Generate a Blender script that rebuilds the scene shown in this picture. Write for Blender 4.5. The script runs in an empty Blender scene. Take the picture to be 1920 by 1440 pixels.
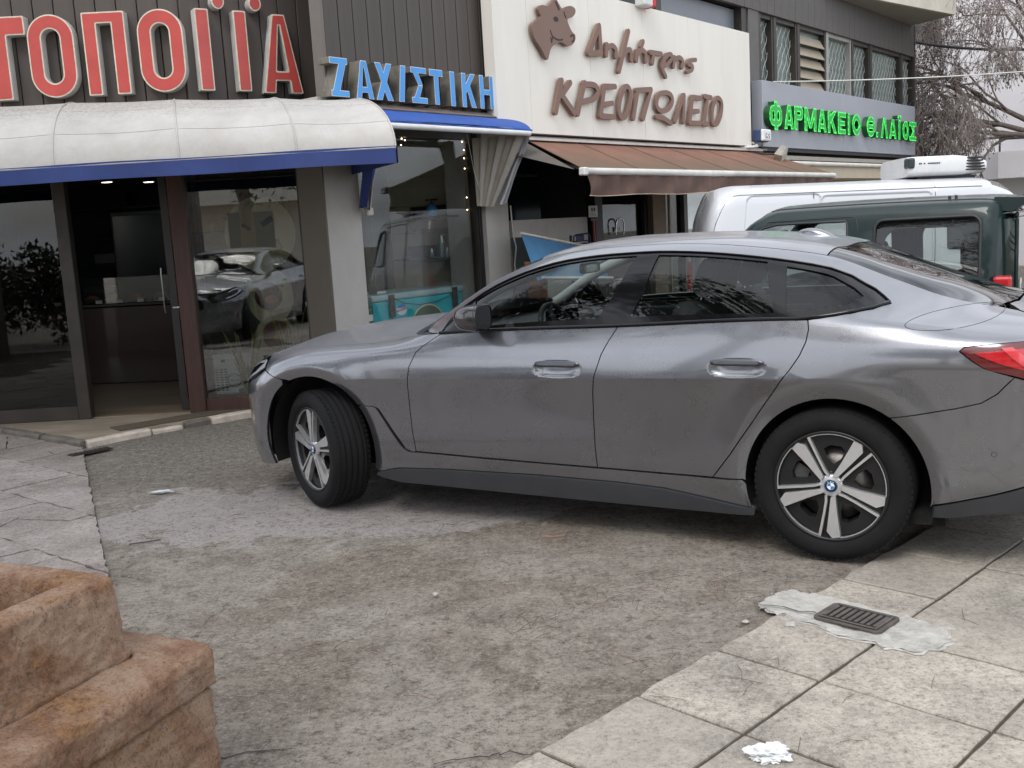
import bpy, bmesh, math, random
import numpy as np
from mathutils import Vector, Matrix, geometry
random.seed(7); RNG = np.random.default_rng(11)
S = bpy.context.scene
COL = S.collection
rad = math.radians

# ---------------------------------------------------------------- camera, sky, sun, exposure
cam_d = bpy.data.cameras.new('camera'); cam = bpy.data.objects.new('camera', cam_d); COL.objects.link(cam); S.camera = cam
F_PX = 1923.75; PITCH = 0.15126; ROLL = -0.05874; CAM_H = 1.5265
cam_d.sensor_fit = 'HORIZONTAL'; cam_d.sensor_width = 36.0; cam_d.lens = F_PX / 1920 * 36.0
cam_d.clip_start = 0.05; cam_d.clip_end = 600
_f = Vector((0, math.cos(PITCH), -math.sin(PITCH))); _r = Vector((1, 0, 0)); _u = _r.cross(_f)
_r2 = _r * math.cos(ROLL) + _u * math.sin(ROLL); _u2 = -_r * math.sin(ROLL) + _u * math.cos(ROLL)
cam.matrix_world = Matrix(((_r2.x, _u2.x, -_f.x, 0), (_r2.y, _u2.y, -_f.y, 0), (_r2.z, _u2.z, -_f.z, CAM_H), (0, 0, 0, 1)))
S.render.resolution_x = 1024; S.render.resolution_y = 768

SUN_EL, SUN_AZ = rad(52), rad(205)          # compass-like: azimuth clockwise from +Y; the sun is behind the camera, veiled by cloud
world = bpy.data.worlds.new('World'); S.world = world; world.use_nodes = True
wn = world.node_tree.nodes; wl = world.node_tree.links; wn.clear()
wo = wn.new('ShaderNodeOutputWorld'); wb = wn.new('ShaderNodeBackground'); wb.inputs['Strength'].default_value = 0.15
sky = wn.new('ShaderNodeTexSky'); sky.sky_type = 'NISHITA'; sky.sun_disc = False; sky.sun_elevation = SUN_EL; sky.sun_rotation = SUN_AZ
sky.air_density = 1.2; sky.dust_density = 3.0; sky.ozone_density = 1.0
hs = wn.new('ShaderNodeHueSaturation'); hs.inputs['Saturation'].default_value = 0.55
tc = wn.new('ShaderNodeTexCoord'); mp = wn.new('ShaderNodeMapping'); mp.inputs['Scale'].default_value = (1.0, 1.0, 2.4)
cn = wn.new('ShaderNodeTexNoise'); cn.inputs['Scale'].default_value = 2.6; cn.inputs['Detail'].default_value = 7; cn.inputs['Roughness'].default_value = 0.62
cr = wn.new('ShaderNodeValToRGB'); cr.color_ramp.elements[0].position = 0.36; cr.color_ramp.elements[1].position = 0.58
cr.color_ramp.elements[0].color = (0.25, 0.25, 0.25, 1)
mx = wn.new('ShaderNodeMix'); mx.data_type = 'RGBA'; mx.inputs[7].default_value = (8.6, 9.0, 9.8, 1)
wl.new(sky.outputs[0], hs.inputs['Color']); wl.new(tc.outputs['Generated'], mp.inputs[0]); wl.new(mp.outputs[0], cn.inputs['Vector'])
wl.new(cn.outputs[0], cr.inputs[0]); wl.new(cr.outputs[0], mx.inputs[0]); wl.new(hs.outputs[0], mx.inputs[6])
wl.new(mx.outputs[2], wb.inputs['Color']); wl.new(wb.outputs[0], wo.inputs[0])
sd = bpy.data.lights.new('sun', 'SUN'); so = bpy.data.objects.new('sun', sd); COL.objects.link(so)
sd.energy = 1.4; sd.angle = rad(22); sd.color = (1.0, 0.975, 0.94)
_d = Vector((math.sin(SUN_AZ) * math.cos(SUN_EL), math.cos(SUN_AZ) * math.cos(SUN_EL), math.sin(SUN_EL)))
so.rotation_euler = _d.to_track_quat('Z', 'Y').to_euler()
so.location = _d * 50
S.view_settings.view_transform = 'Standard'; S.view_settings.look = 'None'; S.view_settings.gamma = 1; S.view_settings.exposure = 0.42
S.view_settings.use_curve_mapping = False
S.render.engine = 'CYCLES'
S.cycles.max_bounces = 10; S.cycles.transparent_max_bounces = 16; S.cycles.glossy_bounces = 6; S.cycles.transmission_bounces = 8
S.cycles.use_denoising = True; S.cycles.caustics_reflective = False; S.cycles.caustics_refractive = False

# ---------------------------------------------------------------- materials
def srgb(r, g, b):
    f = lambda c: (c / 12.92 if c <= 0.04045 else ((c + 0.055) / 1.055) ** 2.4)
    return tuple(f(v / 255) for v in (r, g, b))
MATS = {}
class NT:
    def __init__(self, name):
        self.m = bpy.data.materials.new(name); self.m.use_nodes = True
        self.t = self.m.node_tree; self.n = self.t.nodes; self.l = self.t.links
        self.p = self.n['Principled BSDF']; self.out = self.n['Material Output']
        self.co = self.n.new('ShaderNodeTexCoord').outputs['Object']
    def link(self, a, b): self.l.new(a, b)
    def noise(self, scale, detail=4, rough=0.55, stretch=None, dist=0.0, off=None):
        n = self.n.new('ShaderNodeTexNoise'); n.inputs['Scale'].default_value = scale; n.inputs['Detail'].default_value = detail
        n.inputs['Roughness'].default_value = rough; n.inputs['Distortion'].default_value = dist
        if stretch or off:
            m = self.n.new('ShaderNodeMapping'); m.inputs['Scale'].default_value = stretch or (1, 1, 1)
            m.inputs['Location'].default_value = off or (0, 0, 0)
            self.l.new(self.co, m.inputs[0]); self.l.new(m.outputs[0], n.inputs['Vector'])
        else: self.l.new(self.co, n.inputs['Vector'])
        return n.outputs[0]
    def vor(self, scale, feature='F1', stretch=None):
        n = self.n.new('ShaderNodeTexVoronoi'); n.feature = feature; n.inputs['Scale'].default_value = scale
        if stretch:
            m = self.n.new('ShaderNodeMapping'); m.inputs['Scale'].default_value = stretch
            self.l.new(self.co, m.inputs[0]); self.l.new(m.outputs[0], n.inputs['Vector'])
        else: self.l.new(self.co, n.inputs['Vector'])
        return n.outputs['Distance']
    def ramp(self, fac, stops):
        r = self.n.new('ShaderNodeValToRGB'); e = r.color_ramp.elements
        while len(e) < len(stops): e.new(0.5)
        for i, (p, c) in enumerate(stops):
            e[i].position = p; e[i].color = tuple(c) + (1,) if not isinstance(c, (int, float)) else (c, c, c, 1)
        self.l.new(fac, r.inputs[0]); return r.outputs[0]
    def mix(self, fac, a, b, mode='MIX'):
        m = self.n.new('ShaderNodeMix'); m.data_type = 'RGBA'; m.blend_type = mode
        for v, i in ((fac, 0), (a, 6), (b, 7)):
            if isinstance(v, (int, float)): m.inputs[i].default_value = v if i == 0 else (v, v, v, 1)
            elif isinstance(v, tuple): m.inputs[i].default_value = v + (1,)
            else: self.l.new(v, m.inputs[i])
        return m.outputs[2]
    def math(self, op, a, b=0.0):
        m = self.n.new('ShaderNodeMath'); m.operation = op
        for v, i in ((a, 0), (b, 1)):
            if isinstance(v, (int, float)): m.inputs[i].default_value = v
            else: self.l.new(v, m.inputs[i])
        return m.outputs[0]
    def bump(self, h, strength=0.3, dist=0.01, prev=None):
        b = self.n.new('ShaderNodeBump'); b.inputs['Strength'].default_value = strength; b.inputs['Distance'].default_value = dist
        self.l.new(h, b.inputs['Height'])
        if prev: self.l.new(prev, b.inputs['Normal'])
        return b.outputs[0]
    def set(self, **k):
        for key, v in k.items():
            i = self.p.inputs[{'color': 'Base Color', 'rough': 'Roughness', 'metal': 'Metallic', 'spec': 'Specular IOR Level', 'coat': 'Coat Weight',
                               'coatr': 'Coat Roughness', 'normal': 'Normal', 'emit': 'Emission Color', 'emits': 'Emission Strength', 'trans': 'Transmission Weight', 'alpha': 'Alpha',
                               'sheen': 'Sheen Weight', 'sss': 'Subsurface Weight'}[key]]
            if isinstance(v, (int, float)): i.default_value = v
            elif isinstance(v, tuple): i.default_value = v + (1,) if len(v) == 3 else v
            else: self.l.new(v, i)
        return self
def M(name, col, rough=0.6, metal=0.0, var=0.12, scale=6.0, bump=0.0, bscale=80.0, coat=0.0, spec=0.5, emit=None, emits=0.0, dirt=0.0, stretch=None, bdist=0.004):
    if name in MATS: return MATS[name]
    t = NT(name); c = col
    if var:
        n = t.noise(scale, 6, 0.62, stretch)
        lo = tuple(max(0, v * (1 - var)) for v in col); hi = tuple(min(1, v * (1 + var)) for v in col)
        c = t.ramp(n, [(0.3, lo), (0.7, hi)])
    if dirt:
        d = t.noise(scale * 0.7, 9, 0.72, (1, 1, 0.35) if stretch is None else stretch, 0.4, (3.1, 7.7, 1.3))
        c = t.mix(t.ramp(d, [(0.48, 0.0), (0.72, dirt)]), c, tuple(v * 0.35 for v in col))
    t.set(color=c, rough=rough, metal=metal, coat=coat, spec=spec)
    if bump: t.set(normal=t.bump(t.noise(bscale, 5, 0.6, stretch), bump, bdist))
    if emit: t.set(emit=emit, emits=emits)
    MATS[name] = t.m; return t.m
def glass_mat(name, tint=(0.8, 0.83, 0.82), ior=1.45, boost=1.0, rough=0.0, wobble=0.0):
    """thin architectural or car glazing: transmission straight through plus Fresnel mirror"""
    t = NT(name); n = t.n; n.remove(t.p)
    tr = n.new('ShaderNodeBsdfTransparent'); tr.inputs[0].default_value = tint + (1,)
    gl = n.new('ShaderNodeBsdfGlossy'); gl.inputs['Roughness'].default_value = rough
    lw = n.new('ShaderNodeLayerWeight'); lw.inputs[0].default_value = 0.5; f0 = ((ior - 1) / (ior + 1)) ** 2
    fr = t.math('ADD', f0, t.math('MULTIPLY', t.math('POWER', lw.outputs['Facing'], 5.0), 1 - f0))
    ms = n.new('ShaderNodeMixShader')
    if wobble:
        nb = t.bump(t.noise(1.3, 2, 0.4), wobble, 0.05); t.link(nb, gl.inputs['Normal'])
    t.link(t.math('MINIMUM', t.math('MULTIPLY', fr, boost), 1.0), ms.inputs[0]); t.link(tr.outputs[0], ms.inputs[1]); t.link(gl.outputs[0], ms.inputs[2]); t.link(ms.outputs[0], t.out.inputs[0])
    MATS[name] = t.m; return t.m

# ---------------------------------------------------------------- mesh helpers
class MB:
    def __init__(self): self.v = []; self.f = []; self.sm = []
    def add(self, vs, fs, smooth=False):
        o = len(self.v); self.v += [tuple(float(c) for c in p) for p in vs]; self.f += [tuple(i + o for i in q) for q in fs]; self.sm += [smooth] * len(fs); return self
    def box(self, x0, x1, y0, y1, z0, z1, mat=None, bev=0.0):
        if bev > 0:
            b = min(bev, (x1 - x0) / 2.01, (y1 - y0) / 2.01, (z1 - z0) / 2.01)
            bm = bmesh.new(); bmesh.ops.create_cube(bm, size=1.0)
            for v in bm.verts: v.co = Vector((x0 + (v.co.x + .5) * (x1 - x0), y0 + (v.co.y + .5) * (y1 - y0), z0 + (v.co.z + .5) * (z1 - z0)))
            bmesh.ops.bevel(bm, geom=bm.edges[:], offset=b, segments=1 if bev < 0.012 else 2, affect='EDGES', profile=0.5)
            vs = [v.co.copy() for v in bm.verts]; bm.verts.index_update(); fs = [[v.index for v in f.verts] for f in bm.faces]; bm.free()
        else:
            vs = [Vector(p) for p in ((x0, y0, z0), (x1, y0, z0), (x1, y1, z0), (x0, y1, z0), (x0, y0, z1), (x1, y0, z1), (x1, y1, z1), (x0, y1, z1))]
            fs = [(0, 3, 2, 1), (4, 5, 6, 7), (0, 1, 5, 4), (1, 2, 6, 5), (2, 3, 7, 6), (3, 0, 4, 7)]
        if mat is not None: vs = [mat @ v for v in vs]
        return self.add(vs, fs)
    def tube(self, pts, r, n=8, cap=True, smooth=True):
        pts = [Vector(p) for p in pts]; m = len(pts)
        rs = r if isinstance(r, (list, tuple)) else [r] * m
        vs = []; prev = None
        for i, p in enumerate(pts):
            t = (pts[min(i + 1, m - 1)] - pts[max(i - 1, 0)]).normalized()
            a = prev if prev is not None else (Vector((0, 0, 1)) if abs(t.z) < 0.9 else Vector((1, 0, 0)))
            b = t.cross(a)
            if b.length < 1e-6: b = t.cross(Vector((0.3, 0.9, 0.2)))
            b.normalize(); a = b.cross(t).normalized(); prev = a
            for k in range(n):
                an = 2 * math.pi * k / n; vs.append(p + (a * math.cos(an) + b * math.sin(an)) * rs[i])
        fs = [(i * n + k, i * n + (k + 1) % n, (i + 1) * n + (k + 1) % n, (i + 1) * n + k) for i in range(m - 1) for k in range(n)]
        self.add(vs, fs, smooth)
        if cap: self.add(vs[:n][::-1] + vs[-n:], [tuple(range(n)), tuple(range(n, 2 * n))])
        return self
    def lathe(self, prof, n=24, axis='Z', cen=(0, 0, 0), smooth=True, a0=0.0, a1=2 * math.pi):
        full = abs(a1 - a0 - 2 * math.pi) < 1e-6; cols = n if full else n + 1; vs = []
        for (r, h) in prof:
            for k in range(cols):
                a = a0 + (a1 - a0) * k / n; c, s = math.cos(a) * r, math.sin(a) * r
                p = {'Z': (c, s, h), 'Y': (c, h, s), 'X': (h, c, s)}[axis]
                vs.append((p[0] + cen[0], p[1] + cen[1], p[2] + cen[2]))
        fs = []
        for i in range(len(prof) - 1):
            for k in range(n):
                k2 = (k + 1) % cols
                q = (i * cols + k, i * cols + k2, (i + 1) * cols + k2, (i + 1) * cols + k)
                fs.append(q if axis != 'Y' else q[::-1])
        return self.add(vs, fs, smooth)
    def prism(self, poly, h0, h1, fr=None, smooth_side=False):
        """closed polygon (a,b) extruded; fr maps (a,b,h) to a point"""
        fr = fr or (lambda a, b, h: (a, b, h)); n = len(poly)
        if sum(poly[i][0] * poly[(i + 1) % n][1] - poly[(i + 1) % n][0] * poly[i][1] for i in range(n)) < 0: poly = poly[::-1]
        tris = geometry.tessellate_polygon([[Vector((p[0], p[1], 0)) for p in poly]])
        bot = [fr(a, b, h0) for a, b in poly]; top = [fr(a, b, h1) for a, b in poly]
        def ok(t):
            a, b, c = (poly[i] for i in t); return t if (b[0] - a[0]) * (c[1] - a[1]) - (b[1] - a[1]) * (c[0] - a[0]) > 0 else t[::-1]
        self.add(bot, [tuple(ok(t))[::-1] for t in tris]); self.add(top, [tuple(ok(t)) for t in tris])
        self.add(bot + top, [(i, (i + 1) % n, n + (i + 1) % n, n + i) for i in range(n)], smooth_side); return self
    def grid(self, fn, nu, nv, smooth=True):
        vs = [fn(i / nu, j / nv) for j in range(nv + 1) for i in range(nu + 1)]
        fs = [(j * (nu + 1) + i, j * (nu + 1) + i + 1, (j + 1) * (nu + 1) + i + 1, (j + 1) * (nu + 1) + i) for j in range(nv) for i in range(nu)]
        return self.add(vs, fs, smooth)
    def mesh(self, name, mat):
        me = bpy.data.meshes.new(name); me.from_pydata(self.v, [], self.f)
        if any(self.sm): me.polygons.foreach_set('use_smooth', self.sm)
        me.materials.append(mat); me.update(); return me
    def build(self, name, mat, parent=None, **tags):
        return obj(name, self.mesh(name, mat), parent, **tags)
def obj(name, me, parent=None, label=None, cat=None, group=None, kind=None, loc=None, rotz=None):
    o = bpy.data.objects.new(name, me); COL.objects.link(o)
    if parent is not None: o.parent = parent
    if loc is not None: o.location = loc
    if rotz is not None: o.rotation_euler[2] = rotz
    tag(o, label, cat, group, kind); return o
def tag(o, label=None, cat=None, group=None, kind=None):
    for k, v in (('label', label), ('category', cat), ('group', group), ('kind', kind)):
        if v: o[k] = v
    return o
def thing(name, label, cat, loc=(0, 0, 0), rotz=0.0, group=None):
    return obj(name, None, None, label, cat, group, None, loc, rotz)
def kids(o): return [c for c in bpy.data.objects if c.parent is o]
def copy_tree(o, parent=None):
    c = o.copy(); COL.objects.link(c); c.parent = parent
    for k in kids(o): copy_tree(k, c)
    return c

# ---------------------------------------------------------------- solid lettering from distance fields
def seg_poly(p, q, w, e=0.0):
    (x0, y0), (x1, y1) = p, q; d = math.hypot(x1 - x0, y1 - y0) or 1; ux, uy = (x1 - x0) / d, (y1 - y0) / d
    x0 -= ux * e; y0 -= uy * e; x1 += ux * e; y1 += uy * e; nx, ny = -uy * w / 2, ux * w / 2
    return [(x0 + nx, y0 + ny), (x1 + nx, y1 + ny), (x1 - nx, y1 - ny), (x0 - nx, y0 - ny)]
def ell(cx, cy, rx, ry, n=40, p=2.0):
    o = []
    for k in range(n):
        a = 2 * math.pi * k / n; c, s = math.cos(a), math.sin(a)
        o.append((cx + rx * math.copysign(abs(c) ** (2 / p), c), cy + ry * math.copysign(abs(s) ** (2 / p), s)))
    return o
def sdf_poly(X, Y, poly):
    d = np.full(X.shape, 1e9); ins = np.zeros(X.shape, bool); n = len(poly)
    for i in range(n):
        ax, ay = poly[i]; bx, by = poly[(i + 1) % n]; ex, ey = bx - ax, by - ay; wx, wy = X - ax, Y - ay
        t = np.clip((wx * ex + wy * ey) / max(ex * ex + ey * ey, 1e-12), 0, 1)
        d = np.minimum(d, np.hypot(wx - ex * t, wy - ey * t))
        c = ((ay > Y) != (by > Y)); ins ^= c & (X < (bx - ax) * (Y - ay) / ((by - ay) or 1e-12) + ax)
    return np.where(ins, -d, d)
def sdf_line(X, Y, pts, w):
    d = np.full(X.shape, 1e9); m = len(pts)
    for i in range(m - 1):
        ax, ay = pts[i]; bx, by = pts[i + 1]; ex, ey = bx - ax, by - ay; wx, wy = X - ax, Y - ay
        t = np.clip((wx * ex + wy * ey) / max(ex * ex + ey * ey, 1e-12), 0, 1)
        d = np.minimum(d, np.hypot(wx - ex * t, wy - ey * t) - w / 2)
    return d
class Shape:
    """union of polygons and round-ended strokes, minus holes"""
    def __init__(self, polys=(), holes=(), lines=()): self.P = list(polys); self.H = list(holes); self.L = list(lines)
    def bounds(self):
        pts = [p for q in self.P for p in q] + [(x + s * w, y + s * w) for l, w in self.L for x, y in l for s in (-.5, .5)]
        return min(p[0] for p in pts), max(p[0] for p in pts), min(p[1] for p in pts), max(p[1] for p in pts)
    def field(self, h):
        x0, x1, y0, y1 = self.bounds(); xs = np.arange(x0 - 2.5 * h, x1 + 3.5 * h, h); ys = np.arange(y0 - 2.5 * h, y1 + 3.5 * h, h)
        X, Y = np.meshgrid(xs, ys); d = np.full(X.shape, 1e9)
        for q in self.P: d = np.minimum(d, sdf_poly(X, Y, q))
        for l, w in self.L: d = np.minimum(d, sdf_line(X, Y, l, w))
        for q in self.H: d = np.maximum(d, -sdf_poly(X, Y, q))
        return xs, ys, d
def solid(mb, shape, h, d0, d1, fr, inset=0.0, F=None):
    """marching squares fill of the shape between depths d0 (back) and d1 (front); fr(a, b, depth) -> point"""
    xs, ys, d = F or shape.field(h); d = d + inset
    d = np.where(np.abs(d) < 1e-6, 1e-6, d); idx = {}; P2 = []
    def vid(key, p):
        if key not in idx: idx[key] = len(P2); P2.append(p)
        return idx[key]
    faces = []; walls = []; ny, nx = d.shape
    ok = np.minimum.reduce([d[:-1, :-1], d[1:, :-1], d[:-1, 1:], d[1:, 1:]]) < 0
    for j, i in zip(*np.nonzero(ok)):
        c = [(i, j), (i + 1, j), (i + 1, j + 1), (i, j + 1)]; v = [d[b, a] for a, b in c]; loop = []
        for k in range(4):
            a, b = c[k], c[(k + 1) % 4]; va, vb = v[k], v[(k + 1) % 4]
            if va < 0: loop.append((vid(a, (xs[a[0]], ys[a[1]])), False))
            if (va < 0) != (vb < 0):
                t = va / (va - vb); key = (min(a, b), max(a, b))
                loop.append((vid(key, (xs[a[0]] + (xs[b[0]] - xs[a[0]]) * t, ys[a[1]] + (ys[b[1]] - ys[a[1]]) * t)), True))
        faces.append([q[0] for q in loop])
        for k in range(len(loop)):
            p, q = loop[k], loop[(k + 1) % len(loop)]
            if p[1] and q[1] and p[0] != q[0]: walls.append((p[0], q[0]))
    n = len(P2)
    vs = [fr(a, b, d1) for a, b in P2] + [fr(a, b, d0) for a, b in P2]
    mb.add(vs, [tuple(f) for f in faces] + [tuple(i + n for i in f[::-1]) for f in faces] + [(a, b, b + n, a + n)[::-1] for a, b in walls]); return mb
# ---------------------------------------------------------------- lofted vehicle bodies
def spline_tangent_matrix(s):
    """tangents of a natural cubic spline as a linear map of its values"""
    n = len(s); A = np.zeros((n, n)); B = np.zeros((n, n)); h = np.diff(s)
    A[0, 0] = 2; A[0, 1] = 1; B[0, 0] = -3 / h[0]; B[0, 1] = 3 / h[0]
    A[-1, -1] = 2; A[-1, -2] = 1; B[-1, -1] = 3 / h[-1]; B[-1, -2] = -3 / h[-1]
    for i in range(1, n - 1):
        A[i, i - 1] = 1 / h[i - 1]; A[i, i] = 2 * (1 / h[i - 1] + 1 / h[i]); A[i, i + 1] = 1 / h[i]
        B[i, i - 1] = -3 / h[i - 1] ** 2; B[i, i] = 3 / h[i - 1] ** 2 - 3 / h[i] ** 2; B[i, i + 1] = 3 / h[i] ** 2
    return np.linalg.solve(A, B)
def pchip_t(x, y):
    h = np.diff(x); dl = np.diff(y) / h; m = np.zeros_like(y); m[0], m[-1] = dl[0], dl[-1]
    for i in range(1, len(x) - 1):
        if dl[i - 1] * dl[i] > 0:
            w1, w2 = 2 * h[i] + h[i - 1], h[i] + 2 * h[i - 1]; m[i] = (w1 + w2) / (w1 / dl[i - 1] + w2 / dl[i])
    return m
def hermite(x, xk, yk, mk):
    x = np.clip(x, xk[0], xk[-1]); i = np.clip(np.searchsorted(xk, x) - 1, 0, len(xk) - 2); h = xk[i + 1] - xk[i]; t = (x - xk[i]) / h
    return ((1 + 2 * t) * (1 - t) ** 2 * yk[i] + t * (1 - t) ** 2 * h * mk[i] + t * t * (3 - 2 * t) * yk[i + 1] + t * t * (t - 1) * h * mk[i + 1])
class Loft:
    """sections across x; every curve is (s, [(x, y, z)...]); s runs from the sill to the centre line, mirrored beyond"""
    def __init__(self, curves, creases=(), taper=None, mods=()):
        self.s = np.array([c[0] for c in curves], float); self.SK = self.s[-1]; self.K = []
        for _, keys in curves:
            k = np.array(sorted(keys), float); self.K.append((k[:, 0], k[:, 1], pchip_t(k[:, 0], k[:, 1]), k[:, 2], pchip_t(k[:, 0], k[:, 2])))
        b = [0] + list(creases) + [len(curves) - 1]; self.seg = [(b[i], b[i + 1]) for i in range(len(b) - 1)]
        self.T = []
        for a, c in self.seg:
            sk = self.s[a:c + 1]
            if c == len(curves) - 1:      # symmetric across the centre line
                full = np.concatenate([sk, (2 * sk[-1] - sk[:-1])[::-1]]); self.T.append((spline_tangent_matrix(full), True))
            else: self.T.append((spline_tangent_matrix(sk), False))
        self.taper = taper; self.mods = list(mods)
    def raw(self, x, s):
        Yk = np.stack([hermite(x, k[0], k[1], k[2]) for k in self.K], 1); Zk = np.stack([hermite(x, k[0], k[3], k[4]) for k in self.K], 1)
        y = np.zeros_like(x); z = np.zeros_like(x)
        for (a, c), (Tm, sym) in zip(self.seg, self.T):
            yy, zz = Yk[:, a:c + 1], Zk[:, a:c + 1]; m = c - a + 1
            if sym:
                ty = (np.concatenate([yy, -yy[:, :-1][:, ::-1]], 1) @ Tm.T)[:, :m]; tz = (np.concatenate([zz, zz[:, :-1][:, ::-1]], 1) @ Tm.T)[:, :m]
            else: ty, tz = yy @ Tm.T, zz @ Tm.T
            sk = self.s[a:c + 1]; w = (s >= sk[0] - 1e-9) & (s <= sk[-1] + 1e-9)
            i = np.clip(np.searchsorted(sk, s) - 1, 0, m - 2); h = sk[i + 1] - sk[i]; t = np.clip((s - sk[i]) / h, 0, 1); r = np.arange(len(x))
            h00, h10, h01, h11 = (1 + 2 * t) * (1 - t) ** 2, t * (1 - t) ** 2 * h, t * t * (3 - 2 * t), t * t * (t - 1) * h
            y = np.where(w, h00 * yy[r, i] + h10 * ty[r, i] + h01 * yy[r, i + 1] + h11 * ty[r, i + 1], y)
            z = np.where(w, h00 * zz[r, i] + h10 * tz[r, i] + h01 * zz[r, i + 1] + h11 * tz[r, i + 1], z)
        if self.taper is not None: y = y * self.taper(x, z)
        return y, z
    def at(self, x, s, mods=True):
        x = np.asarray(x, float); s = np.asarray(s, float); right = s > self.SK; s2 = np.where(right, 2 * self.SK - s, s)
        y, z = self.raw(x, s2); X = x
        if mods:
            for m in self.mods: y = m(x, y, z)
        return np.stack([X, np.where(right, -y, y), z], 1)
    def SM(self, x, z):
        """the s whose height is z at stations x (left side), vectorised"""
        x = np.asarray(x, float); z = np.asarray(z, float); lo = np.zeros_like(x); hi = np.full_like(x, self.SK)
        for _ in range(26):
            m = (lo + hi) / 2; up = self.raw(x, m)[1] < z; lo = np.where(up, m, lo); hi = np.where(up, hi, m)
        return (lo + hi) / 2
    def S(self, x, z): return float(self.SM([x], [z])[0])
    def side(self, pts):
        s = self.SM([p[0] for p in pts], [p[1] for p in pts]); return [(float(p[0]), float(q)) for p, q in zip(pts, s)]
    def normals(self, x, s):
        e = 1.5e-3; a = self.at(x + e, s) - self.at(x - e, s); b = self.at(x, s + e) - self.at(x, s - e)
        n = np.cross(b, a); l = np.linalg.norm(n, axis=1, keepdims=True); n = n / np.maximum(l, 1e-12)
        return n, l[:, 0] > 1e-9
def resample(poly, h, closed=True):
    out = []; n = len(poly)
    for i in range(n if closed else n - 1):
        a = np.array(poly[i]); b = np.array(poly[(i + 1) % n]); k = max(1, int(math.ceil(np.linalg.norm(b - a) / h)))
        out += [tuple(a + (b - a) * j / k) for j in range(k)]
    if not closed: out.append(tuple(poly[-1]))
    return out
def offset_in(poly, g):
    n = len(poly); P = np.array(poly); A = sum(P[i][0] * P[(i + 1) % n][1] - P[(i + 1) % n][0] * P[i][1] for i in range(n))
    if A < 0: P = P[::-1].copy()
    o = []
    for i in range(n):
        e0 = P[i] - P[i - 1]; e1 = P[(i + 1) % n] - P[i]; e0 = e0 / max(np.linalg.norm(e0), 1e-9); e1 = e1 / max(np.linalg.norm(e1), 1e-9)
        n0 = np.array([-e0[1], e0[0]]); n1 = np.array([-e1[1], e1[0]]); m = n0 + n1; l = np.linalg.norm(m); m = m / l if l > 1e-6 else n0
        c = max(0.45, float(np.dot(m, n0))); o.append(tuple(P[i] + m * g / c))
    return o
def inside(pts, poly):
    x, y = pts[:, 0], pts[:, 1]; ins = np.zeros(len(pts), bool); n = len(poly)
    for i in range(n):
        ax, ay = poly[i]; bx, by = poly[(i + 1) % n]
        ins ^= ((ay > y) != (by > y)) & (x < (bx - ax) * (y - ay) / ((by - ay) or 1e-12) + ax)
    return ins
def dist_poly(pts, poly):
    return np.abs(sdf_poly(pts[:, 0], pts[:, 1], poly))
def triangulate(poly, holes, h, extra=(), margin=0.55, hb=None):
    """constrained Delaunay fill of a 2-D polygon; returns points, triangles and the boundary loops"""
    hb = hb or h; B = resample(poly, hb); H = [resample(q, hb) for q in holes]; P = np.array(B)
    lo, hi = P.min(0), P.max(0); xs = np.arange(lo[0], hi[0] + h, h); ys = np.arange(lo[1], hi[1] + h, h * 0.866)
    G = np.array([(x + (0.5 * h if j % 2 else 0), y) for j, y in enumerate(ys) for x in xs])
    if len(extra):
        E2 = np.array(extra); E2 = E2[inside(E2, B)]
        if len(E2):
            keep = np.ones(len(G), bool)
            for c in range(0, len(E2), 200): keep &= (np.abs(G[:, None, :] - E2[None, c:c + 200, :]).max(2) > h * 0.62).all(1)
            G = G[keep]
        extra = E2
        if len(E2): G = np.concatenate([E2, G])
    k = inside(G, B) & (dist_poly(G, B) > h * margin if not len(extra) else dist_poly(G, B) > np.concatenate([np.full(len(extra), 0.003), np.full(len(G) - len(extra), h * margin)]))
    for q in H: k &= ~inside(G, q) & (dist_poly(G, q) > 0.004)
    G = G[k]; V = [Vector((float(a), float(b))) for a, b in B]; E = [(i, (i + 1) % len(B)) for i in range(len(B))]; faces = [list(range(len(B)))]
    loops = [list(range(len(B)))]
    for q in H:
        o = len(V); V += [Vector((float(a), float(b))) for a, b in q]; E += [(o + i, o + (i + 1) % len(q)) for i in range(len(q))]; faces.append(list(range(o, o + len(q)))); loops.append(list(range(o, o + len(q))))
    V += [Vector((float(a), float(b))) for a, b in G]
    vs, es, fs, ov, oe, of = geometry.delaunay_2d_cdt(V, E, faces, 2 if holes else 1, 1e-7)
    inv = {}
    for i, l in enumerate(ov):
        for q in l: inv[q] = i
    return np.array([(v.x, v.y) for v in vs]), [tuple(f) for f in fs], [[inv[i] for i in lp] for lp in loops]
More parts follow.
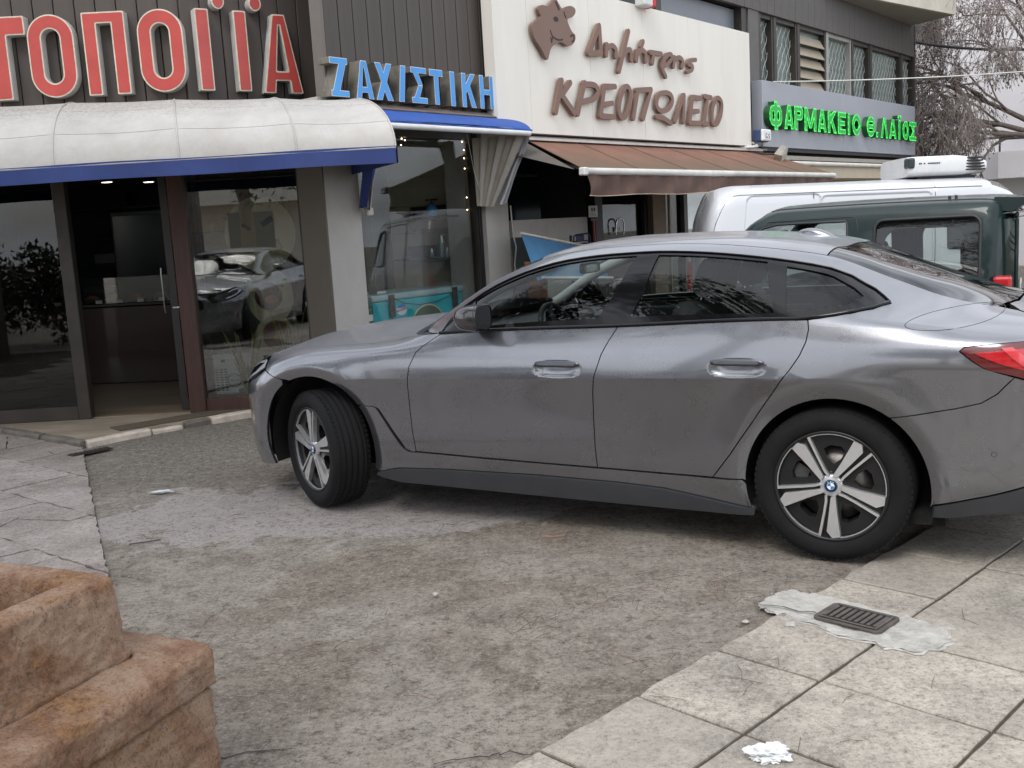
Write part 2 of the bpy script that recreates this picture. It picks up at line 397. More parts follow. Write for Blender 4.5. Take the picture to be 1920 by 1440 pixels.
def panel(loft, poly, h=0.04, gap=0.0025, off=0.0, flange=0.02, extra=(), holes=(), mirror=False, both=False, hb=None):
    """a sheet of the body surface over a polygon in (x, s), with turned-in edges; returns (verts, faces, normals)"""
    if gap: poly = offset_in(poly, gap)
    P, F, loops = triangulate(poly, holes, h, extra, hb=hb); x, s = P[:, 0], P[:, 1]
    V = loft.at(x, s); Nn, ok = loft.normals(x, s)
    V = V + Nn * off if off else V
    a = np.array([V[f[1]] - V[f[0]] for f in F]); b = np.array([V[f[2]] - V[f[0]] for f in F]); fn = np.cross(a, b)
    acc = np.zeros_like(V)
    for f, q in zip(F, fn):
        for i in f: acc[i] += q
    # orientation: outward normals from the loft
    if np.sum(acc * Nn) < 0: F = [f[::-1] for f in F]; acc = -acc
    an = acc / np.maximum(np.linalg.norm(acc, axis=1, keepdims=True), 1e-12)
    bad = (np.sum(an * Nn, 1) < 0.5) | ~ok; Nn = np.where(bad[:, None], an, Nn)
    verts = [V]; norms = [Nn]; faces = list(F)
    if flange:
        for lp in loops:
            o = sum(len(q) for q in verts); R = V[lp]; n = len(lp); I = R - Nn[lp] * flange
            tg = np.roll(R, -1, 0) - np.roll(R, 1, 0); en = np.cross(tg, Nn[lp]); en /= np.maximum(np.linalg.norm(en, axis=1, keepdims=True), 1e-9)
            fs = [(o + i, o + n + i, o + n + (i + 1) % n, o + (i + 1) % n) for i in range(n)]
            verts += [R, I]; norms += [en, en]; faces += fs
    V = np.concatenate(verts); Nn = np.concatenate(norms)
    if mirror or both:
        V2 = V * np.array([1, -1, 1]); N2 = Nn * np.array([1, -1, 1]); F2 = [f[::-1] for f in faces]
        if mirror: return V2, F2, N2
        o = len(V); return np.concatenate([V, V2]), faces + [tuple(i + o for i in f) for f in F2], np.concatenate([Nn, N2])
    return V, faces, Nn
def panel_obj(name, data, mat, parent, **tags):
    V, F, Nn = data; me = bpy.data.meshes.new(name); me.from_pydata(V.tolist(), [], [tuple(f) for f in F])
    me.polygons.foreach_set('use_smooth', [True] * len(me.polygons)); me.materials.append(mat); me.update()
    me.normals_split_custom_set_from_vertices([tuple(q) for q in Nn]); return obj(name, me, parent, **tags)
def arc_pts(c, r, a0, a1, n): return [(c[0] + r * math.cos(rad(a0 + (a1 - a0) * i / n)), c[1] + r * math.sin(rad(a0 + (a1 - a0) * i / n))) for i in range(n + 1)]
# ---------------------------------------------------------------- shared materials
def car_paint(name, col, metal=0.75, rough=0.32, flake=0.06, ior=1.7):
    t = NT(name); n = t.noise(2200, 2, 0.5); t.set(color=t.ramp(n, [(0.35, tuple(v * (1 - flake * 3) for v in col)), (0.65, tuple(min(1, v * (1 + flake * 3)) for v in col))]), metal=metal, rough=rough, coat=1.0, coatr=0.065)
    d = t.noise(7, 8, 0.7); g = t.n.new('ShaderNodeNewGeometry'); sp = t.n.new('ShaderNodeSeparateXYZ'); t.link(g.outputs['Normal'], sp.inputs[0])
    du = t.math('MULTIPLY', t.ramp(sp.outputs[2], [(0.72, 0.0), (0.97, 1.0)]), t.math('ADD', 0.30, t.math('MULTIPLY', t.noise(30, 6, 0.7), 0.5)))     # settled dust on the upward panels
    t.set(rough=t.math('ADD', t.ramp(d, [(0.35, rough), (0.8, rough + 0.12)]), t.math('MULTIPLY', du, 0.45)), coat=t.math('SUBTRACT', 1.0, t.math('MULTIPLY', du, 0.85)), metal=t.math('MULTIPLY', t.math('SUBTRACT', 1.0, t.math('MULTIPLY', du, 0.6)), metal))
    bc = t.p.inputs['Base Color'].links[0].from_socket; t.set(color=t.mix(du, bc, tuple(min(1.0, v * 0.6 + 0.16) for v in col)))
    t.p.inputs['Coat IOR'].default_value = ior; MATS[name] = t.m; return t.m
PAINT = car_paint('grey_metallic_paint', (0.180, 0.185, 0.202), 0.85, 0.25, 0.025, 1.78)
PAINT_W = car_paint('white_van_paint', (0.52, 0.535, 0.56), 0.0, 0.4, 0.01)
PAINT_G = car_paint('dark_green_paint', (0.0028, 0.0145, 0.015), 0.0, 0.45, 0.05, 1.28)
for _k in ('dark_green_paint',): MATS[_k].node_tree.nodes['Principled BSDF'].inputs['Specular IOR Level'].default_value = 0.25
RUBBER = M('tyre_rubber', (0.006, 0.006, 0.0065), 0.85, var=0.35, scale=9, bump=0.25, bscale=160, spec=0.3)
BLACK_PLASTIC = M('black_plastic', (0.018, 0.018, 0.02), 0.5, var=0.2, scale=20, bump=0.1, bscale=400)
GREY_PLASTIC = M('dark_grey_skirt_plastic', (0.035, 0.037, 0.042), 0.45, var=0.15, scale=5, dirt=0.0)
GLOSS_BLACK = M('gloss_black', (0.005, 0.005, 0.006), 0.06, var=0.0, spec=0.4)
LINER = M('wheel_liner', (0.008, 0.008, 0.008), 0.95, var=0.4, scale=14, bump=0.4, bscale=60)
ALLOY = M('machined_alloy', (0.62, 0.62, 0.62), 0.3, 0.7, var=0.06, scale=30)
ALLOY_DARK = M('dark_alloy', (0.012, 0.012, 0.013), 0.4, 0.2, var=0.2, scale=30)
STEEL = M('brake_steel', (0.22, 0.2, 0.19), 0.4, 0.9, var=0.25, scale=40)
CHROME = M('chrome', (0.7, 0.7, 0.72), 0.12, 1.0, var=0.0)
CAR_GLASS = glass_mat('car_side_glass', (0.72, 0.77, 0.75), 1.52, 1.15)
CAR_GLASS_DARK = glass_mat('dark_car_glass', (0.10, 0.12, 0.12), 1.52, 1.6)
SHOP_GLASS = glass_mat('shop_window_glass', (0.80, 0.83, 0.82), 1.5, 4.0)
SHOP_GLASS_DIM = glass_mat('door_glass', (0.55, 0.57, 0.56), 1.5, 1.3)
SHOP_GLASS_CLEAR = glass_mat('clear_shop_window_glass', (0.92, 0.94, 0.93), 1.5, 1.15)
CABIN_DARK = M('cabin_dark_trim', (0.02, 0.02, 0.022), 0.7, var=0.2, bump=0.15, bscale=200)
CABIN_LIGHT = M('cabin_light_trim', (0.32, 0.33, 0.32), 0.75, var=0.08)
SEAT = M('seat_fabric', (0.024, 0.024, 0.026), 0.85, var=0.25, scale=30, bump=0.3, bscale=300)
TAIL_RED = M('tail_lamp_red', (0.42, 0.012, 0.016), 0.12, var=0.1, coat=1.0, emit=(0.5, 0.01, 0.015), emits=0.06)
TAIL_DARK = M('tail_lamp_dark_red', (0.10, 0.006, 0.008), 0.15, var=0.1, coat=1.0)
TAIL_PINK = M('tail_lamp_bright_bar', (0.62, 0.05, 0.06), 0.12, var=0.05, coat=1.0)
LAMP_CLEAR = M('head_lamp_lens', (0.5, 0.52, 0.55), 0.08, 0.3, var=0.05, coat=1.0)
# ---------------------------------------------------------------- ground
def sstep(a, b, x): t = np.clip((x - a) / (b - a), 0, 1); return t * t * (3 - 2 * t)
def gz(x, y):
    d = (x - 1.793) * .495 + (y - 5.09) * .869
    return -(.16 + .021 * np.clip(x - 2, 0, 8)) * sstep(1.25, 2.0, d) * sstep(-.9, 1.2, x)
def axis(vals):
    o = []
    for a, b, h in vals: o += list(np.arange(a, b, h))
    return np.array(o)
gx = axis([(-160, -40, 20), (-40, -8, 4), (-8, -5, .5), (-5, 7, .12), (7, 12, .5), (12, 40, 4), (40, 161, 20)]); gy = axis([(-160, -40, 20), (-40, 0, 4), (0, 1.5, .3), (1.5, 10, .12), (10, 16, .5), (16, 40, 4), (40, 161, 20)])
GX, GY = np.meshgrid(gx, gy); und = .006 * (np.sin(GX * 2.3 + 1.1 * np.sin(GY * 1.7)) + np.sin(GY * 2.9 + GX * 1.3)) * sstep(0, 2, GY) - .010
und = und - .06 * sstep(-2.005 + .02, -2.005 + .16, GX * .6985 - GY * .7156) * sstep(4.6, 4.4, GX * .6985 - GY * .7156) * sstep(-2.1, -1.9, GX * .7156 + GY * .6985) * sstep(9.6, 9.4, GX * .7156 + GY * .6985)
GZ = gz(GX, GY) + und; nx_, ny_ = len(gx), len(gy)
gm = MB().add(np.stack([GX.ravel(), GY.ravel(), GZ.ravel()], 1), [(j * nx_ + i, j * nx_ + i + 1, (j + 1) * nx_ + i + 1, (j + 1) * nx_ + i) for j in range(ny_ - 1) for i in range(nx_ - 1)], True)
t = NT('worn_concrete_driveway')
sep = t.n.new('ShaderNodeSeparateXYZ'); t.link(t.co, sep.inputs[0])
n1 = t.noise(.9, 8, .62, dist=.6); n2 = t.noise(5, 8, .7); n3 = t.noise(21, 10, .86); n4 = t.noise(150, 6, .8); n5 = t.noise(.55, 6, .6, off=(9, 4, 0), dist=.8)
base = t.ramp(n2, [(.34, srgb(152, 142, 131)), (.5, srgb(174, 164, 152)), (.66, srgb(194, 184, 172))])
base = t.mix(t.ramp(n1, [(.46, 0.0), (.56, .85)]), base, t.ramp(n2, [(.36, srgb(134, 122, 109)), (.64, srgb(160, 147, 132))]))
# dark mossy strip towards the bakery
ymask = t.math('ADD', t.math('MULTIPLY', sep.outputs[1], .35), t.math('MULTIPLY', t.math('SUBTRACT', n5, .5), 1.7))
base = t.mix(t.ramp(ymask, [(.60, 0.0), (.61, 0.0)]), base, base)
moss = t.ramp(t.noise(24, 10, .82), [(.34, srgb(92, 89, 80)), (.5, srgb(130, 125, 115)), (.66, srgb(164, 157, 146))])
mm = t.n.new('ShaderNodeMapRange'); mm.inputs[1].default_value = 1.9; mm.inputs[2].default_value = 2.75; t.link(ymask, mm.inputs[0])
base = t.mix(mm.outputs[0], base, moss)
# smoother cement repairs with ragged edges
cx_ = t.n.new('ShaderNodeVectorMath'); cx_.operation = 'SUBTRACT'; cx_.inputs[1].default_value = (-.95, 5.75, 0); t.link(t.co, cx_.inputs[0])
sc_ = t.n.new('ShaderNodeVectorMath'); sc_.operation = 'MULTIPLY'; sc_.inputs[1].default_value = (.48, 1.25, 0); t.link(cx_.outputs[0], sc_.inputs[0])
ln_ = t.n.new('ShaderNodeVectorMath'); ln_.operation = 'LENGTH'; t.link(sc_.outputs[0], ln_.inputs[0])
pm = t.math('ADD', ln_.outputs['Value'], t.math('MULTIPLY', t.math('SUBTRACT', t.noise(2.2, 9, .66, dist=.5), .5), 1.5))
patch = t.ramp(pm, [(.80, 1.0), (.825, 0.0)])
pc_ = t.ramp(n2, [(.3, srgb(184, 175, 171)), (.7, srgb(208, 200, 195))])
base = t.mix(t.math('MULTIPLY', patch, .92), base, pc_)
pl_ = t.math('ADD', t.noise(1.3, 10, .72, off=(2, 8, 0), dist=.5), t.math('MULTIPLY', t.math('SUBTRACT', 3.9, sep.outputs[1]), .05))
pale = t.ramp(pl_, [(.54, 0.0), (.60, .6), (.8, .85)])
base = t.mix(pale, base, t.ramp(n3, [(.3, srgb(178, 167, 155)), (.7, srgb(216, 206, 192))]))
base = t.mix(t.ramp(n3, [(.37, .95), (.475, 0.0)]), base, srgb(88, 80, 71))  # pits darkened in the colour, as diffuse light hardly shades the bumps
n6 = t.noise(58, 5, .9); base = t.mix(t.ramp(n6, [(.38, .8), (.46, 0.0)]), base, srgb(88, 80, 72)); base = t.mix(t.ramp(n6, [(.55, 0.0), (.63, .7)]), base, srgb(214, 205, 192))
base = t.mix(t.ramp(n3, [(.53, 0.0), (.63, .6)]), base, srgb(206, 197, 184))
base = t.mix(t.ramp(n4, [(.34, .4), (.46, 0.0)]), base, srgb(96, 88, 80))
base = t.mix(t.ramp(n4, [(.55, 0.0), (.70, .6)]), base, srgb(196, 188, 177))
base = t.mix(t.ramp(t.noise(3.1, 7, .7, off=(1, 2, 0)), [(.60, 0.0), (.78, .35)]), base, srgb(112, 94, 76))
hgt = t.math('ADD', t.math('MULTIPLY', n3, .9), t.math('ADD', t.math('MULTIPLY', n4, .45), t.math('MULTIPLY', n2, 1.6)))
t.set(color=base, rough=.93, spec=.25, normal=t.bump(hgt, 1.0, .03))
gm.build('ground', t.m, kind='structure', label='worn cracked concrete driveway and street ground')
GMAT = t.m

def slab_mat(name, lo, mid, hi, spot):
    t = NT(name); a = t.noise(2.3, 8, .66, dist=.4); b = t.noise(28, 10, .85); c = t.noise(9, 9, .75)
    oi = t.n.new('ShaderNodeObjectInfo')
    col = t.ramp(a, [(.32, lo), (.5, mid), (.68, hi)]); col = t.mix(t.ramp(c, [(.5, 0.0), (.75, .5)]), col, lo)
    col = t.mix(t.ramp(b, [(.34, .75), (.50, 0.0)]), col, spot); col = t.mix(t.ramp(b, [(.55, 0.0), (.70, .5)]), col, tuple(min(1, v * 1.3) for v in hi))
    f6 = t.noise(70, 4, .9); col = t.mix(t.ramp(f6, [(.38, .6), (.46, 0.0)]), col, spot); col = t.mix(t.ramp(f6, [(.56, 0.0), (.64, .5)]), col, tuple(min(1, v * 1.25) for v in hi))
    col = t.mix(t.math('MULTIPLY', oi.outputs['Random'], .35), col, lo)
    t.set(color=col, rough=.9, spec=.3, normal=t.bump(t.math('ADD', b, t.math('MULTIPLY', c, .8)), .5, .006)); MATS[name] = t.m; return t.m
SLAB = slab_mat('cement_paving_slab', srgb(132, 126, 117), srgb(163, 156, 145), srgb(185, 176, 163), srgb(74, 69, 62))
SLAB_L = slab_mat('cracked_grey_slab', srgb(122, 113, 107), srgb(152, 143, 137), srgb(174, 165, 158), srgb(72, 65, 60))
JOINT = M('joint_dirt', srgb(70, 62, 52), .95, var=.3, scale=30, bump=.5, bscale=120)

# paving on the right: square cement slabs running with the street
D1 = Vector((.7156, .6985)); N1 = Vector((.6985, -.7156)); NE = -2.005; T0 = 2.435; TS = .4555
pave = obj('pavement', None, None, kind='structure', label='pavement of square cement slabs beside the driveway')
def pvw(t_, n_): p = D1 * t_ + N1 * n_; return p.x, p.y
mb = MB()
for i in range(24):
    ta, tb = -2 + i * .5, -1.5 + i * .5
    q = [pvw(ta, NE + .004), pvw(tb, NE + .004), pvw(tb, 4.5), pvw(ta, 4.5)]; mb.add([(x, y, float(gz(x, y)) - .004) for x, y in q], [(0, 3, 2, 1)] if False else [(0, 1, 2, 3)][::1])
for f in range(len(mb.f)): pass
mb.f = [tuple(reversed(f)) for f in mb.f]; mb.build('joint_bed', JOINT, pave)
ncols = [NE, -1.601, -1.057] + [-1.057 + .5 * k for k in range(1, 9)]
HOLE = (1.226, 3.627)                                      # centre of the gully in its cement surround
rs = random.Random(3)
def slab_box(t0, t1, n0, n1, parent, mat, z=.006, g=.0065, ragged=0.0):
    def P(t_, n_): x, y = pvw(t_, n_); return x, y
    jit = lambda: rs.uniform(-.0025, .0025)
    nseg = 6; ring = []
    for (a, b) in (((t0 + g, n0 + g), (t1 - g, n0 + g)), ((t1 - g, n0 + g), (t1 - g, n1 - g)), ((t1 - g, n1 - g), (t0 + g, n1 - g)), ((t0 + g, n1 - g), (t0 + g, n0 + g))):
        for k in range(nseg): ring.append((a[0] + (b[0] - a[0]) * k / nseg + jit(), a[1] + (b[1] - a[1]) * k / nseg + jit() + (rs.uniform(-ragged, ragged * .3) if ragged and abs(a[1] - n0 - g) < 1e-6 and abs(b[1] - n0 - g) < 1e-6 else 0)))
    c = ((t0 + t1) / 2, (n0 + n1) / 2); m = len(ring); tilt = (rs.uniform(-.003, .003), rs.uniform(-.003, .003)); dz = rs.uniform(-.002, .0015)
    def W(t_, n_, zz): x, y = pvw(t_, n_); return (x, y, float(gz(x, y)) + zz + dz + (t_ - c[0]) * tilt[0] + (n_ - c[1]) * tilt[1])
    ins = [(p[0] + (c[0] - p[0]) * .018, p[1] + (c[1] - p[1]) * .018) for p in ring]
    vs = [W(*p, z) for p in ins] + [W(*p, z - .004) for p in ring] + [W(*p, z - .04) for p in ring]
    fs = [tuple(range(m))[::-1]] + [(i, (i + 1) % m, m + (i + 1) % m, m + i) for i in range(m)] + [(m + i, m + (i + 1) % m, 2 * m + (i + 1) % m, 2 * m + i) for i in range(m)]
    o = MB().add(vs, fs).build('paving_slab', mat, parent); return o
for ci in range(len(ncols) - 1):
    for k in range(-4, 14):
        t0 = T0 + (k) * TS; t1 = t0 + TS; n0, n1 = ncols[ci], ncols[ci + 1]
        x, y = pvw((t0 + t1) / 2, (n0 + n1) / 2)
        if y < 1.3 and abs(x) > 3 or x > 8.5 or y > 9: continue
        slab_box(t0, t1, n0, n1, pave, SLAB, ragged=.012 if ci == 0 else 0)
# paving on the left: larger slabs, cracked, cut off along the driveway edge
pl = obj('pavement', None, None, kind='structure', label='cracked grey paving slabs on the left before the bakery')
E0, E1 = Vector((-3.235, 7.56)), Vector((-1.78, 4.28)); ed = (E1 - E0).normalized(); en = Vector((ed.y, -ed.x))      # en points to the paved side
if en.x > 0: en = -en
LD, LN = Vector((.757, -.653)), Vector((.653, .757))
def clip(poly, p0, nrm):
    o = []
    for i in range(len(poly)):
        a, b = poly[i], poly[(i + 1) % len(poly)]; da, db = (a - p0).dot(nrm), (b - p0).dot(nrm)
        if da >= 0: o.append(a)
        if (da >= 0) != (db >= 0): o.append(a + (b - a) * (da / (da - db)))
    return o
def inset(poly, g):
    q = offset_in([(p.x, p.y) for p in poly], g); return [Vector(p) for p in q]
JB = [Vector((-9, 2)), Vector((-1.3, 2)), E1 + ed * 1.6, E1, E0, Vector((-3.5, 8.1)), Vector((-9, 12.5))]
MB().prism([(p.x, p.y) for p in JB], -.03, -.001).build('joint_bed', JOINT, pl)
rows = [3.27 + .505 * k for k in range(-14, 6)]
r_ref = (Vector((-3.984, 7.788))).dot(LN)                   # a measured joint
for k in range(-10, 4):
    a0 = r_ref + .505 * k; off_ = rs.uniform(0, .5)
    for j in range(-9, 8):
        d0 = j * .62 + off_ - 8.0 + .0; d0 += 0
        q = [LD * (d0 + i) + LN * (a0 + m) for i, m in ((0, 0), (.62, 0), (.62, .505), (0, .505))]
        q = clip(q, E0, en); 
        if len(q) < 3: continue
        q = clip(q, Vector((-3.44, 8.0)), Vector((-.66, -.75)))
        if len(q) < 3: continue
        A = sum(q[i].x * q[(i + 1) % len(q)].y - q[(i + 1) % len(q)].x * q[i].y for i in range(len(q))) / 2
        if abs(A) < .01: continue
        c = sum(q, Vector((0, 0))) / len(q)
        if c.x < -6.5 or c.y < 1.8 or (c.x < -3.3 and c.y < 3.2): continue
        # some slabs are broken along a jagged line into two pieces
        pieces = [q]
        if rs.random() < .7 and abs(A) > .10:
            an = rs.uniform(0, math.pi); nv = Vector((math.cos(an), math.sin(an))); p0 = c + nv * rs.uniform(-.08, .08); pieces = [clip(q, p0, nv), clip(q, p0, -nv)]
            if rs.random() < .5:
                an += rs.uniform(.8, 1.6); nv = Vector((math.cos(an), math.sin(an))); pieces = [pieces[0], clip(pieces[1], p0, nv), clip(pieces[1], p0, -nv)]
        for pc in pieces:
            if len(pc) < 3: continue
            pc = inset(pc, .007 if len(pieces) == 1 else .0045)
            pts = resample([(p.x, p.y) for p in pc], .07); m = len(pts); jj = [(x + rs.uniform(-.008, .008), y + rs.uniform(-.008, .008)) for x, y in pts]; z = rs.uniform(.004, .009); tl_ = (rs.uniform(-.006, .006), rs.uniform(-.006, .006))
            fz = lambda x, y, zz: zz + (x - c.x) * tl_[0] + (y - c.y) * tl_[1]
            if sum(jj[i][0] * jj[(i + 1) % m][1] - jj[(i + 1) % m][0] * jj[i][1] for i in range(m)) < 0: jj = jj[::-1]
            MB().add([(x, y, fz(x, y, z)) for x, y in jj] + [(x, y, -.03) for x, y in jj], [tuple(range(m))] + [(i, m + i, m + (i + 1) % m, (i + 1) % m) for i in range(m)]).build('paving_slab', SLAB_L, pl)
# cast drain grate flush at the corner of the left paving
g = thing('corner_grate', 'small dark metal grate at the corner of the bakery step', 'grate', (-3.28, 7.78, .004), rad(47))
MB().box(-.16, .16, -.05, .05, 0, .006).build('frame', M('rusty_iron', (.05, .04, .035), .7, .5, var=.4, scale=30, bump=.3), g)
for k in range(8): MB().box(-.145 + k * .038, -.125 + k * .038, -.04, .04, .0065, .010).build('bar', MATS['rusty_iron'], g)

# bakery step
STEP = M('marble_step', srgb(148, 136, 120), .55, var=.28, scale=1.6, bump=.15, bscale=50, dirt=.35, stretch=(1, 3.2, 1))
stp = obj('doorstep', None, None, kind='structure', label='low marble doorstep of the corner bakery')
C1 = Vector((-3.42, 8.05)); dR = Vector((.727, .686)); dL = Vector((-.783, .622))
top = [C1, C1 + dR * 1.72, Vector((-1.5, 9.3)), Vector((-1.5, 14)), Vector((-6.5, 14)), Vector((-6.5, 10.5)), C1 + dL * 3.9]
MB().prism([(p.x, p.y) for p in top], -.05, .045).build('step_slab', STEP, stp)
CURB = M('white_curb_edge', srgb(196, 184, 170), .8, var=.25, scale=7, bump=.5, bscale=60, dirt=.5); CURB2 = M('grey_curb_edge', srgb(104, 98, 90), .85, var=.3, scale=7, bump=.5, bscale=60)
def curb(a, b, mat, w=.045, h=.05):
    d = (b - a).normalized(); n = Vector((-d.y, d.x)); m = max(3, int((b - a).length / .07)); L = []
    for i in range(m + 1):
        p = a + (b - a) * i / m; jz = rs.uniform(-.005, .005); jn = rs.uniform(-.006, .006)
        L.append([(p.x + n.x * q + n.x * jn, p.y + n.y * q + n.y * jn, z + jz) for q, z in ((-w, -.02), (-w, h - .016), (-w + .014, h), (.02, h + .002), (.02, -.02))])
    MB().add([v for r in L for v in r], [(i * 5 + k, i * 5 + k + 1, (i + 1) * 5 + k + 1, (i + 1) * 5 + k) for i in range(m) for k in range(4)] + [(4, 3, 2, 1, 0), tuple(m * 5 + k for k in range(5))]).build('curb_piece', mat, stp)
curb(C1, C1 + dR * .52, CURB); curb(C1 + dR * .54, C1 + dR * .80, CURB, h=.035); curb(C1 + dR * .83, C1 + dR * 1.06, CURB2, h=.05); curb(C1 + dR * 1.07, C1 + dR * 1.85, CURB, .06, .055)
for k in range(6): curb(C1 + dL * (.64 * (k + 1) - .01), C1 + dL * (.64 * k + .01), CURB2, .05, .048)
mt = thing('door_mat', 'thin brown door mat lying on the bakery step', 'door mat', (-2.86, 8.86, .047), rad(40))
MB().box(-.62, .55, -.10, .14, 0, .008, bev=.003).build('mat', M('door_mat_brown', srgb(86, 76, 64), .95, var=.2, scale=60, bump=.6, bscale=200), mt)
# ---------------------------------------------------------------- the shop building
PC = Vector((-1.485, 8.85, 0)); FR = rad(51.5)            # facade frame: local x along the shops, local y into the building
WALLG = M('light_render', srgb(172, 168, 162), .85, var=.07, scale=2.5, bump=.12, bscale=120, dirt=.18)
FRAME = M('dark_bronze_frame', srgb(60, 55, 50), .45, .2, var=.2, scale=5)
BRONZE = M('bronze_pillar_panel', srgb(92, 86, 76), .5, .2, var=.12, scale=2)
MAHOG = M('mahogany_frame', srgb(64, 40, 33), .5, var=.3, scale=4, stretch=(6, 6, .6), bump=.15, bscale=40)
CLAD = M('brown_cladding', srgb(74, 67, 62), .55, var=.16, scale=1.2, stretch=(4, 4, .5), bump=.06, bscale=30, dirt=.35)
CLAD_D = M('joint_dark', srgb(26, 23, 21), .9)
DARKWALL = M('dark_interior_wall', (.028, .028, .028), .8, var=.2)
bld = thing('shop_building', 'low shop building with dark brown boarded upper storey and glazed shopfronts', 'building', PC, FR)
def fb(name, mb, mat, parent=None): return mb.build(name, mat, parent or bld)
fb('pillar', MB().box(.0, .395, .0, .31, -.3, 2.70), WALLG)
fb('pillar_panel', MB().box(-.016, -.001, .002, .325, -.1, 2.60), BRONZE)
fb('pillar', MB().box(2.10, 2.465, -.02, .5, -.3, 2.50), WALLG)
fb('lintel', MB().box(.395, 2.10, .10, .40, 2.47, 2.72), CLAD)
# confectioner's window
w = obj('window', None, bld)
MB().box(.395, .44, .05, .13, .3, 2.47).box(2.03, 2.10, .04, .13, .3, 2.47).box(.44, 2.03, .05, .13, 2.41, 2.47).box(.44, 2.03, .04, .14, .28, .36).build('frame', FRAME, w)
MB().box(.44, 2.03, .085, .093, .36, 2.41).build('pane', SHOP_GLASS_CLEAR, w)
MB().box(2.045, 2.058, .02, .05, .3, 2.45).box(2.070, 2.083, .02, .05, .3, 2.45).build('rail', BLACK_PLASTIC, w)
fb('plinth', MB().box(.395, 2.10, .0, .3, -.3, .28), WALLG)
# boards above the confectioner
fb('board_backing', MB().box(.13, 2.36, .03, .10, 2.66, 4.9), CLAD_D)
bw = 2.23 / 13
bme = None
for k in range(13):
    x0 = .13 + k * bw
    if bme is None: bme = MB().box(.004, bw - .004, -.012, .028, 2.66, 4.9, bev=.004).mesh('cladding_board', CLAD)
    obj('cladding_board', bme, bld, loc=(x0, rs.uniform(-.001, .001), 0))
fb('corner_trim', MB().box(.092, .126, -.02, .11, 2.66, 4.9), M('trim_grey_brown', srgb(104, 98, 92), .5, var=.08))
fb('corner_trim', MB().box(2.365, 2.40, -.03, .3, 2.60, 4.9), CLAD_D)
# confectioner's room
CREAM = M('cream_wall_boards', srgb(206, 198, 170), .7, var=.08, scale=2)
room = obj('room', None, bld)
for k in range(9): MB().box(2.315 + (k % 2) * .002, 2.36, .14, 2.75, .02 + k * .30, .315 + k * .30, bev=.004).build('wall_board', CREAM, room)
MB().prism([(.45, .50), (2.36, .10), (2.36, 2.8), (2.0, 2.9)], -.05, .03).build('floor', M('shop_floor', srgb(120, 112, 102), .5), room)
MB().prism([(.40, .42), (.46, .10), (2.36, .10), (2.36, 2.8), (2.0, 2.9)], 2.62, 2.68).build('ceiling', M('dull_ceiling', srgb(150, 146, 136), .8), room); MB().prism([(.36, .46), (.42, .44), (2.34, 2.33), (2.30, 2.40)], 0, 2.64).build('side_wall', CREAM, room)
# butcher's recess
BW = M('tiled_pale_wall', srgb(206, 203, 196), .6, var=.06)
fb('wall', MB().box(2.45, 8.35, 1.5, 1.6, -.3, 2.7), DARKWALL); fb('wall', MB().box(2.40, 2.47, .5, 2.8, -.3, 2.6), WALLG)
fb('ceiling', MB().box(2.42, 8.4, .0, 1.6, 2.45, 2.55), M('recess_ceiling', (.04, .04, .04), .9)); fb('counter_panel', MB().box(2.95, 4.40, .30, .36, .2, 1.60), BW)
fb('dark_panel', MB().box(2.5, 4.35, .95, 1.0, 1.60, 2.45), M('navy_glass', (.008, .014, .024), .12, var=.1)); fb('shelf_strip', MB().box(2.5, 4.3, .93, .949, 2.12, 2.15), M('dull_metal', (.08, .085, .09), .4, .5))
d = obj('door', None, bld)
MB().box(4.46, 4.62, .22, .34, -.3, 2.45).box(5.64, 5.72, .24, .34, -.3, 2.45).box(4.62, 5.64, .24, .34, 2.2, 2.45).build('frame', M('black_frame', (.012, .012, .013), .5), d)
MB().box(4.62, 5.64, .29, .297, -.2, 2.2).build('pane', SHOP_GLASS_DIM, d)
MB().tube([(4.93, .24, 1.36), (4.93, .23, 1.50), (4.96, .23, 1.545), (5.02, .23, 1.56), (5.08, .23, 1.545), (5.11, .23, 1.50), (5.11, .24, 1.36)], .010, 8).build('handle', CHROME, d)
MB().box(4.96, 5.08, .272, .288, 1.40, 1.455, bev=.004).build('plate', BW, d)
fb('pillar', MB().box(5.72, 6.05, .16, .5, -.3, 2.45), M('brown_stone_pillar', srgb(128, 112, 96), .8, var=.15, scale=3, bump=.2)); fb('pipe', MB().tube([(6.10, .14, -.2), (6.10, .14, 2.4)], .02, 8), M('pipe_beige', srgb(150, 138, 120), .5))
MB().box(6.18, 8.3, .28, .287, -.2, 2.4).build('shop_pane', SHOP_GLASS_DIM, bld); fb('mullion', MB().box(6.66, 6.76, .22, .34, -.3, 2.45).box(8.2, 8.35, .22, .34, -.3, 2.45), M('grey_mullion', srgb(96, 98, 96), .5))
# upper storey behind and above the signs
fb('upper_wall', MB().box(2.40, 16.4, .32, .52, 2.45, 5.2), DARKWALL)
fb('upper_panel', MB().box(5.92, 8.16, .14, .20, 3.9, 4.42), M('blue_grey_panel', srgb(116, 122, 130), .35, var=.05)); fb('upper_frame', MB().box(5.78, 5.92, .05, .3, 3.9, 4.5), FRAME); fb('upper_frame', MB().box(2.4, 5.77, .10, .3, 3.9, 4.6), FRAME); fb('upper_frame', MB().box(8.16, 8.33, .02, .3, 3.6, 4.45), FRAME)
fb('upper_pier', MB().box(8.34, 8.68, .0, .3, 2.4, 4.45), M('pier_grey', srgb(92, 90, 88), .6))
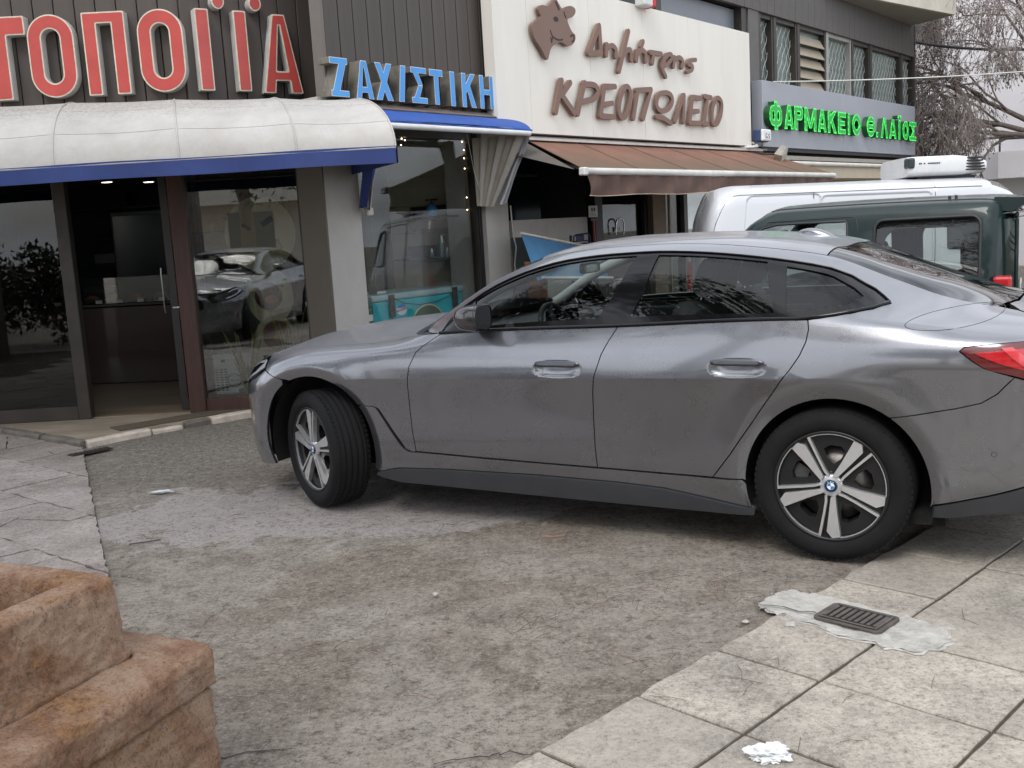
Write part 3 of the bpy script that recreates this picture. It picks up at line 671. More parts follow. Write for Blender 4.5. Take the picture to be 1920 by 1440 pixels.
# boarded band under the eaves
nb = 50
bm2 = MB().box(.003, 13.0 / nb - .003, -.015, .05, 4.44, 5.03, bev=.004).mesh('cladding_board', M('band_boards', srgb(82, 79, 77), .6, var=.1))
for k in range(nb): obj('cladding_board', bm2, bld, loc=(3.0 + k * 13.0 / nb, rs.uniform(-.002, .002), 0))
fb('band_backing', MB().box(3.0, 16.0, .03, .3, 4.45, 5.02), CLAD_D); fb('gable_end', MB().box(15.98, 16.05, -.02, 3.0, 2.0, 5.05), CLAD)
# strip windows above the pharmacy
edges = [8.70, 9.26, 10.16, 11.37, 12.55, 13.50, 15.27, 16.03]
FG = M('frosted_upper_glass', srgb(120, 132, 128), .25, var=.25, scale=1.2); GRW = M('grille_white', srgb(190, 194, 190), .5); LOUV = M('louvre_slat', srgb(150, 140, 122), .6, var=.08)
for i in range(len(edges) - 1):
    a, b = edges[i], edges[i + 1]; w = obj('window', None, bld)
    MB().box(a, a + .10, .02, .16, 2.5, 4.45).box(b - .06, b, .03, .16, 2.5, 4.45).box(a + .10, b - .06, .04, .16, 4.38, 4.45).build('frame', M('frame_light', srgb(150, 150, 146), .5) if i == 3 else FRAME, w)
    MB().box(a + .10, b - .06, .13, .138, 2.5, 4.38).build('pane', FG, w)
    if i == 2:
        for k in range(7):
            z = 4.30 - k * .175
            if z < 3.2: break
            MB().add([(a + .11, .02, z - .15), (b - .07, .02, z - .15), (b - .07, .10, z), (a + .11, .10, z), (a + .11, .035, z - .155), (b - .07, .035, z - .155), (b - .07, .115, z - .005), (a + .11, .115, z - .005)], [(0, 1, 2, 3), (7, 6, 5, 4), (0, 4, 5, 1), (3, 2, 6, 7)]).build('slat', LOUV, w)
    mb = MB(); g = .155; wv = []
    n = int((b - a - .16) / g) + 2
    for k in range(-14, n + 14):
        for s in (1, -1):
            pts = []
            for j in range(60):
                z = 2.5 + j * .033; x = a + .10 + k * g + s * (z - 2.5) * .62 + .018 * math.sin((z - 2.5) * 2 * math.pi / .25)
                if a + .10 < x < b - .06 and z < 4.38 and not (i == 2 and z > 3.1): pts.append((x, .105, z))
                elif len(pts) > 1: mb.tube(pts, .0055, 3, cap=False); pts = []
                else: pts = []
            if len(pts) > 1: mb.tube(pts, .0055, 3, cap=False)
    mb.build('security_grille', GRW, w, kind='stuff')
# eaves slab running out to a point at the corner
sl = MB().prism([(10.8, .3), (11.2, -.16), (15.45, -.95), (15.85, -.02), (16.3, .9)], 5.04, 5.55); fb('eaves_slab', sl, M('eaves_concrete', srgb(196, 190, 176), .85, var=.12, scale=3, dirt=.3))
fb('soffit', MB().prism([(10.9, .3), (11.25, -.13), (15.40, -.90), (15.80, -.02), (16.2, .85)], 5.030, 5.038), M('soffit_grey', srgb(138, 134, 126), .8, var=.1))
fb('roof', MB().box(-.5, 16.3, .3, 6, 5.05, 5.3), M('roof_grey', srgb(120, 118, 112), .9)); fb('rear_wall', MB().box(2.4, 16.3, 5.6, 5.8, -.3, 5.1), WALLG)
# pharmacy front below its sign
fb('pharmacy_wall', MB().box(8.35, 16.2, .25, .35, -.4, 2.5), M('pharmacy_cream', srgb(160, 150, 134), .7, var=.06)); fb('fascia', MB().box(8.5, 15.9, -.36, .2, 2.28, 2.34), M('fascia_grey', srgb(150, 146, 136), .6, var=.1))
fb('roller_box', MB().box(8.6, 15.8, -.30, .2, 2.02, 2.26), M('roller_cream', srgb(188, 176, 156), .6, var=.06)); fb('roller_tube', MB().tube([(8.5, -.34, 2.235), (15.8, -.34, 2.235)], .035, 10), M('roller_white', srgb(206, 204, 196), .5))

# ---------------------------------------------------------------- bakery corner
bk = thing('corner_bakery', 'glazed corner bakery with mahogany frames under the white awning', 'shop', (0, 9.15, 0))
def bb(name, mb, mat, parent=None): return mb.build(name, mat, parent or bk)
w = obj('window', None, bk)
MB().box(-2.755, -1.75, -.03, .05, .045, .165, bev=.005).build('sill', MAHOG, w); MB().box(-2.74, -1.745, -.02, .05, 2.15, 2.3).build('head', FRAME, w)
MB().box(-2.755, -1.76, .0, .008, .165, 2.15).build('pane', SHOP_GLASS, w); MB().box(-1.775, -1.735, -.04, .06, .045, 2.3).build('frame', FRAME, w)
MB().box(-2.90, -2.755, -.05, .07, .045, 2.3, bev=.006).build('post', MAHOG, bk)
dr = obj('door', None, bk)
MB().box(-3.90, -3.79, -.05, .05, .046, 2.3, bev=.006).box(-6.2, -3.90, -.045, .045, .046, .165, bev=.005).box(-6.2, -3.90, -.045, .045, 2.2, 2.3).build('frame', FRAME, dr); MB().box(-6.2, -3.90, -.004, .004, .165, 2.2).build('pane', SHOP_GLASS_DIM, dr)
dr2 = obj('door', None, bk)                                # the sliding leaf, pushed back behind the post
MB().box(-3.02, -2.955, .10, .15, .06, 2.25).box(-2.955, -2.70, .10, .15, .06, .16).build('frame', M('dark_door_frame', (.02, .017, .015), .4), dr2); MB().box(-2.955, -2.70, .12, .126, .16, 2.25).build('pane', SHOP_GLASS, dr2)
MB().tube([(-3.06, .06, .95), (-3.06, .05, 1.0), (-3.06, .05, 1.30), (-3.06, .06, 1.35)], .007, 8).build('handle', M('dull_chrome', (.25, .25, .25), .3, 1.0, var=0), dr2); MB().box(-3.0, -2.78, .085, .10, .985, 1.0).build('lock_bar', CHROME, dr2)
# interior
rm = obj('room', None, bk)
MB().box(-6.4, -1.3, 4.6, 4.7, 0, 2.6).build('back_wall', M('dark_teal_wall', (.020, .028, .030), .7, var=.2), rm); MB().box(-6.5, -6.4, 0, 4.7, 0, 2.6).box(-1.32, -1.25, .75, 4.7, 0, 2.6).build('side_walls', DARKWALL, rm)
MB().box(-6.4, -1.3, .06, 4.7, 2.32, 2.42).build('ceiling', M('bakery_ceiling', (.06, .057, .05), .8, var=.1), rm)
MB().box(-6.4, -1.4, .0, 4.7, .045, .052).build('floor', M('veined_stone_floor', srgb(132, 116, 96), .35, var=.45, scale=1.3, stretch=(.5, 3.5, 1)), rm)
bb('wall_above', MB().box(-6.5, -1.75, .08, .3, 2.3, 2.66), CLAD_D)
spots = []
for (x, y) in ((-4.21, 3.42), (-4.55, 3.0), (-3.72, 2.3)):
    sp = thing('ceiling_spotlight', 'lit round downlight in the dark bakery ceiling' + {(-4.21, 3.42): ', farthest in', (-4.55, 3.0): ', leftmost', (-3.72, 2.3): ', nearest the glass post'}[(x, y)], 'spotlight', (x, 9.15 + y, 2.315), group='downlights in the bakery ceiling')
    MB().lathe([(.062, .0), (.075, -.004), (.078, .004)], 20).build('rim', CHROME, sp); MB().lathe([(0, -.001), (.06, -.001)], 20).build('lamp', M('lit_lamp', (1, .95, .85), .5, var=0, emit=(1, .95, .86), emits=9), sp)
# roof wall with vertical boards behind the big letters: flat on the left, turning away on the right
lw = thing('boarded_wall', 'dark brown vertical boards behind the red bakery letters', 'wall', (0, 9.25, 0))
LP = [(-6.2, -.12), (-2.62, .0), (-1.62, .62)]
def lwp(s):
    acc = 0
    for i in range(2):
        a, b = Vector(LP[i]), Vector(LP[i + 1]); L = (b - a).length
        if s <= acc + L or i == 1: q = a + (b - a) * ((s - acc) / L); return q, (b - a).normalized()
        acc += L
tot = (Vector(LP[1]) - Vector(LP[0])).length + (Vector(LP[2]) - Vector(LP[1])).length; nbd = 27; bwid = tot / nbd
bm3 = MB().box(-bwid / 2 + .004, bwid / 2 - .004, -.012, .03, 2.62, 4.9, bev=.004).mesh('cladding_board', CLAD)
for k in range(nbd):
    q, dd = lwp((k + .5) * bwid); o = obj('cladding_board', bm3, lw, loc=(q.x, q.y, 0), rotz=math.atan2(dd.y, dd.x))
MB().prism([(-6.2, -.085), (-2.63, .035), (-1.64, .655), (-1.64, .9), (-6.2, .9)], 2.62, 4.9).build('backing', CLAD_D, lw)
MB().box(-1.66, -1.38, .66, .75, 2.62, 4.9).build('return_panel', M('black_return', (.015, .014, .013), .8), lw)
# ---------------------------------------------------------------- awnings
WHITE_CANVAS = NT('weathered_white_canvas'); _t = WHITE_CANVAS
_sep = _t.n.new('ShaderNodeSeparateXYZ'); _t.link(_t.co, _sep.inputs[0])
_c = _t.ramp(_t.noise(3, 8, .65), [(.3, srgb(168, 164, 159)), (.7, srgb(188, 185, 180))])
_m = _t.math('MULTIPLY', _t.ramp(_t.noise(24, 8, .75, (1, 1, 2)), [(.50, 0.0), (.62, 1.0)]), _t.ramp(_sep.outputs[2], [(0.0, 0.0), (1.0, 1.0)]))
_mr = _t.n.new('ShaderNodeMapRange'); _mr.inputs[1].default_value = 2.48; _mr.inputs[2].default_value = 2.74; _t.link(_sep.outputs[2], _mr.inputs[0])
_c = _t.mix(_t.math('MULTIPLY', _t.math('MULTIPLY', _mr.outputs[0], .8), _t.ramp(_t.noise(34, 8, .8, (1.2, 1, 3)), [(.46, 0.0), (.60, 1.0)])), _c, srgb(92, 84, 76))
_c = _t.mix(_t.ramp(_t.noise(60, 4, .6), [(.70, 0.0), (.76, .6)]), _c, srgb(120, 112, 102))
_t.set(color=_c, rough=.85, normal=_t.bump(_t.noise(4, 7, .65, (1, 1, .5), .8), .35, .04)); WHITE_CANVAS = _t.m
BLUE_CANVAS = M('blue_canvas', srgb(32, 52, 108), .7, var=.14, scale=3, dirt=.25, bump=.15, bscale=12, bdist=.01)
BLUE2 = M('brighter_blue_canvas', srgb(36, 76, 150), .65, var=.15, scale=4, bump=.2, bscale=14, bdist=.01)
aw = thing('bakery_awning', 'rounded white canvas awning with a blue hem over the bakery entrance', 'awning', (0, 0, 0))
XB = [-6.4, -5.3, -4.27, -3.34, -2.395, -1.51, -.768]; XT = [-6.75, -5.6, -4.50, -3.60, -2.77, -1.97, -1.325]
YF, YT, ZB = 7.9, 9.17, 2.18; ZT = [2.80, 2.80, 2.80, 2.785, 2.763, 2.725, 2.675]
def awp(fx, ph):
    i = min(int(fx), 5); f = fx - i; xb = XB[i] + (XB[i + 1] - XB[i]) * f; xt = XT[i] + (XT[i + 1] - XT[i]) * f; k = 1 - math.cos(ph)
    sag = .018 * math.sin(math.pi * f) * math.sin(2 * ph) ; yb = YF + .0 * fx
    return Vector((xb + (xt - xb) * k, yb + (YT - yb) * k + sag * .5, ZB + (ZT[i] + (ZT[i + 1] - ZT[i]) * f - ZB) * math.sin(ph) - sag))
for i in range(6):
    MB().grid(lambda u, v, i=i: awp(i + .002 + u * .996, v * math.pi / 2), 12, 14).build('canvas_panel', WHITE_CANVAS, aw)
for i in range(7): MB().tube([awp(min(i, 5.9999), k / 16 * math.pi / 2) + Vector((0, -.001, .001)) for k in range(17)], .007, 6).build('rib', WHITE_CANVAS, aw)
for ph in (.42, .86): MB().tube([awp(f, ph) + Vector((0, .0, -.001)) for f in np.linspace(0, 5.9999, 60)], .003, 5).build('seam', WHITE_CANVAS, aw)
end = [awp(5.9999, k / 12 * math.pi / 2) for k in range(13)]; e0 = Vector((end[-1].x, end[-1].y, ZB))
MB().add([tuple(p) for p in end] + [tuple(e0)], [tuple(range(14))]).build('end_cap', WHITE_CANVAS, aw)
MB().grid(lambda u, v: (XB[0] + (XB[-1] - XB[0]) * u, YF - .012 - .012 * v * (1 + .6 * math.sin(u * 37)), ZB + .006 - .128 * v + .003 * math.sin(u * 23)), 60, 4).build('blue_hem', BLUE_CANVAS, aw)
MB().grid(lambda u, v: (XB[-1] + (e0.x - XB[-1]) * u + .012, YF + (e0.y - YF) * u, ZB + .004 - .126 * v), 10, 3).build('blue_hem', BLUE_CANVAS, aw)
MB().tube([(XB[0], YF, ZB - .01), (XB[-1], YF, ZB - .01)], .015, 8).tube([(XB[-1] - .01, YF, ZB - .01), (e0.x, e0.y, ZB - .01)], .015, 8).build('frame', M('awning_steel', (.3, .3, .3), .5, .7), aw)

def facade_thing(name, label, cat, group=None): return thing(name, label, cat, PC, FR, group)
# small blue folding awning over the confectioner's window
ba = facade_thing('folding_awning', 'folded blue awning with pleated white side wings over the confectioner window', 'awning')
MB().grid(lambda u, v: (.42 + 2.0 * u, -.03 - .14 * math.sin(v * math.pi * .9) - .012 * math.sin(v * 14), 2.545 + .115 * v), 24, 14).build('rolled_cloth', M('dusty_brown_cloth', srgb(104, 94, 88), .85, var=.2, scale=6, dirt=.3), ba)
MB().grid(lambda u, v: (.20 + 2.06 * u + (.10 * (1 - v)) * (u - .3) * .3, -.16 - .36 * (1 - (1 - v) ** 1.4) - .0 + .006 * math.sin(u * 31), 2.60 - .055 * v - .085 * v * v + .010 * math.sin(u * math.pi) * v), 30, 10).build('blue_top', BLUE2, ba)
MB().grid(lambda u, v: (.20 + 2.08 * u, -.525 - .006 * math.sin(u * 40) * v, 2.462 - .018 * v * (1 - .3 * math.sin(u * 3))), 40, 3).build('blue_hem', BLUE2, ba)
MB().tube([(.24, -.515, 2.422), (2.24, -.515, 2.422)], .027, 10).build('front_bar', M('bar_white', srgb(206, 206, 204), .4, .1), ba)
WING = M('wing_canvas', srgb(176, 170, 160), .8, var=.12, scale=6, dirt=.2); WINGL = M('wing_canvas_pale', srgb(188, 188, 190), .75, var=.06)
def wing(side):
    s = 1 if side > 0 else -1; u0 = 2.0 if s > 0 else .45
    for k in range(6):                                      # pleats folded side by side
        a = k / 6; b = (k + 1.15) / 6
        def f(u, v, a=a, b=b):
            w = a + (b - a) * u; topx = u0 + s * (-.06 + .29 * w); topy = -.03 - .45 * w; botx = u0 + s * (-.03 + .10 * w); boty = -.02 - .12 * w
            fold = .022 * math.sin(u * math.pi); return (topx + (botx - topx) * v + s * fold, topy + (boty - topy) * v - fold * .6, 2.415 + .015 * w - (.66 + .03 * w) * v)
        MB().grid(f, 5, 10).build('pleat', WING if k % 2 else M('wing_canvas_brown', srgb(150, 142, 128), .8, var=.15), ba)
    MB().grid(lambda u, v: (u0 + s * (.245 + .03 * v - .02 * u) - s * .13 * v ** 1.2 * (1 - .0) + s * .012 * math.sin(v * 9) * u, -.50 + .30 * v - .03 * u + .16 * v * u * .3, 2.45 - .70 * v + .02 * u - .0), 6, 16).build('outer_wing', WINGL if s > 0 else BLUE_CANVAS, ba)
    MB().grid(lambda u, v: (u0 + s * (.275 - .10 * v ** 1.2 + .01 * math.sin(v * 8)), -.52 + .16 * u + .30 * v - .06 * u * v, 2.455 - .69 * v), 6, 16).build('outer_wing', WINGL if s > 0 else BLUE_CANVAS, ba)
wing(1); wing(-1)
MB().tube([(1.86, -.04, 2.45), (1.93, -.04, 2.1), (2.02, -.06, 1.80)], .003, 5).tube([(1.99, -.05, 2.0), (2.0, -.05, 1.8)], .003, 5).build('pull_cord', M('cord_white', (.6, .6, .58), .7), ba)
MB().box(.42, .50, -.06, -.01, 1.70, 1.77, bev=.01).build('wall_bracket', WING, ba)

# brown awning of the butcher
BR = NT('faded_brown_canvas'); _c = BR.ramp(BR.noise(2.2, 8, .7), [(.3, srgb(104, 76, 62)), (.7, srgb(134, 94, 76))])
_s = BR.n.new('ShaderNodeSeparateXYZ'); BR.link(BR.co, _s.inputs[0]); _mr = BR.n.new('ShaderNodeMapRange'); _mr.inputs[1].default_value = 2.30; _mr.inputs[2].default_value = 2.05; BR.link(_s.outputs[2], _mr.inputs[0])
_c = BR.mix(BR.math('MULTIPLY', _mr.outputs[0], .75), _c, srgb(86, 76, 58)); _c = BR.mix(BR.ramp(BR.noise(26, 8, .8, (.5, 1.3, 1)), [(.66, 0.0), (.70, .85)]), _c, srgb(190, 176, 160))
BR.set(color=_c, rough=.85, normal=BR.bump(BR.noise(5, 4, .5), .2, .03)); BR = BR.m
VAL = M('brown_valance', srgb(92, 70, 60), .8, var=.22, scale=3, bump=.4, bscale=7, bdist=.03, stretch=(2, 1, .6))
ca = facade_thing('brown_awning', 'faded brown canvas awning sloping down over the butcher shopfront', 'awning')
US = [2.70 + (8.40 - 2.70) * k / 6 for k in range(7)]; UF = [2.16 + (8.36 - 2.16) * k / 6 for k in range(7)]
for k in range(6):
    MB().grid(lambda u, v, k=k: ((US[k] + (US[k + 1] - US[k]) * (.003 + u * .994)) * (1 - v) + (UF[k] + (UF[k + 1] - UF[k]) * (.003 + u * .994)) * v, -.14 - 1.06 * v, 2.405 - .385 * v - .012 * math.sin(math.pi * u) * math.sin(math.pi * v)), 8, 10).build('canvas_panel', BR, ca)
    MB().tube([(US[k], -.14, 2.406), (UF[k], -1.20, 2.021)], .006, 5).build('seam', VAL, ca)
MB().tube([(2.13, -1.215, 2.005), (8.40, -1.215, 1.985)], .034, 12).build('front_bar', M('bar_worn_white', srgb(198, 196, 190), .45, var=.1, dirt=.5, scale=4), ca); MB().box(2.08, 2.15, -1.25, -1.18, 1.965, 2.04, bev=.01).build('bar_end', M('bar_white', srgb(206, 206, 204), .4), ca)
MB().grid(lambda u, v: (2.17 + 6.16 * u + .03 * math.sin(v * 3) * (1 - u), -1.215 - .018 * math.sin(u * 46 + v * 2.6) * v - .012 * math.sin(u * 101 + v), 1.975 - (.195 + .006 * math.sin(u * 29)) * v), 160, 8).build('valance', VAL, ca)
MB().tube([(2.17 + 6.16 * u, -1.217 - .018 * math.sin(u * 46 + 2.6) - .012 * math.sin(u * 101 + 1), 1.779 - .006 * math.sin(u * 29)) for u in np.linspace(0, 1, 160)], .004, 4).build('valance_hem', M('hem_cream', srgb(188, 172, 150), .8), ca)
MB().add([(2.66, -.12, 2.40), (2.66, .0, 2.40), (2.14, -1.1, 2.03), (2.2, -.1, 2.30)], [(0, 2, 3, 1)]).build('side_flap', M('flap_grey', srgb(84, 78, 72), .85), ca)
MB().box(2.55, 8.55, -.16, -.02, 2.418, 2.452, bev=.008).build('cassette', M('cassette_beige', srgb(176, 164, 152), .6, var=.15, dirt=.35, scale=3), ca); MB().box(2.60, 8.30, -.20, -.17, 2.405, 2.43).build('cassette_lip', M('cassette_lip', srgb(196, 190, 184), .6, dirt=.3), ca)
for u in (2.9, 5.3, 8.0): MB().tube([(u, -.1, 2.25), (u - .25, -.62, 2.12), (u - .3, -1.18, 2.0)], .018, 6).build('folding_arm', M('arm_grey', (.35, .35, .34), .5, .4), ca)

# ---------------------------------------------------------------- lettering
def rect(x0, x1, y0, y1): return [(x0, y0), (x1, y0), (x1, y1), (x0, y1)]
def stad(x0, x1, y0, y1, r): 
    P = []
    for cx, cy, a in ((x1 - r, y1 - r, 0), (x0 + r, y1 - r, 90), (x0 + r, y0 + r, 180), (x1 - r, y0 + r, 270)): P += [(cx + r * math.cos(rad(a + 9 * k)), cy + r * math.sin(rad(a + 9 * k))) for k in range(11)]
    return P
def glyph(ch, w, h, s):
    """block capitals in a w x h box with stroke s"""
    if ch == 'T': return Shape([rect(0, w, h - s, h), rect((w - s) / 2, (w + s) / 2, 0, h)])
    if ch == 'I': return Shape([rect((w - s) / 2, (w + s) / 2, 0, h)])
    if ch == 'O': return Shape([stad(0, w, 0, h, w * .499)], [stad(s, w - s, s, h - s, (w - 2 * s) * .499)])
    if ch == 'PI': return Shape([rect(0, s, 0, h), rect(w - s, w, 0, h), rect(0, w, h - s * .8, h)])
    if ch == 'A': return Shape([[(0, 0), (s * 1.02, 0), (w / 2 + s * .05, h), (w / 2 - s * .55, h)], [(w, 0), (w - s * 1.02, 0), (w / 2 - s * .05, h), (w / 2 + s * .55, h)], rect(w * .25, w * .75, h * .16, h * .16 + s * .8), rect(w / 2 - s * .5, w / 2 + s * .5, h - s * .9, h)])
    if ch == 'L': return Shape([[(0, 0), (s * 1.05, 0), (w / 2 + s * .2, h), (w / 2 - s * .55, h)], [(w, 0), (w - s * 1.05, 0), (w / 2 - s * .2, h), (w / 2 + s * .55, h)]])
    if ch == 'Z': return Shape([rect(0, w, h - s * .85, h), rect(0, w, 0, s * .85), [(0, 0), (s * 1.3, 0), (w, h), (w - s * 1.3, h)]])
    if ch == 'X': return Shape([[(0, 0), (s * 1.15, 0), (w, h), (w - s * 1.15, h)], [(w, 0), (w - s * 1.15, 0), (0, h), (s * 1.15, h)]])
    if ch == '/': return Shape([[(0, 0), (s * 1.1, 0), (w, h), (w - s * 1.1, h)]])
    if ch == 'S': return Shape([rect(0, w, h - s * .85, h), rect(0, w, 0, s * .85), [(0, 0), (s * 1.25, 0), (w * .62 + s * .4, h / 2), (w * .62 - s * .55, h / 2)], [(0, h), (s * 1.25, h), (w * .62 + s * .4, h / 2), (w * .62 - s * .55, h / 2)]])
    if ch == 'K': return Shape([rect(0, s, 0, h), [(s * .8, h * .36), (s * .8, h * .36 + s * 1.5), (w - s * 1.15, h), (w, h)], [(s * 1.25, h * .5), (s * 1.9, h * .68), (w, 0), (w - s * 1.15, 0)]])
    if ch == 'H': return Shape([rect(0, s, 0, h), rect(w - s, w, 0, h), rect(0, w, h / 2 - s * .42, h / 2 + s * .42)])
    if ch == 'F': return Shape([rect((w - s) / 2, (w + s) / 2, -h * .08, h * 1.08), stad(0, w, h * .08, h * .92, min(w, h * .84) * .45)], [stad(s, w / 2 - s / 2 , h * .08 + s * .9, h * .92 - s * .9, min(w / 2 - s * 1.5, h * .3) * .48), stad(w / 2 + s / 2, w - s, h * .08 + s * .9, h * .92 - s * .9, min(w / 2 - s * 1.5, h * .3) * .48)])
    if ch == 'P': return Shape([rect(0, s, 0, h), stad(0, w, h * .42, h, h * .26)], [stad(s, w - s, h * .42 + s * .85, h - s * .85, max(.004, h * .29 - s * .85) * .8)])
    if ch == 'M': return Shape([rect(0, s, 0, h), rect(w - s, w, 0, h), [(0, h), (s * 1.1, h), (w / 2 + s * .45, h * .12), (w / 2 - s * .45, h * .12)], [(w, h), (w - s * 1.1, h), (w / 2 - s * .45, h * .12), (w / 2 + s * .45, h * .12)]])
    if ch == 'E': return Shape([rect(0, s, 0, h), rect(0, w, 0, s * .85), rect(0, w, h - s * .85, h), rect(0, w * .88, h / 2 - s * .4, h / 2 + s * .4)])
    if ch == 'TH': return Shape([stad(0, w, 0, h, w * .499), rect(w * .2, w * .8, h / 2 - s * .38, h / 2 + s * .38)], [stad(s, w - s, s, h / 2 - s * .38, .03), stad(s, w - s, h / 2 + s * .38, h - s, .03)])
    if ch == '.': return Shape([rect(0, s, 0, s)])
# red letters over the bakery
LW = M('letter_white_side', srgb(196, 196, 192), .5, var=.12, scale=7, dirt=.55); LR = M('letter_red_face', srgb(182, 74, 68), .4, var=.10, scale=5, dirt=.12); LRI = M('letter_rim', srgb(214, 200, 178), .5, var=.2, scale=20, dirt=.3)
sg = thing('bakery_sign', 'large red channel letters with white edges on the boarded bakery wall', 'sign', (0, 9.25, 0))
def wall_frame(X):
    s = (X + 6.2) / math.cos(math.atan2(.12, 3.58)) if X < -2.62 else 3.582 + (X + 2.62) / math.cos(math.atan2(.62, 1.0)); q, dd = lwp(s); return q, dd
Z0, HL = 2.85, .685
for ch, xa, xb, st in (('T', -4.43, -3.955, .155), ('O', -3.945, -3.555, .118), ('PI', -3.475, -3.115, .118), ('O', -3.02, -2.635, .118), ('I', -2.595, -2.48, .12), ('I', -2.31, -2.20, .115), ('A', -2.11, -1.80, .105), ('dot', -2.465, -2.35, 0), ('dot', -2.185, -2.07, 0)):
    q, dd = wall_frame(xa); cs_ = dd.x; w_ = (xb - xa) / cs_; out = Vector((dd.y, -dd.x))
    if ch == 'dot': sh = Shape([ell(w_ / 2, w_ / 2, w_ * .42, w_ * .48)]); zz = 3.535
    else: sh = glyph(ch, w_, HL, st); zz = Z0 - (.012 if ch == 'A' else 0)
    fr = lambda a, b, d, q=q, dd=dd, out=out, zz=zz: (q.x + dd.x * a + out.x * d, q.y + dd.y * a + out.y * d, zz + b)
    F = sh.field(.011); L = obj('letter', None, sg)
    solid(MB(), sh, 0, .015, .115, fr, 0, F).build('letter_body', LW, L); solid(MB(), sh, 0, .1151, .1165, fr, .003, F).build('letter_rim', LRI, L); solid(MB(), sh, 0, .1166, .119, fr, .012, F).build('letter_face', LR, L)
# blue letters of the confectioner
LB = M('letter_blue_face', srgb(70, 150, 216), .4, var=.06, scale=8); LG = M('letter_grey_side', srgb(112, 108, 98), .7, var=.25, scale=14, dirt=.6)
sz = facade_thing('confectioner_sign', 'light blue channel letters with grimy grey sides on the boarded wall', 'sign')
for ch, (a, b) in zip(['Z', 'A', 'X', '/', 'S', 'T', 'I', 'K', 'H'], [(0.03, 0.231), (0.312, 0.523), (0.55, 0.761), (0.83, 0.939), (1.0, 1.206), (1.249, 1.431), (1.53, 1.60), (1.698, 1.906), (1.965, 2.182)]):
    sh = glyph(ch, b - a, .318, .062 if ch != 'I' else .066); fr = lambda x, y, d, a=a: (a + x, -d, 2.688 + y); F = sh.field(.0065); L = obj('letter', None, sz)
    solid(MB(), sh, 0, .02, .148, fr, 0, F).build('letter_body', LG, L); solid(MB(), sh, 0, .1481, .149, fr, .0005, F).build('letter_rim', M('thin_white_rim', srgb(214, 216, 214), .5), L); solid(MB(), sh, 0, .1491, .1515, fr, .0055, F).build('letter_face', LB, L)
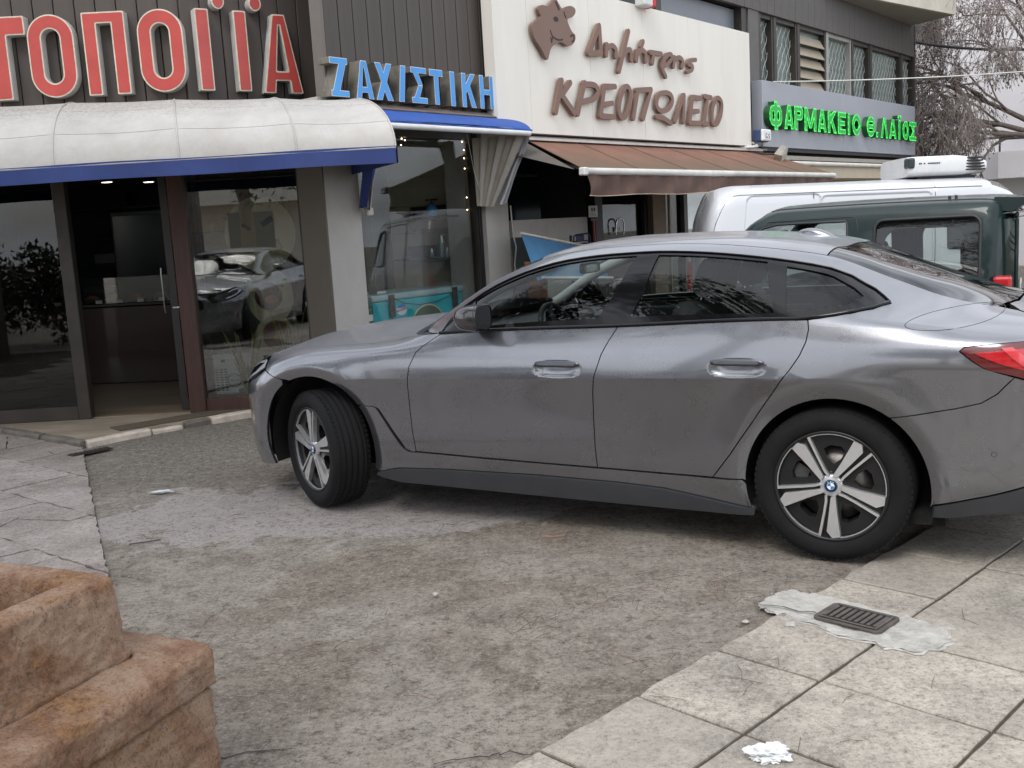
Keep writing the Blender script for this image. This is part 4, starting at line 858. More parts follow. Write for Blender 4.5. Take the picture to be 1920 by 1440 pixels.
# butcher's cream panel with brown lettering
CP = M('cream_sign_panel', srgb(224, 220, 210), .45, var=.03, scale=1.4, dirt=.10, stretch=(2.5, 2.5, .4))
bs = facade_thing('butcher_sign', 'large cream signboard with a brown cow head and hand-drawn brown letters', 'sign')
pj = [2.165, 2.72, 3.86, 5.00, 6.14, 7.12, 7.93]
for k in range(6): MB().box(pj[k] + .0018, pj[k + 1] - .0018, -.20, -.06, 2.472, 4.02, bev=.003).build('panel', CP, bs)
MB().box(2.18, 7.9, -.19, -.02, 2.462, 2.470).build('bottom_edge', BLACK_PLASTIC, bs)
LBR = M('letter_brown', srgb(118, 91, 79), .5, var=.05); COWD = M('cow_dark_line', srgb(40, 26, 26), .6)
GL = {'delta': ([[(3.758, 3.357), (3.983, 3.67), (3.997, 3.379), (3.758, 3.357)]], .085), 'eta': ([[(4.125, 3.484), (4.102, 3.367)], [(4.122, 3.441), (4.228, 3.484), (4.309, 3.451), (4.303, 3.37)]], .075),
 'mu': ([[(4.599, 3.679), (4.361, 3.214)], [(4.424, 3.359), (4.523, 3.449), (4.627, 3.47), (4.642, 3.363)]], .078), 'eta_accent': ([[(4.921, 3.597), (4.877, 3.535)], [(4.782, 3.474), (4.752, 3.365)], [(4.779, 3.443), (4.883, 3.494), (4.963, 3.468), (4.966, 3.376)]], .075),
 'tau': ([[(5.076, 3.49), (5.336, 3.494)], [(5.154, 3.482), (5.12, 3.366)]], .075), 'rho': ([[(5.414, 3.462), (5.348, 3.347), (5.431, 3.235)], [(5.375, 3.364), (5.448, 3.473), (5.565, 3.51), (5.599, 3.47), (5.491, 3.39), (5.407, 3.364)]], .072),
 'eta2': ([[(5.663, 3.484), (5.632, 3.37)], [(5.66, 3.444), (5.775, 3.491), (5.865, 3.462), (5.849, 3.38)]], .075), 'sigma': ([[(6.218, 3.501), (6.057, 3.478), (6.019, 3.431), (6.123, 3.415), (6.102, 3.368), (5.995, 3.335)]], .070),
 'K': ([[(3.206, 3.027), (3.072, 2.695)], [(3.363, 3.015), (3.237, 2.913), (3.173, 2.878)], [(3.198, 2.88), (3.419, 2.704)]], .085), 'P': ([[(3.639, 3.034), (3.482, 2.697)], [(3.625, 3.019), (3.836, 3.023), (3.902, 2.955), (3.81, 2.875), (3.596, 2.834)]], .082),
 'E': ([[(4.262, 3.037), (4.038, 3.025), (3.935, 2.697), (4.212, 2.698)], [(4.022, 2.825), (4.185, 2.849)]], .080), 'O': ([[(4.327, 2.79), (4.382, 2.941), (4.492, 3.053), (4.583, 3.014), (4.565, 2.862), (4.466, 2.722), (4.363, 2.702), (4.327, 2.79)]], .078),
 'PI': ([[(4.757, 3.025), (4.636, 2.702)], [(4.733, 3.027), (5.066, 3.058)], [(5.059, 3.045), (4.854, 2.706)]], .080), 'OM': ([[(5.539, 2.9), (5.435, 2.839), (5.271, 2.822), (5.186, 2.881), (5.235, 2.994), (5.384, 3.042), (5.531, 3.028), (5.577, 2.966), (5.539, 2.9)], [(5.185, 2.743), (5.33, 2.738), (5.524, 2.683)]], .078),
 'LA': ([[(5.871, 3.041), (5.626, 2.708)], [(5.881, 3.041), (5.842, 2.712)]], .080), 'E2': ([[(6.332, 3.03), (6.098, 3.033), (6.006, 2.707), (6.301, 2.715)], [(6.086, 2.855), (6.248, 2.863)]], .080), 'I': ([[(6.518, 3.058), (6.403, 2.714)], [(6.426, 3.063), (6.612, 3.057)], [(6.367, 2.717), (6.508, 2.711)]], .078),
 'O2': ([[(6.633, 2.788), (6.662, 2.944), (6.783, 3.062), (6.916, 3.01), (6.887, 2.852), (6.763, 2.725), (6.648, 2.729), (6.633, 2.788)]], .078)}
def smooth(pts, n=5):
    if len(pts) < 3: return pts
    P = [Vector(p) for p in pts]; o = []; cl = (P[0] - P[-1]).length < 1e-6; m = len(P)
    for i in range(m - 1):
        a = P[i - 1] if i else (P[-2] if cl else P[0]); d = P[i + 2] if i + 2 < m else (P[1] if cl else P[-1])
        for k in range(n):
            t = k / n; o.append(tuple(.5 * ((2 * P[i]) + (-a + P[i + 1]) * t + (2 * a - 5 * P[i] + 4 * P[i + 1] - d) * t * t + (-a + 3 * P[i] - 3 * P[i + 1] + d) * t ** 3)))
    return o + [tuple(P[-1])]
for nm, (strokes, w_) in GL.items():
    w_ *= .76
    sh = Shape(lines=[(smooth(s) if nm not in ('delta', 'K', 'PI', 'I', 'LA', 'tau', 'E', 'E2') else s, w_) for s in strokes]); solid(MB(), sh, .011, .225, .262, lambda x, y, d: (x, -d, y)).build('letter', LBR, bs)
cow = [(3.012, 3.754), (3.087, 3.803), (3.158, 3.855), (3.219, 3.806), (3.287, 3.754), (3.326, 3.782), (3.427, 3.812), (3.513, 3.796), (3.516, 3.748), (3.455, 3.7), (3.365, 3.666), (3.385, 3.61), (3.441, 3.548), (3.497, 3.519), (3.484, 3.456), (3.417, 3.408), (3.341, 3.394), (3.245, 3.421), (3.147, 3.402), (3.072, 3.368), (3.033, 3.331), (3.006, 3.288), (2.974, 3.225), (2.942, 3.229), (2.868, 3.315), (2.752, 3.422), (2.729, 3.537), (2.801, 3.59), (2.886, 3.64), (2.866, 3.67), (2.848, 3.72), (2.908, 3.756), (2.989, 3.757)]
ch_ = obj('cow_head', None, bs); solid(MB(), Shape([smooth(cow + cow[:1], 4)[:-1]]), .011, .225, .262, lambda x, y, d: (x, -d, y)).build('head', LBR, ch_)
for nm, sh in (('eye', Shape([ell(3.149, 3.644, .043, .026)])), ('horn_line', Shape(lines=[([(3.165, 3.815), (3.195, 3.78), (3.21, 3.755)], .03)])), ('ear_line', Shape(lines=[([(3.304, 3.733), (3.315, 3.705), (3.334, 3.683)], .016)])), ('nostril', Shape(lines=[(smooth([(3.405, 3.496), (3.44, 3.515), (3.464, 3.505), (3.468, 3.469), (3.430, 3.446)]), .018)])), ('mouth_line', Shape(lines=[(smooth([(3.038, 3.518), (3.076, 3.462), (3.174, 3.438), (3.253, 3.45)]), .015), ([(3.039, 3.445), (3.051, 3.398), (3.074, 3.462)], .014)]))):
    solid(MB(), sh, .006, .2622, .2645, lambda x, y, d: (x, -d, y)).build(nm, COWD, ch_)
# pharmacy's grey panel with green lit letters
ps = facade_thing('pharmacy_sign', 'grey metal signboard with green glowing capital letters', 'sign')
GP = M('grey_sign_metal', srgb(158, 162, 170), .4, .1, var=.05, scale=1)
MB().box(8.32, 11.52, -.20, -.03, 2.475, 3.415, bev=.004).build('panel', GP, ps); MB().box(11.527, 15.43, -.20, -.03, 2.475, 3.415, bev=.004).build('panel', GP, ps); MB().box(8.35, 15.4, -.16, .1, 2.42, 2.474).build('bottom_rail', BLACK_PLASTIC, ps)
GD = M('letter_green_box', srgb(24, 74, 34), .5, var=.1); GF = M('letter_green_face', srgb(30, 120, 50), .4, var=.1, emit=srgb(40, 170, 70), emits=.42)
ge = NT('green_led'); ge.set(color=(.02, .5, .06), emit=(.05, 1.0, .12)); _v = ge.vor(24, 'F1'); ge.set(emits=ge.math('MULTIPLY', ge.ramp(_v, [(.35, 1.0), (.62, .25)]), 1.25)); GE = ge.m
for ch, (a, b) in zip(['F', 'A', 'P', 'M', 'A', 'K', 'E', 'I', 'O', 'TH', '.', 'L', 'A', 'I2', 'O', 'S'], [(8.337, 8.775), (8.859, 9.204), (9.233, 9.56), (9.621, 10.088), (10.152, 10.51), (10.576, 10.949), (11.019, 11.371), (11.443, 11.589), (11.662, 12.089), (12.383, 12.80), (12.863, 12.961), (13.11, 13.50), (13.578, 13.98), (14.045, 14.263), (14.337, 14.71), (14.758, 15.164)]):
    w_ = b - a; s_ = .10 if ch not in 'I2.' else .095; h_ = .355
    if ch == 'I2': sh = Shape([rect(w_ / 2 - .05, w_ / 2 + .05, 0, h_), rect(w_ / 2 - .10, w_ / 2 - .025, h_ + .03, h_ + .085), rect(w_ / 2 + .025, w_ / 2 + .10, h_ + .03, h_ + .085)])
    else: sh = glyph(ch, w_, h_, s_)
    fr = lambda x, y, d, a=a: (a + x, -d, 2.735 + y); F = sh.field(.011); L = obj('letter', None, ps)
    solid(MB(), sh, 0, .205, .298, fr, 0, F).build('letter_body', GD, L); solid(MB(), sh, 0, .2981, .3, fr, .001, F).build('led_outline', GE, L); solid(MB(), sh, 0, .3001, .303, fr, .017, F).build('letter_face', GF, L)
# ---------------------------------------------------------------- wheels
def build_wheel(parent, style, R=0.339, W=0.235, RR=0.245):
    """a wheel about the local Y axis, outer face towards +Y, as tyre / rim / disc parts under `parent`"""
    hw = W / 2; prof = [(RR - 0.004, hw - 0.022), (RR + 0.006, hw - 0.008), (RR + 0.022, hw - 0.001), (RR + 0.05, hw + 0.003), (R - 0.03, hw - 0.006), (R - 0.012, hw - 0.02), (R - 0.003, hw - 0.04)]
    for c in (0.055, 0.018, -0.018, -0.055):
        c = c * W / 0.235; prof += [(R, c + 0.010), (R, c + 0.004), (R - 0.006, c + 0.003), (R - 0.006, c - 0.003), (R, c - 0.004)]
    prof += [(R, -hw + 0.05), (R - 0.003, -hw + 0.04), (R - 0.012, -hw + 0.02), (R - 0.03, -hw + 0.006), (RR + 0.03, -hw), (RR, -hw + 0.02)]
    ty = MB().lathe(prof, 72, 'Y')
    for k in range(72):                                   # tread blocks on both shoulders
        a = 2 * math.pi * k / 72
        for s in (1, -1):
            m = Matrix.Rotation(-a, 4, 'Y')
            y0, y1 = sorted((s * (hw - 0.052), s * (hw - 0.022))); ty.box(R - 0.016, R - 0.0035, y0, y1, -0.0105, 0.0105, m)
    tyre = ty.build('tyre', RUBBER, parent)
    yf = hw - 0.012                                      # face of the rim
    rim = MB().lathe([(RR, yf), (RR - 0.006, yf + 0.004), (RR - 0.012, yf - 0.002), (RR - 0.018, yf - 0.02), (RR - 0.03, -hw + 0.06), (RR - 0.012, -hw + 0.02), (RR, -hw + 0.018)], 64, 'Y')
    bx = MB()
    fr = lambda a, b, h: (-a, h, b)
    pol = lambda r, d: (r * math.cos(rad(d)), r * math.sin(rad(d)))
    if style == 'aero':
        dark = MB(); blades = []
        for k in range(5):
            b = 72 * k
            # dark panel of the sector with a window in it
            outer = arc_pts((0, 0), 0.232, b + 43, b + 115, 14); inner = arc_pts((0, 0), 0.05, b + 115, b + 43, 4)
            win = [pol(0.095, b + 84), pol(0.125, b + 71), pol(0.165, b + 69), pol(0.178, b + 76), pol(0.178, b + 92), pol(0.165, b + 101), pol(0.12, b + 98)]
            ring = outer + inner
            P, T, _ = triangulate(ring, [win], 0.03); dark.add([(-p[0], yf - 0.028, p[1]) for p in P], [t for t in T])
            dark.add([(-p[0], yf - 0.028, p[1]) for p in win] + [(-p[0] * .97, yf - 0.065, p[1] * .97) for p in win], [(i, (i + 1) % 7, 7 + (i + 1) % 7, 7 + i) for i in range(7)])
            bl = MB()
            bl.prism([pol(0.050, b + 54), pol(0.075, b + 51.5), pol(0.205, b + 48.8), pol(0.233, b + 55), pol(0.229, b + 64), pol(0.120, b + 66.5), pol(0.062, b + 74), pol(0.046, b + 80)], yf - 0.03, yf - 0.004, fr)
            blades.append(bl)
            ln = MB()
            ln.prism([pol(0.044, b + 106), pol(0.07, b + 114), pol(0.12, b + 114.8), pol(0.236, b + 115.0), pol(0.236, b + 112.2), pol(0.12, b + 110.2), pol(0.07, b + 105), pol(0.05, b + 96)], yf - 0.03, yf - 0.004, fr)
            ln.prism(arc_pts((0, 0), 0.2385, b + 64, b + 115, 12) + arc_pts((0, 0), 0.2285, b + 115, b + 64, 12), yf - 0.022, yf - 0.0045, fr)
            blades.append(ln)
        hub = MB().lathe([(0.0, yf - 0.012), (0.042, yf - 0.012), (0.049, yf - 0.016), (0.052, yf - 0.035)], 40, 'Y')
        rim.build('rim', ALLOY_DARK, parent); dark.build('wheel_insert', ALLOY_DARK, parent)
        for q in blades: q.build('spoke', ALLOY, parent)
        hub.build('hub', ALLOY, parent)
        cap = MB().lathe([(0.0, yf - 0.006), (0.022, yf - 0.006), (0.0245, yf - 0.008), (0.026, yf - 0.013)], 32, 'Y').build('centre_cap', M('badge_black', (0.01, 0.012, 0.016), 0.2, var=0), parent)
        MB().lathe([(0.0245, yf - 0.0095), (0.0268, yf - 0.0075), (0.029, yf - 0.0095)], 40, 'Y').build('badge_ring', M('badge_blue_ring', (0.015, 0.10, 0.26), 0.25, var=0, coat=1), parent)
        wq, bq = MB(), MB()
        for k in range(4):
            q = [(0, 0)] + arc_pts((0, 0), 0.0145, 90 * k, 90 * k + 90, 8); (wq if k % 2 == 0 else bq).prism(q, yf - 0.0058, yf - 0.0048, fr)
        wq.prism(arc_pts((0, 0), 0.016, 0, 360, 32)[:-1], yf - 0.0060, yf - 0.0054, fr)
        for lx, lz in ((-0.011, 0.0165), (0.0, 0.0200), (0.011, 0.0165)): wq.box(lx - 0.002, lx + 0.002, yf - 0.006, yf - 0.005, lz - 0.0016, lz + 0.0016)
        wq.build('badge', M('badge_white', (0.75, 0.76, 0.78), 0.3, var=0), parent); bq.build('badge', M('badge_blue', (0.02, 0.16, 0.45), 0.3, var=0), parent)
        nuts = MB()
        for k in range(5):
            c = pol(0.056, 72 * k + 92); nuts.lathe([(0.0, yf - 0.024), (0.008, yf - 0.024), (0.009, yf - 0.032)], 8, 'Y', (-c[0], 0, c[1]))
        nuts.build('wheel_bolts', BLACK_PLASTIC, parent)
    else:
        for k in range(6):
            b = 60 * k
            bx.prism([pol(0.04, b - 40), pol(RR - 0.02, b - 9), pol(RR - 0.02, b + 9), pol(0.04, b + 40)], yf - 0.03, yf - 0.012, fr)
        rim.build('rim', M('plain_alloy', (0.4, 0.4, 0.41), 0.4, 0.8), parent); bx.build('spokes', MATS['plain_alloy'], parent)
        MB().lathe([(0, yf - 0.004), (0.04, yf - 0.006), (0.05, yf - 0.03)], 24, 'Y').build('centre_cap', BLACK_PLASTIC, parent)
    dk = MB().lathe([(0.06, yf - 0.075), (0.165, yf - 0.075), (0.165, yf - 0.1), (0.06, yf - 0.1)], 40, 'Y'); dk.lathe([(0.0, yf - 0.05), (0.07, yf - 0.052), (0.075, yf - 0.08)], 24, 'Y'); dk.build('brake_disc', STEEL, parent)
    cal = MB(); cal.prism(arc_pts((0, 0), 0.185, 150, 205, 8) + arc_pts((0, 0), 0.11, 205, 150, 8), yf - 0.12, yf - 0.055, fr); cal.build('brake_caliper', M('caliper_grey', (0.10, 0.10, 0.10), 0.5, 0.5, var=0.3, scale=20), parent)
    MB().lathe([(0.0, -hw - 0.02), (RR - 0.03, -hw + 0.01)], 24, 'Y').build('wheel_back', LINER, parent)
    return tyre

# ---------------------------------------------------------------- the grey saloon
AF, AR = ((2.855, 0.365), 0.400), ((-0.015, 0.335), 0.390)
def arch_mod(x, y, z):
    for (c, r0) in (AF, AR):
        r = np.hypot(x - c[0], z - c[1]); r1 = r0 + 0.058
        q = (r1 - r) / 0.010; k = np.where(q > 20, q, np.log1p(np.exp(np.clip(q, -30, 20)))) * 0.010 / (r1 - r0); k = np.minimum(k, 1.2); g = np.clip(1 - (r - r1) / 0.16, 0, 1)
        low = np.clip((z - 0.15) / 0.15, 0, 1) * np.clip((0.9 - z) / 0.1, 0, 1)
        y = y - 0.026 * k * low + 0.010 * np.where(r > r1, g * g * (3 - 2 * g), 1.0) * low
    return y
HANDLES = [(1.290, 0.842), (0.395, 0.862)]
def handle_mod(x, y, z):
    for hx, hz in HANDLES:
        q = (np.abs((x - hx) / 0.135) ** 3 + np.abs((z - hz + 0.008) / 0.042) ** 2.5); w = np.clip(1 - q, 0, 1); y = y - 0.012 * w * w * (3 - 2 * w)
    return y
def taper_bmw(x, z):
    u = np.clip((x - 2.95) / (3.712 - 2.95), 0, 1); f = (1 - u ** 2.7) ** (1 / 2.3)
    xr = np.clip((-0.42 - x) / (1.085 - 0.42), 0, 1); r = (1 - xr ** 3.2) ** (1 / 2.6)
    return f * r
def keys(ys, zs):
    """two keyframe lists (x, value) merged into (x, y, z) keys"""
    def ip(l, x):
        l = sorted(l); xs = np.array([q[0] for q in l], float); v = np.array([q[1] for q in l], float)
        return float(hermite(np.array([x]), xs, v, pchip_t(xs, v))[0]) if len(l) > 1 else v[0]
    X = sorted(set([q[0] for q in ys] + [q[0] for q in zs])); return [(x, ip(ys, x), ip(zs, x)) for x in X]
c_A = keys([(-1.1, .86), (2.4, .865), (3.8, .85)], [(-1.1, .29), (-.6, .25), (-.3, .19), (.4, .172), (2.4, .19), (3.3, .2), (3.8, .2)])
c_B = keys([(-1.1, .9), (-.4, .9), (1.2, .893), (2.4, .895), (3.8, .9)], [(-1.1, .43), (-.4, .36), (.4, .335), (2.3, .345), (3.2, .33), (3.8, .31)])
c_C = keys([(-1.1, .92), (-.3, .912), (1.2, .900), (2.4, .905), (3.8, .91)], [(-1.1, .63), (0, .59), (2.1, .57), (3.2, .52), (3.8, .46)])
c_D = keys([(-1.1, .93), (-.2, .926), (.9, .920), (1.6, .918), (2.3, .920), (2.9, .926), (3.8, .92)], [(-1.1, .835), (-.5, .832), (.25, .809), (1.1, .791), (2.15, .768), (2.86, .745), (3.3, .66), (3.8, .55)])
c_E = keys([(-1.1, .93), (-.3, .928), (.2, .917), (.9, .908), (2.1, .908), (2.8, .912), (3.8, .90)], [(-1.1, .90), (-.5, .90), (.1, .897), (1., .882), (2.1, .862), (2.86, .838), (3.3, .745), (3.8, .60)])
c_F = keys([(-1.1, .915), (-.3, .914), (.2, .900), (.9, .890), (2.1, .888), (2.8, .885), (3.3, .87), (3.8, .86)], [(-1.1, .95), (-.5, .958), (.1, .957), (1., .945), (2.1, .925), (2.5, .905), (2.86, .888), (3.3, .80), (3.8, .64)])
c_G = keys([(-1.1, .80), (-.6, .845), (-.2, .862), (.1, .858), (1., .852), (2., .845), (2.2, .815), (2.45, .79), (2.9, .78), (3.25, .795), (3.5, .78), (3.8, .74)],
           [(-1.1, .985), (-.6, 1.01), (-.2, 1.05), (.11, 1.06), (1., 1.031), (2., 1.001), (2.16, .985), (2.32, .956), (2.48, .94), (2.94, .914), (3.25, .862), (3.45, .80), (3.6, .745), (3.8, .66)])
c_H = keys([(-1.1, .58), (-.6, .60), (-.35, .60), (-.15, .615), (.06, .635), (.3, .65), (.7, .652), (1.1, .655), (1.5, .67), (1.78, .70), (1.92, .725), (2.1, .74), (2.25, .68), (2.5, .60), (3.3, .60), (3.8, .58)],
           [(-1.1, 1.02), (-.6, 1.063), (-.4, 1.10), (-.15, 1.192), (.063, 1.278), (.304, 1.325), (.595, 1.361), (.864, 1.376), (1.067, 1.372), (1.32, 1.352), (1.5, 1.316), (1.686, 1.254), (1.783, 1.210), (1.92, 1.128), (2.1, 1.035), (2.2, 1.0), (2.32, .985), (2.5, .968), (2.94, .938), (3.25, .889), (3.45, .835), (3.6, .775), (3.8, .67)])
c_I = keys([(-1.1, .48), (-.6, .50), (-.21, .525), (.07, .555), (.3, .585), (.7, .592), (1.1, .595), (1.5, .61), (1.78, .645), (1.92, .672), (2.1, .69), (2.25, .60), (2.5, .48), (3.8, .46)],
           [(-1.1, 1.03), (-.6, 1.078), (-.43, 1.118), (-.21, 1.205), (.07, 1.318), (.304, 1.361), (.595, 1.394), (.864, 1.405), (1.067, 1.402), (1.32, 1.384), (1.5, 1.350), (1.686, 1.288), (1.783, 1.246), (1.92, 1.168), (2.1, 1.062), (2.2, 1.012), (2.32, .996), (2.5, .985), (2.94, .955), (3.25, .905), (3.45, .848), (3.6, .785), (3.8, .675)])
zJ = [(-1.1, 1.035), (-.694, 1.083), (-.42, 1.176), (-.18, 1.262), (.05, 1.347), (.206, 1.388), (.44, 1.418), (.826, 1.436), (1.12, 1.436), (1.336, 1.424), (1.562, 1.378), (1.766, 1.300), (1.92, 1.222), (2.127, 1.102), (2.25, 1.042), (2.33, 1.032), (2.52, 1.018), (2.837, .990), (3.087, .958), (3.394, .892), (3.6, .81), (3.8, .68)]
c_J = keys([(-1.1, .26), (3.8, .26)], zJ)
c_K = keys([(-1.1, 0), (3.8, 0)], [(x, z + (.008 if x < 1.4 else .02 if 1.7 < x < 2.2 else .01)) for x, z in zJ])
BM = Loft([(0, c_A), (.16, c_B), (.38, c_C), (.60, c_D), (.70, c_E), (.76, c_F), (.86, c_G), (1.20, c_H), (1.28, c_I), (1.60, c_J), (1.87, c_K)], creases=(3, 6), taper=taper_bmw, mods=[arch_mod, handle_mod])
SG, SH, SI, SC = .86, 1.20, 1.28, 1.87
mir = lambda pts: [(x, 2 * SC - s) for x, s in pts][::-1]
car = thing('grey_saloon_car', 'metallic grey coupe-style saloon parked nose-in across the cracked driveway', 'car', (1.79303, 5.09039, 0), 2.62378)
cs = BM.side
doorcut = [(1.985, 1.0005), (2.06, .955), (2.125, .905), (2.163, .83), (2.178, .74), (2.181, .60), (2.179, .50), (2.166, .372)]
bcut = [(1.104, .352), (1.110, .45), (1.110, .60), (1.104, .72), (1.092, .80), (1.056, .905), (1.01, .99), (.985, 1.0315)]
rcut = [(.525, .345), (.44, .455), (.34, .60), (.245, .735), (.165, .845), (.118, .915), (.095, .97), (.088, 1.02), (.095, 1.060)]
belt = lambda x0, x1, n: [(x0 + (x1 - x0) * i / n, SG) for i in range(n + 1)]
hx = [(hx_ + dx, hz + dz) for hx_, hz in HANDLES for dx in np.arange(-.16, .161, .011) for dz in np.arange(-.065, .05, .008)]
hx = BM.side(hx)
def ring_extra(c, r0): return BM.side([(x, z) for r in (r0 + .012, r0 + .03, r0 + .05, r0 + .056, r0 + .060, r0 + .066, r0 + .08) for x, z in arc_pts(c, r, -25, 205, 46) if .2 < z < 1.0])
exF, exR = ring_extra(*AF), ring_extra(*AR)
crs = [(x, .60 + d) for x in np.arange(.0, 3.1, .03) for d in (-.012, -.004, .004, .012)]
fd = cs(doorcut)[::-1] + belt(1.985, .985, 12)[1:] + cs(bcut)[::-1][1:] + cs([(1.4, .356), (1.767, .362)])
rd = cs(bcut) + belt(.985, .095, 10)[1:] + cs(rcut)[::-1][1:] + cs([(.8, .348)])
af = lambda a0, a1, n=22: arc_pts(AF[0], AF[1], a0, a1, n)
ar = lambda a0, a1, n=22: arc_pts(AR[0], AR[1], a0, a1, n)
vent_f = [(2.512, .612), (2.42, .612), (2.395, .60), (2.33, .50), (2.265, .405), (2.222, .368), (2.166, .362)]
fender = cs([p for p in af(69, 142)] + [(2.42, .612), (2.385, .600), (2.303, .480), (2.232, .383), (2.19, .366)] + doorcut[::-1][0:-1]) + [(1.985, SG)] + [(x, SG) for x in (2.05, 2.16, 2.32, 2.48, 2.7, 2.94, 3.1, 3.235)] + cs([(3.197, .795), (3.09, .755)])
hl_low = [(3.197, .795), (3.28, .752), (3.38, .712), (3.50, .672), (3.62, .64)]
hl_up = [(3.62, .66), (3.575, .735), (3.50, .772), (3.40, .806), (3.30, .836), (3.235, .855)]
hoodfront = [(3.235, SG), (3.34, .90), (3.45, .98), (3.53, 1.10), (3.57, 1.25), (3.60, 1.45), (3.61, 1.65), (3.615, SC)]
sillbot = [(.335, .205), (.50, .232), (.769, .273), (1.0, .284), (1.418, .290), (2.0, .283), (2.30, .270), (2.440, .240)]
sill = cs(vent_f[:3]) + cs([(2.33, .498), (2.265, .403), (2.225, .366), (2.166, .366), (1.767, .356), (1.4, .350), (1.104, .346), (.8, .342), (.525, .338), (.39, .340)]) + cs(ar(-2, -19.5, 5)) + cs(sillbot) + cs(af(199, 143, 14))[1:]
skirt = cs(sillbot) + [(2.455, .03), (2.3, 0.0), (1.5, 0.0), (.5, 0.0), (.345, .0)]
for sd, mirr in ((1, False), (-1, True)):
    hp = dict(mirror=mirr)
    d1 = panel_obj('door', panel(BM, fd, .035, extra=hx + crs, **hp), PAINT, car, label='front door of the grey saloon'); d2 = panel_obj('door', panel(BM, rd, .035, extra=hx + crs, **hp), PAINT, car, label='rear door of the grey saloon')
    panel_obj('front_fender', panel(BM, fender, .035, extra=exF + crs, **hp), PAINT, car)
    panel_obj('sill', panel(BM, sill, .03, extra=exF, **hp), PAINT, car)
    panel_obj('side_skirt', panel(BM, skirt, .04, off=.012, flange=.05, **hp), GREY_PLASTIC, car)
    panel_obj('air_vent', panel(BM, cs([(2.41, .606), (2.395, .598), (2.33, .498), (2.265, .403), (2.225, .368), (2.19, .366), (2.232, .383), (2.303, .48), (2.385, .60)]), .03, gap=.001, off=-.022, flange=0, **hp), BLACK_PLASTIC, car)
    for d, (hx_, hz) in zip((d1, d2), HANDLES):
        def hf(u, v, hx_=hx_, hz=hz):
            a = 2 * math.pi * u; x = hx_ + .122 * math.copysign(abs(math.cos(a)) ** .5, math.cos(a)) * (1 - .12 * abs(v - .5)); z = hz + .017 + .0155 * math.copysign(abs(math.sin(a)) ** .75, math.sin(a)); return x, z
        ring = [hf(i / 40, .5) for i in range(40)]; P, T, lp = triangulate(ring, [], .012)
        base = BM.at(P[:, 0], BM.SM(P[:, 0], P[:, 1]), False); dome = np.array([max(0, 1 - abs((x - hx_) / .125) ** 4) ** .5 for x, _ in P])
        top = base + np.array([0, 1, 0]) * (0.0002 + .004 * dome)[:, None]; back = base - np.array([0, .012, 0]); n = len(P)
        T = [t if np.cross(P[t[1]] - P[t[0]], P[t[2]] - P[t[0]]) < 0 else t[::-1] for t in T]; L = lp[0]
        mb = MB().add((np.concatenate([top, back]) * np.array([1, sd, 1])).tolist(), [t if sd > 0 else t[::-1] for t in T] + [(L[i], L[(i + 1) % len(L)], L[(i + 1) % len(L)] + n, L[i] + n)[::sd] for i in range(len(L))], True)
        mb.build('handle', M('handle_paint_darkened', (.10, .103, .115), .35, .8, var=0, coat=.3), d)  # body paint darkened on the bar, in place of its bright sky reflection
# shell: A pillar, roof rail, C pillar and rear quarter in one pressing
dlo_top = [(1.985, 1.12), (1.95, SH - .012)] + [(x, SH - .006) for x in np.arange(1.88, .0, -.08)] + [(-.05, SH - .008), (-.10, 1.175)] + cs([(-.150, 1.172), (-.190, 1.143), (-.216, 1.122), (-.222, 1.113)])
dlo_bot = cs([(-.222, 1.113), (-.16, 1.096), (-.08, 1.083), (-.014, 1.074), (.05, 1.065)]) + [(.095, SG)]
tl = [(-.514, .936), (-.530, .952), (-.62, .962), (-.74, .970), (-.95, .985), (-1.04, .99)]
tl2 = [(-1.06, .93), (-1.055, .80), (-.98, .775), (-.86, .795), (-.741, .825), (-.607, .868), (-.514, .936)]
bumpcut = [ar(0, 126)[-1], (-.40, .683), (-.50, .703), (-.593, .728), (-.65, .765), (-.690, .81), (-.712, .832)]
shell = cs(rcut[::-1]) + cs([(.45, .344), (.39, .342)]) + cs(ar(0, 126, 26)) + cs(bumpcut[1:]) + cs([(-.607, .868), (-.514, .936)] + tl[1:5]) + [(-.985, .93), (-.93, 1.05), (-.80, 1.15), (-.70, 1.245), (-.62, SI)] + [(x, SI) for x in np.arange(-.55, 2.12, .09)] + [(2.135, SI), (2.12, 1.12), (2.07, .95), (2.0, SG)] + dlo_top[0:-1] + dlo_bot[0:-1]
for mirr in (False, True): panel_obj('body_shell', panel(BM, shell, .035, extra=exR + [(x, .60 + d) for x in np.arange(-.9, .1, .03) for d in (-.012, -.004, .004, .012)], mirror=mirr), PAINT, car)
roof = [(x, SI) for x in np.arange(.076, 1.50, .08)] + [(1.50, SI), (1.535, 1.42), (1.565, 1.6), (1.58, SC)]
roof = roof + mir(roof[:-1]) + [(.05, 2 * SC - 1.6), (.045, SC), (.05, 1.6)]
panel_obj('roof', panel(BM, roof, .05), PAINT, car)
ws = [(1.50, SI), (2.135, SI), (2.24, 1.42), (2.325, 1.6), (2.352, SC)]
ws = [(x, SI) for x in np.arange(1.50, 2.10, .08)] + ws[1:]
ws = ws + mir(ws[:-1]) + [(1.535, 2 * SC - 1.42), (1.565, 2 * SC - 1.6), (1.58, SC), (1.565, 1.6), (1.535, 1.42)]
panel_obj('windscreen', panel(BM, ws, .05, off=-.006, flange=.008), CAR_GLASS, car)
rg = [(.076, SI)] + [(x, SI) for x in np.arange(.0, -.6, -.09)] + [(-.62, SI), (-.66, 1.45), (-.685, 1.65), (-.695, SC)]
rg = rg + mir(rg[:-1]) + [(.05, 2 * SC - 1.6), (.045, SC), (.05, 1.6)]
panel_obj('rear_window', panel(BM, rg, .05, off=-.004, flange=.008), CAR_GLASS_DARK, car)
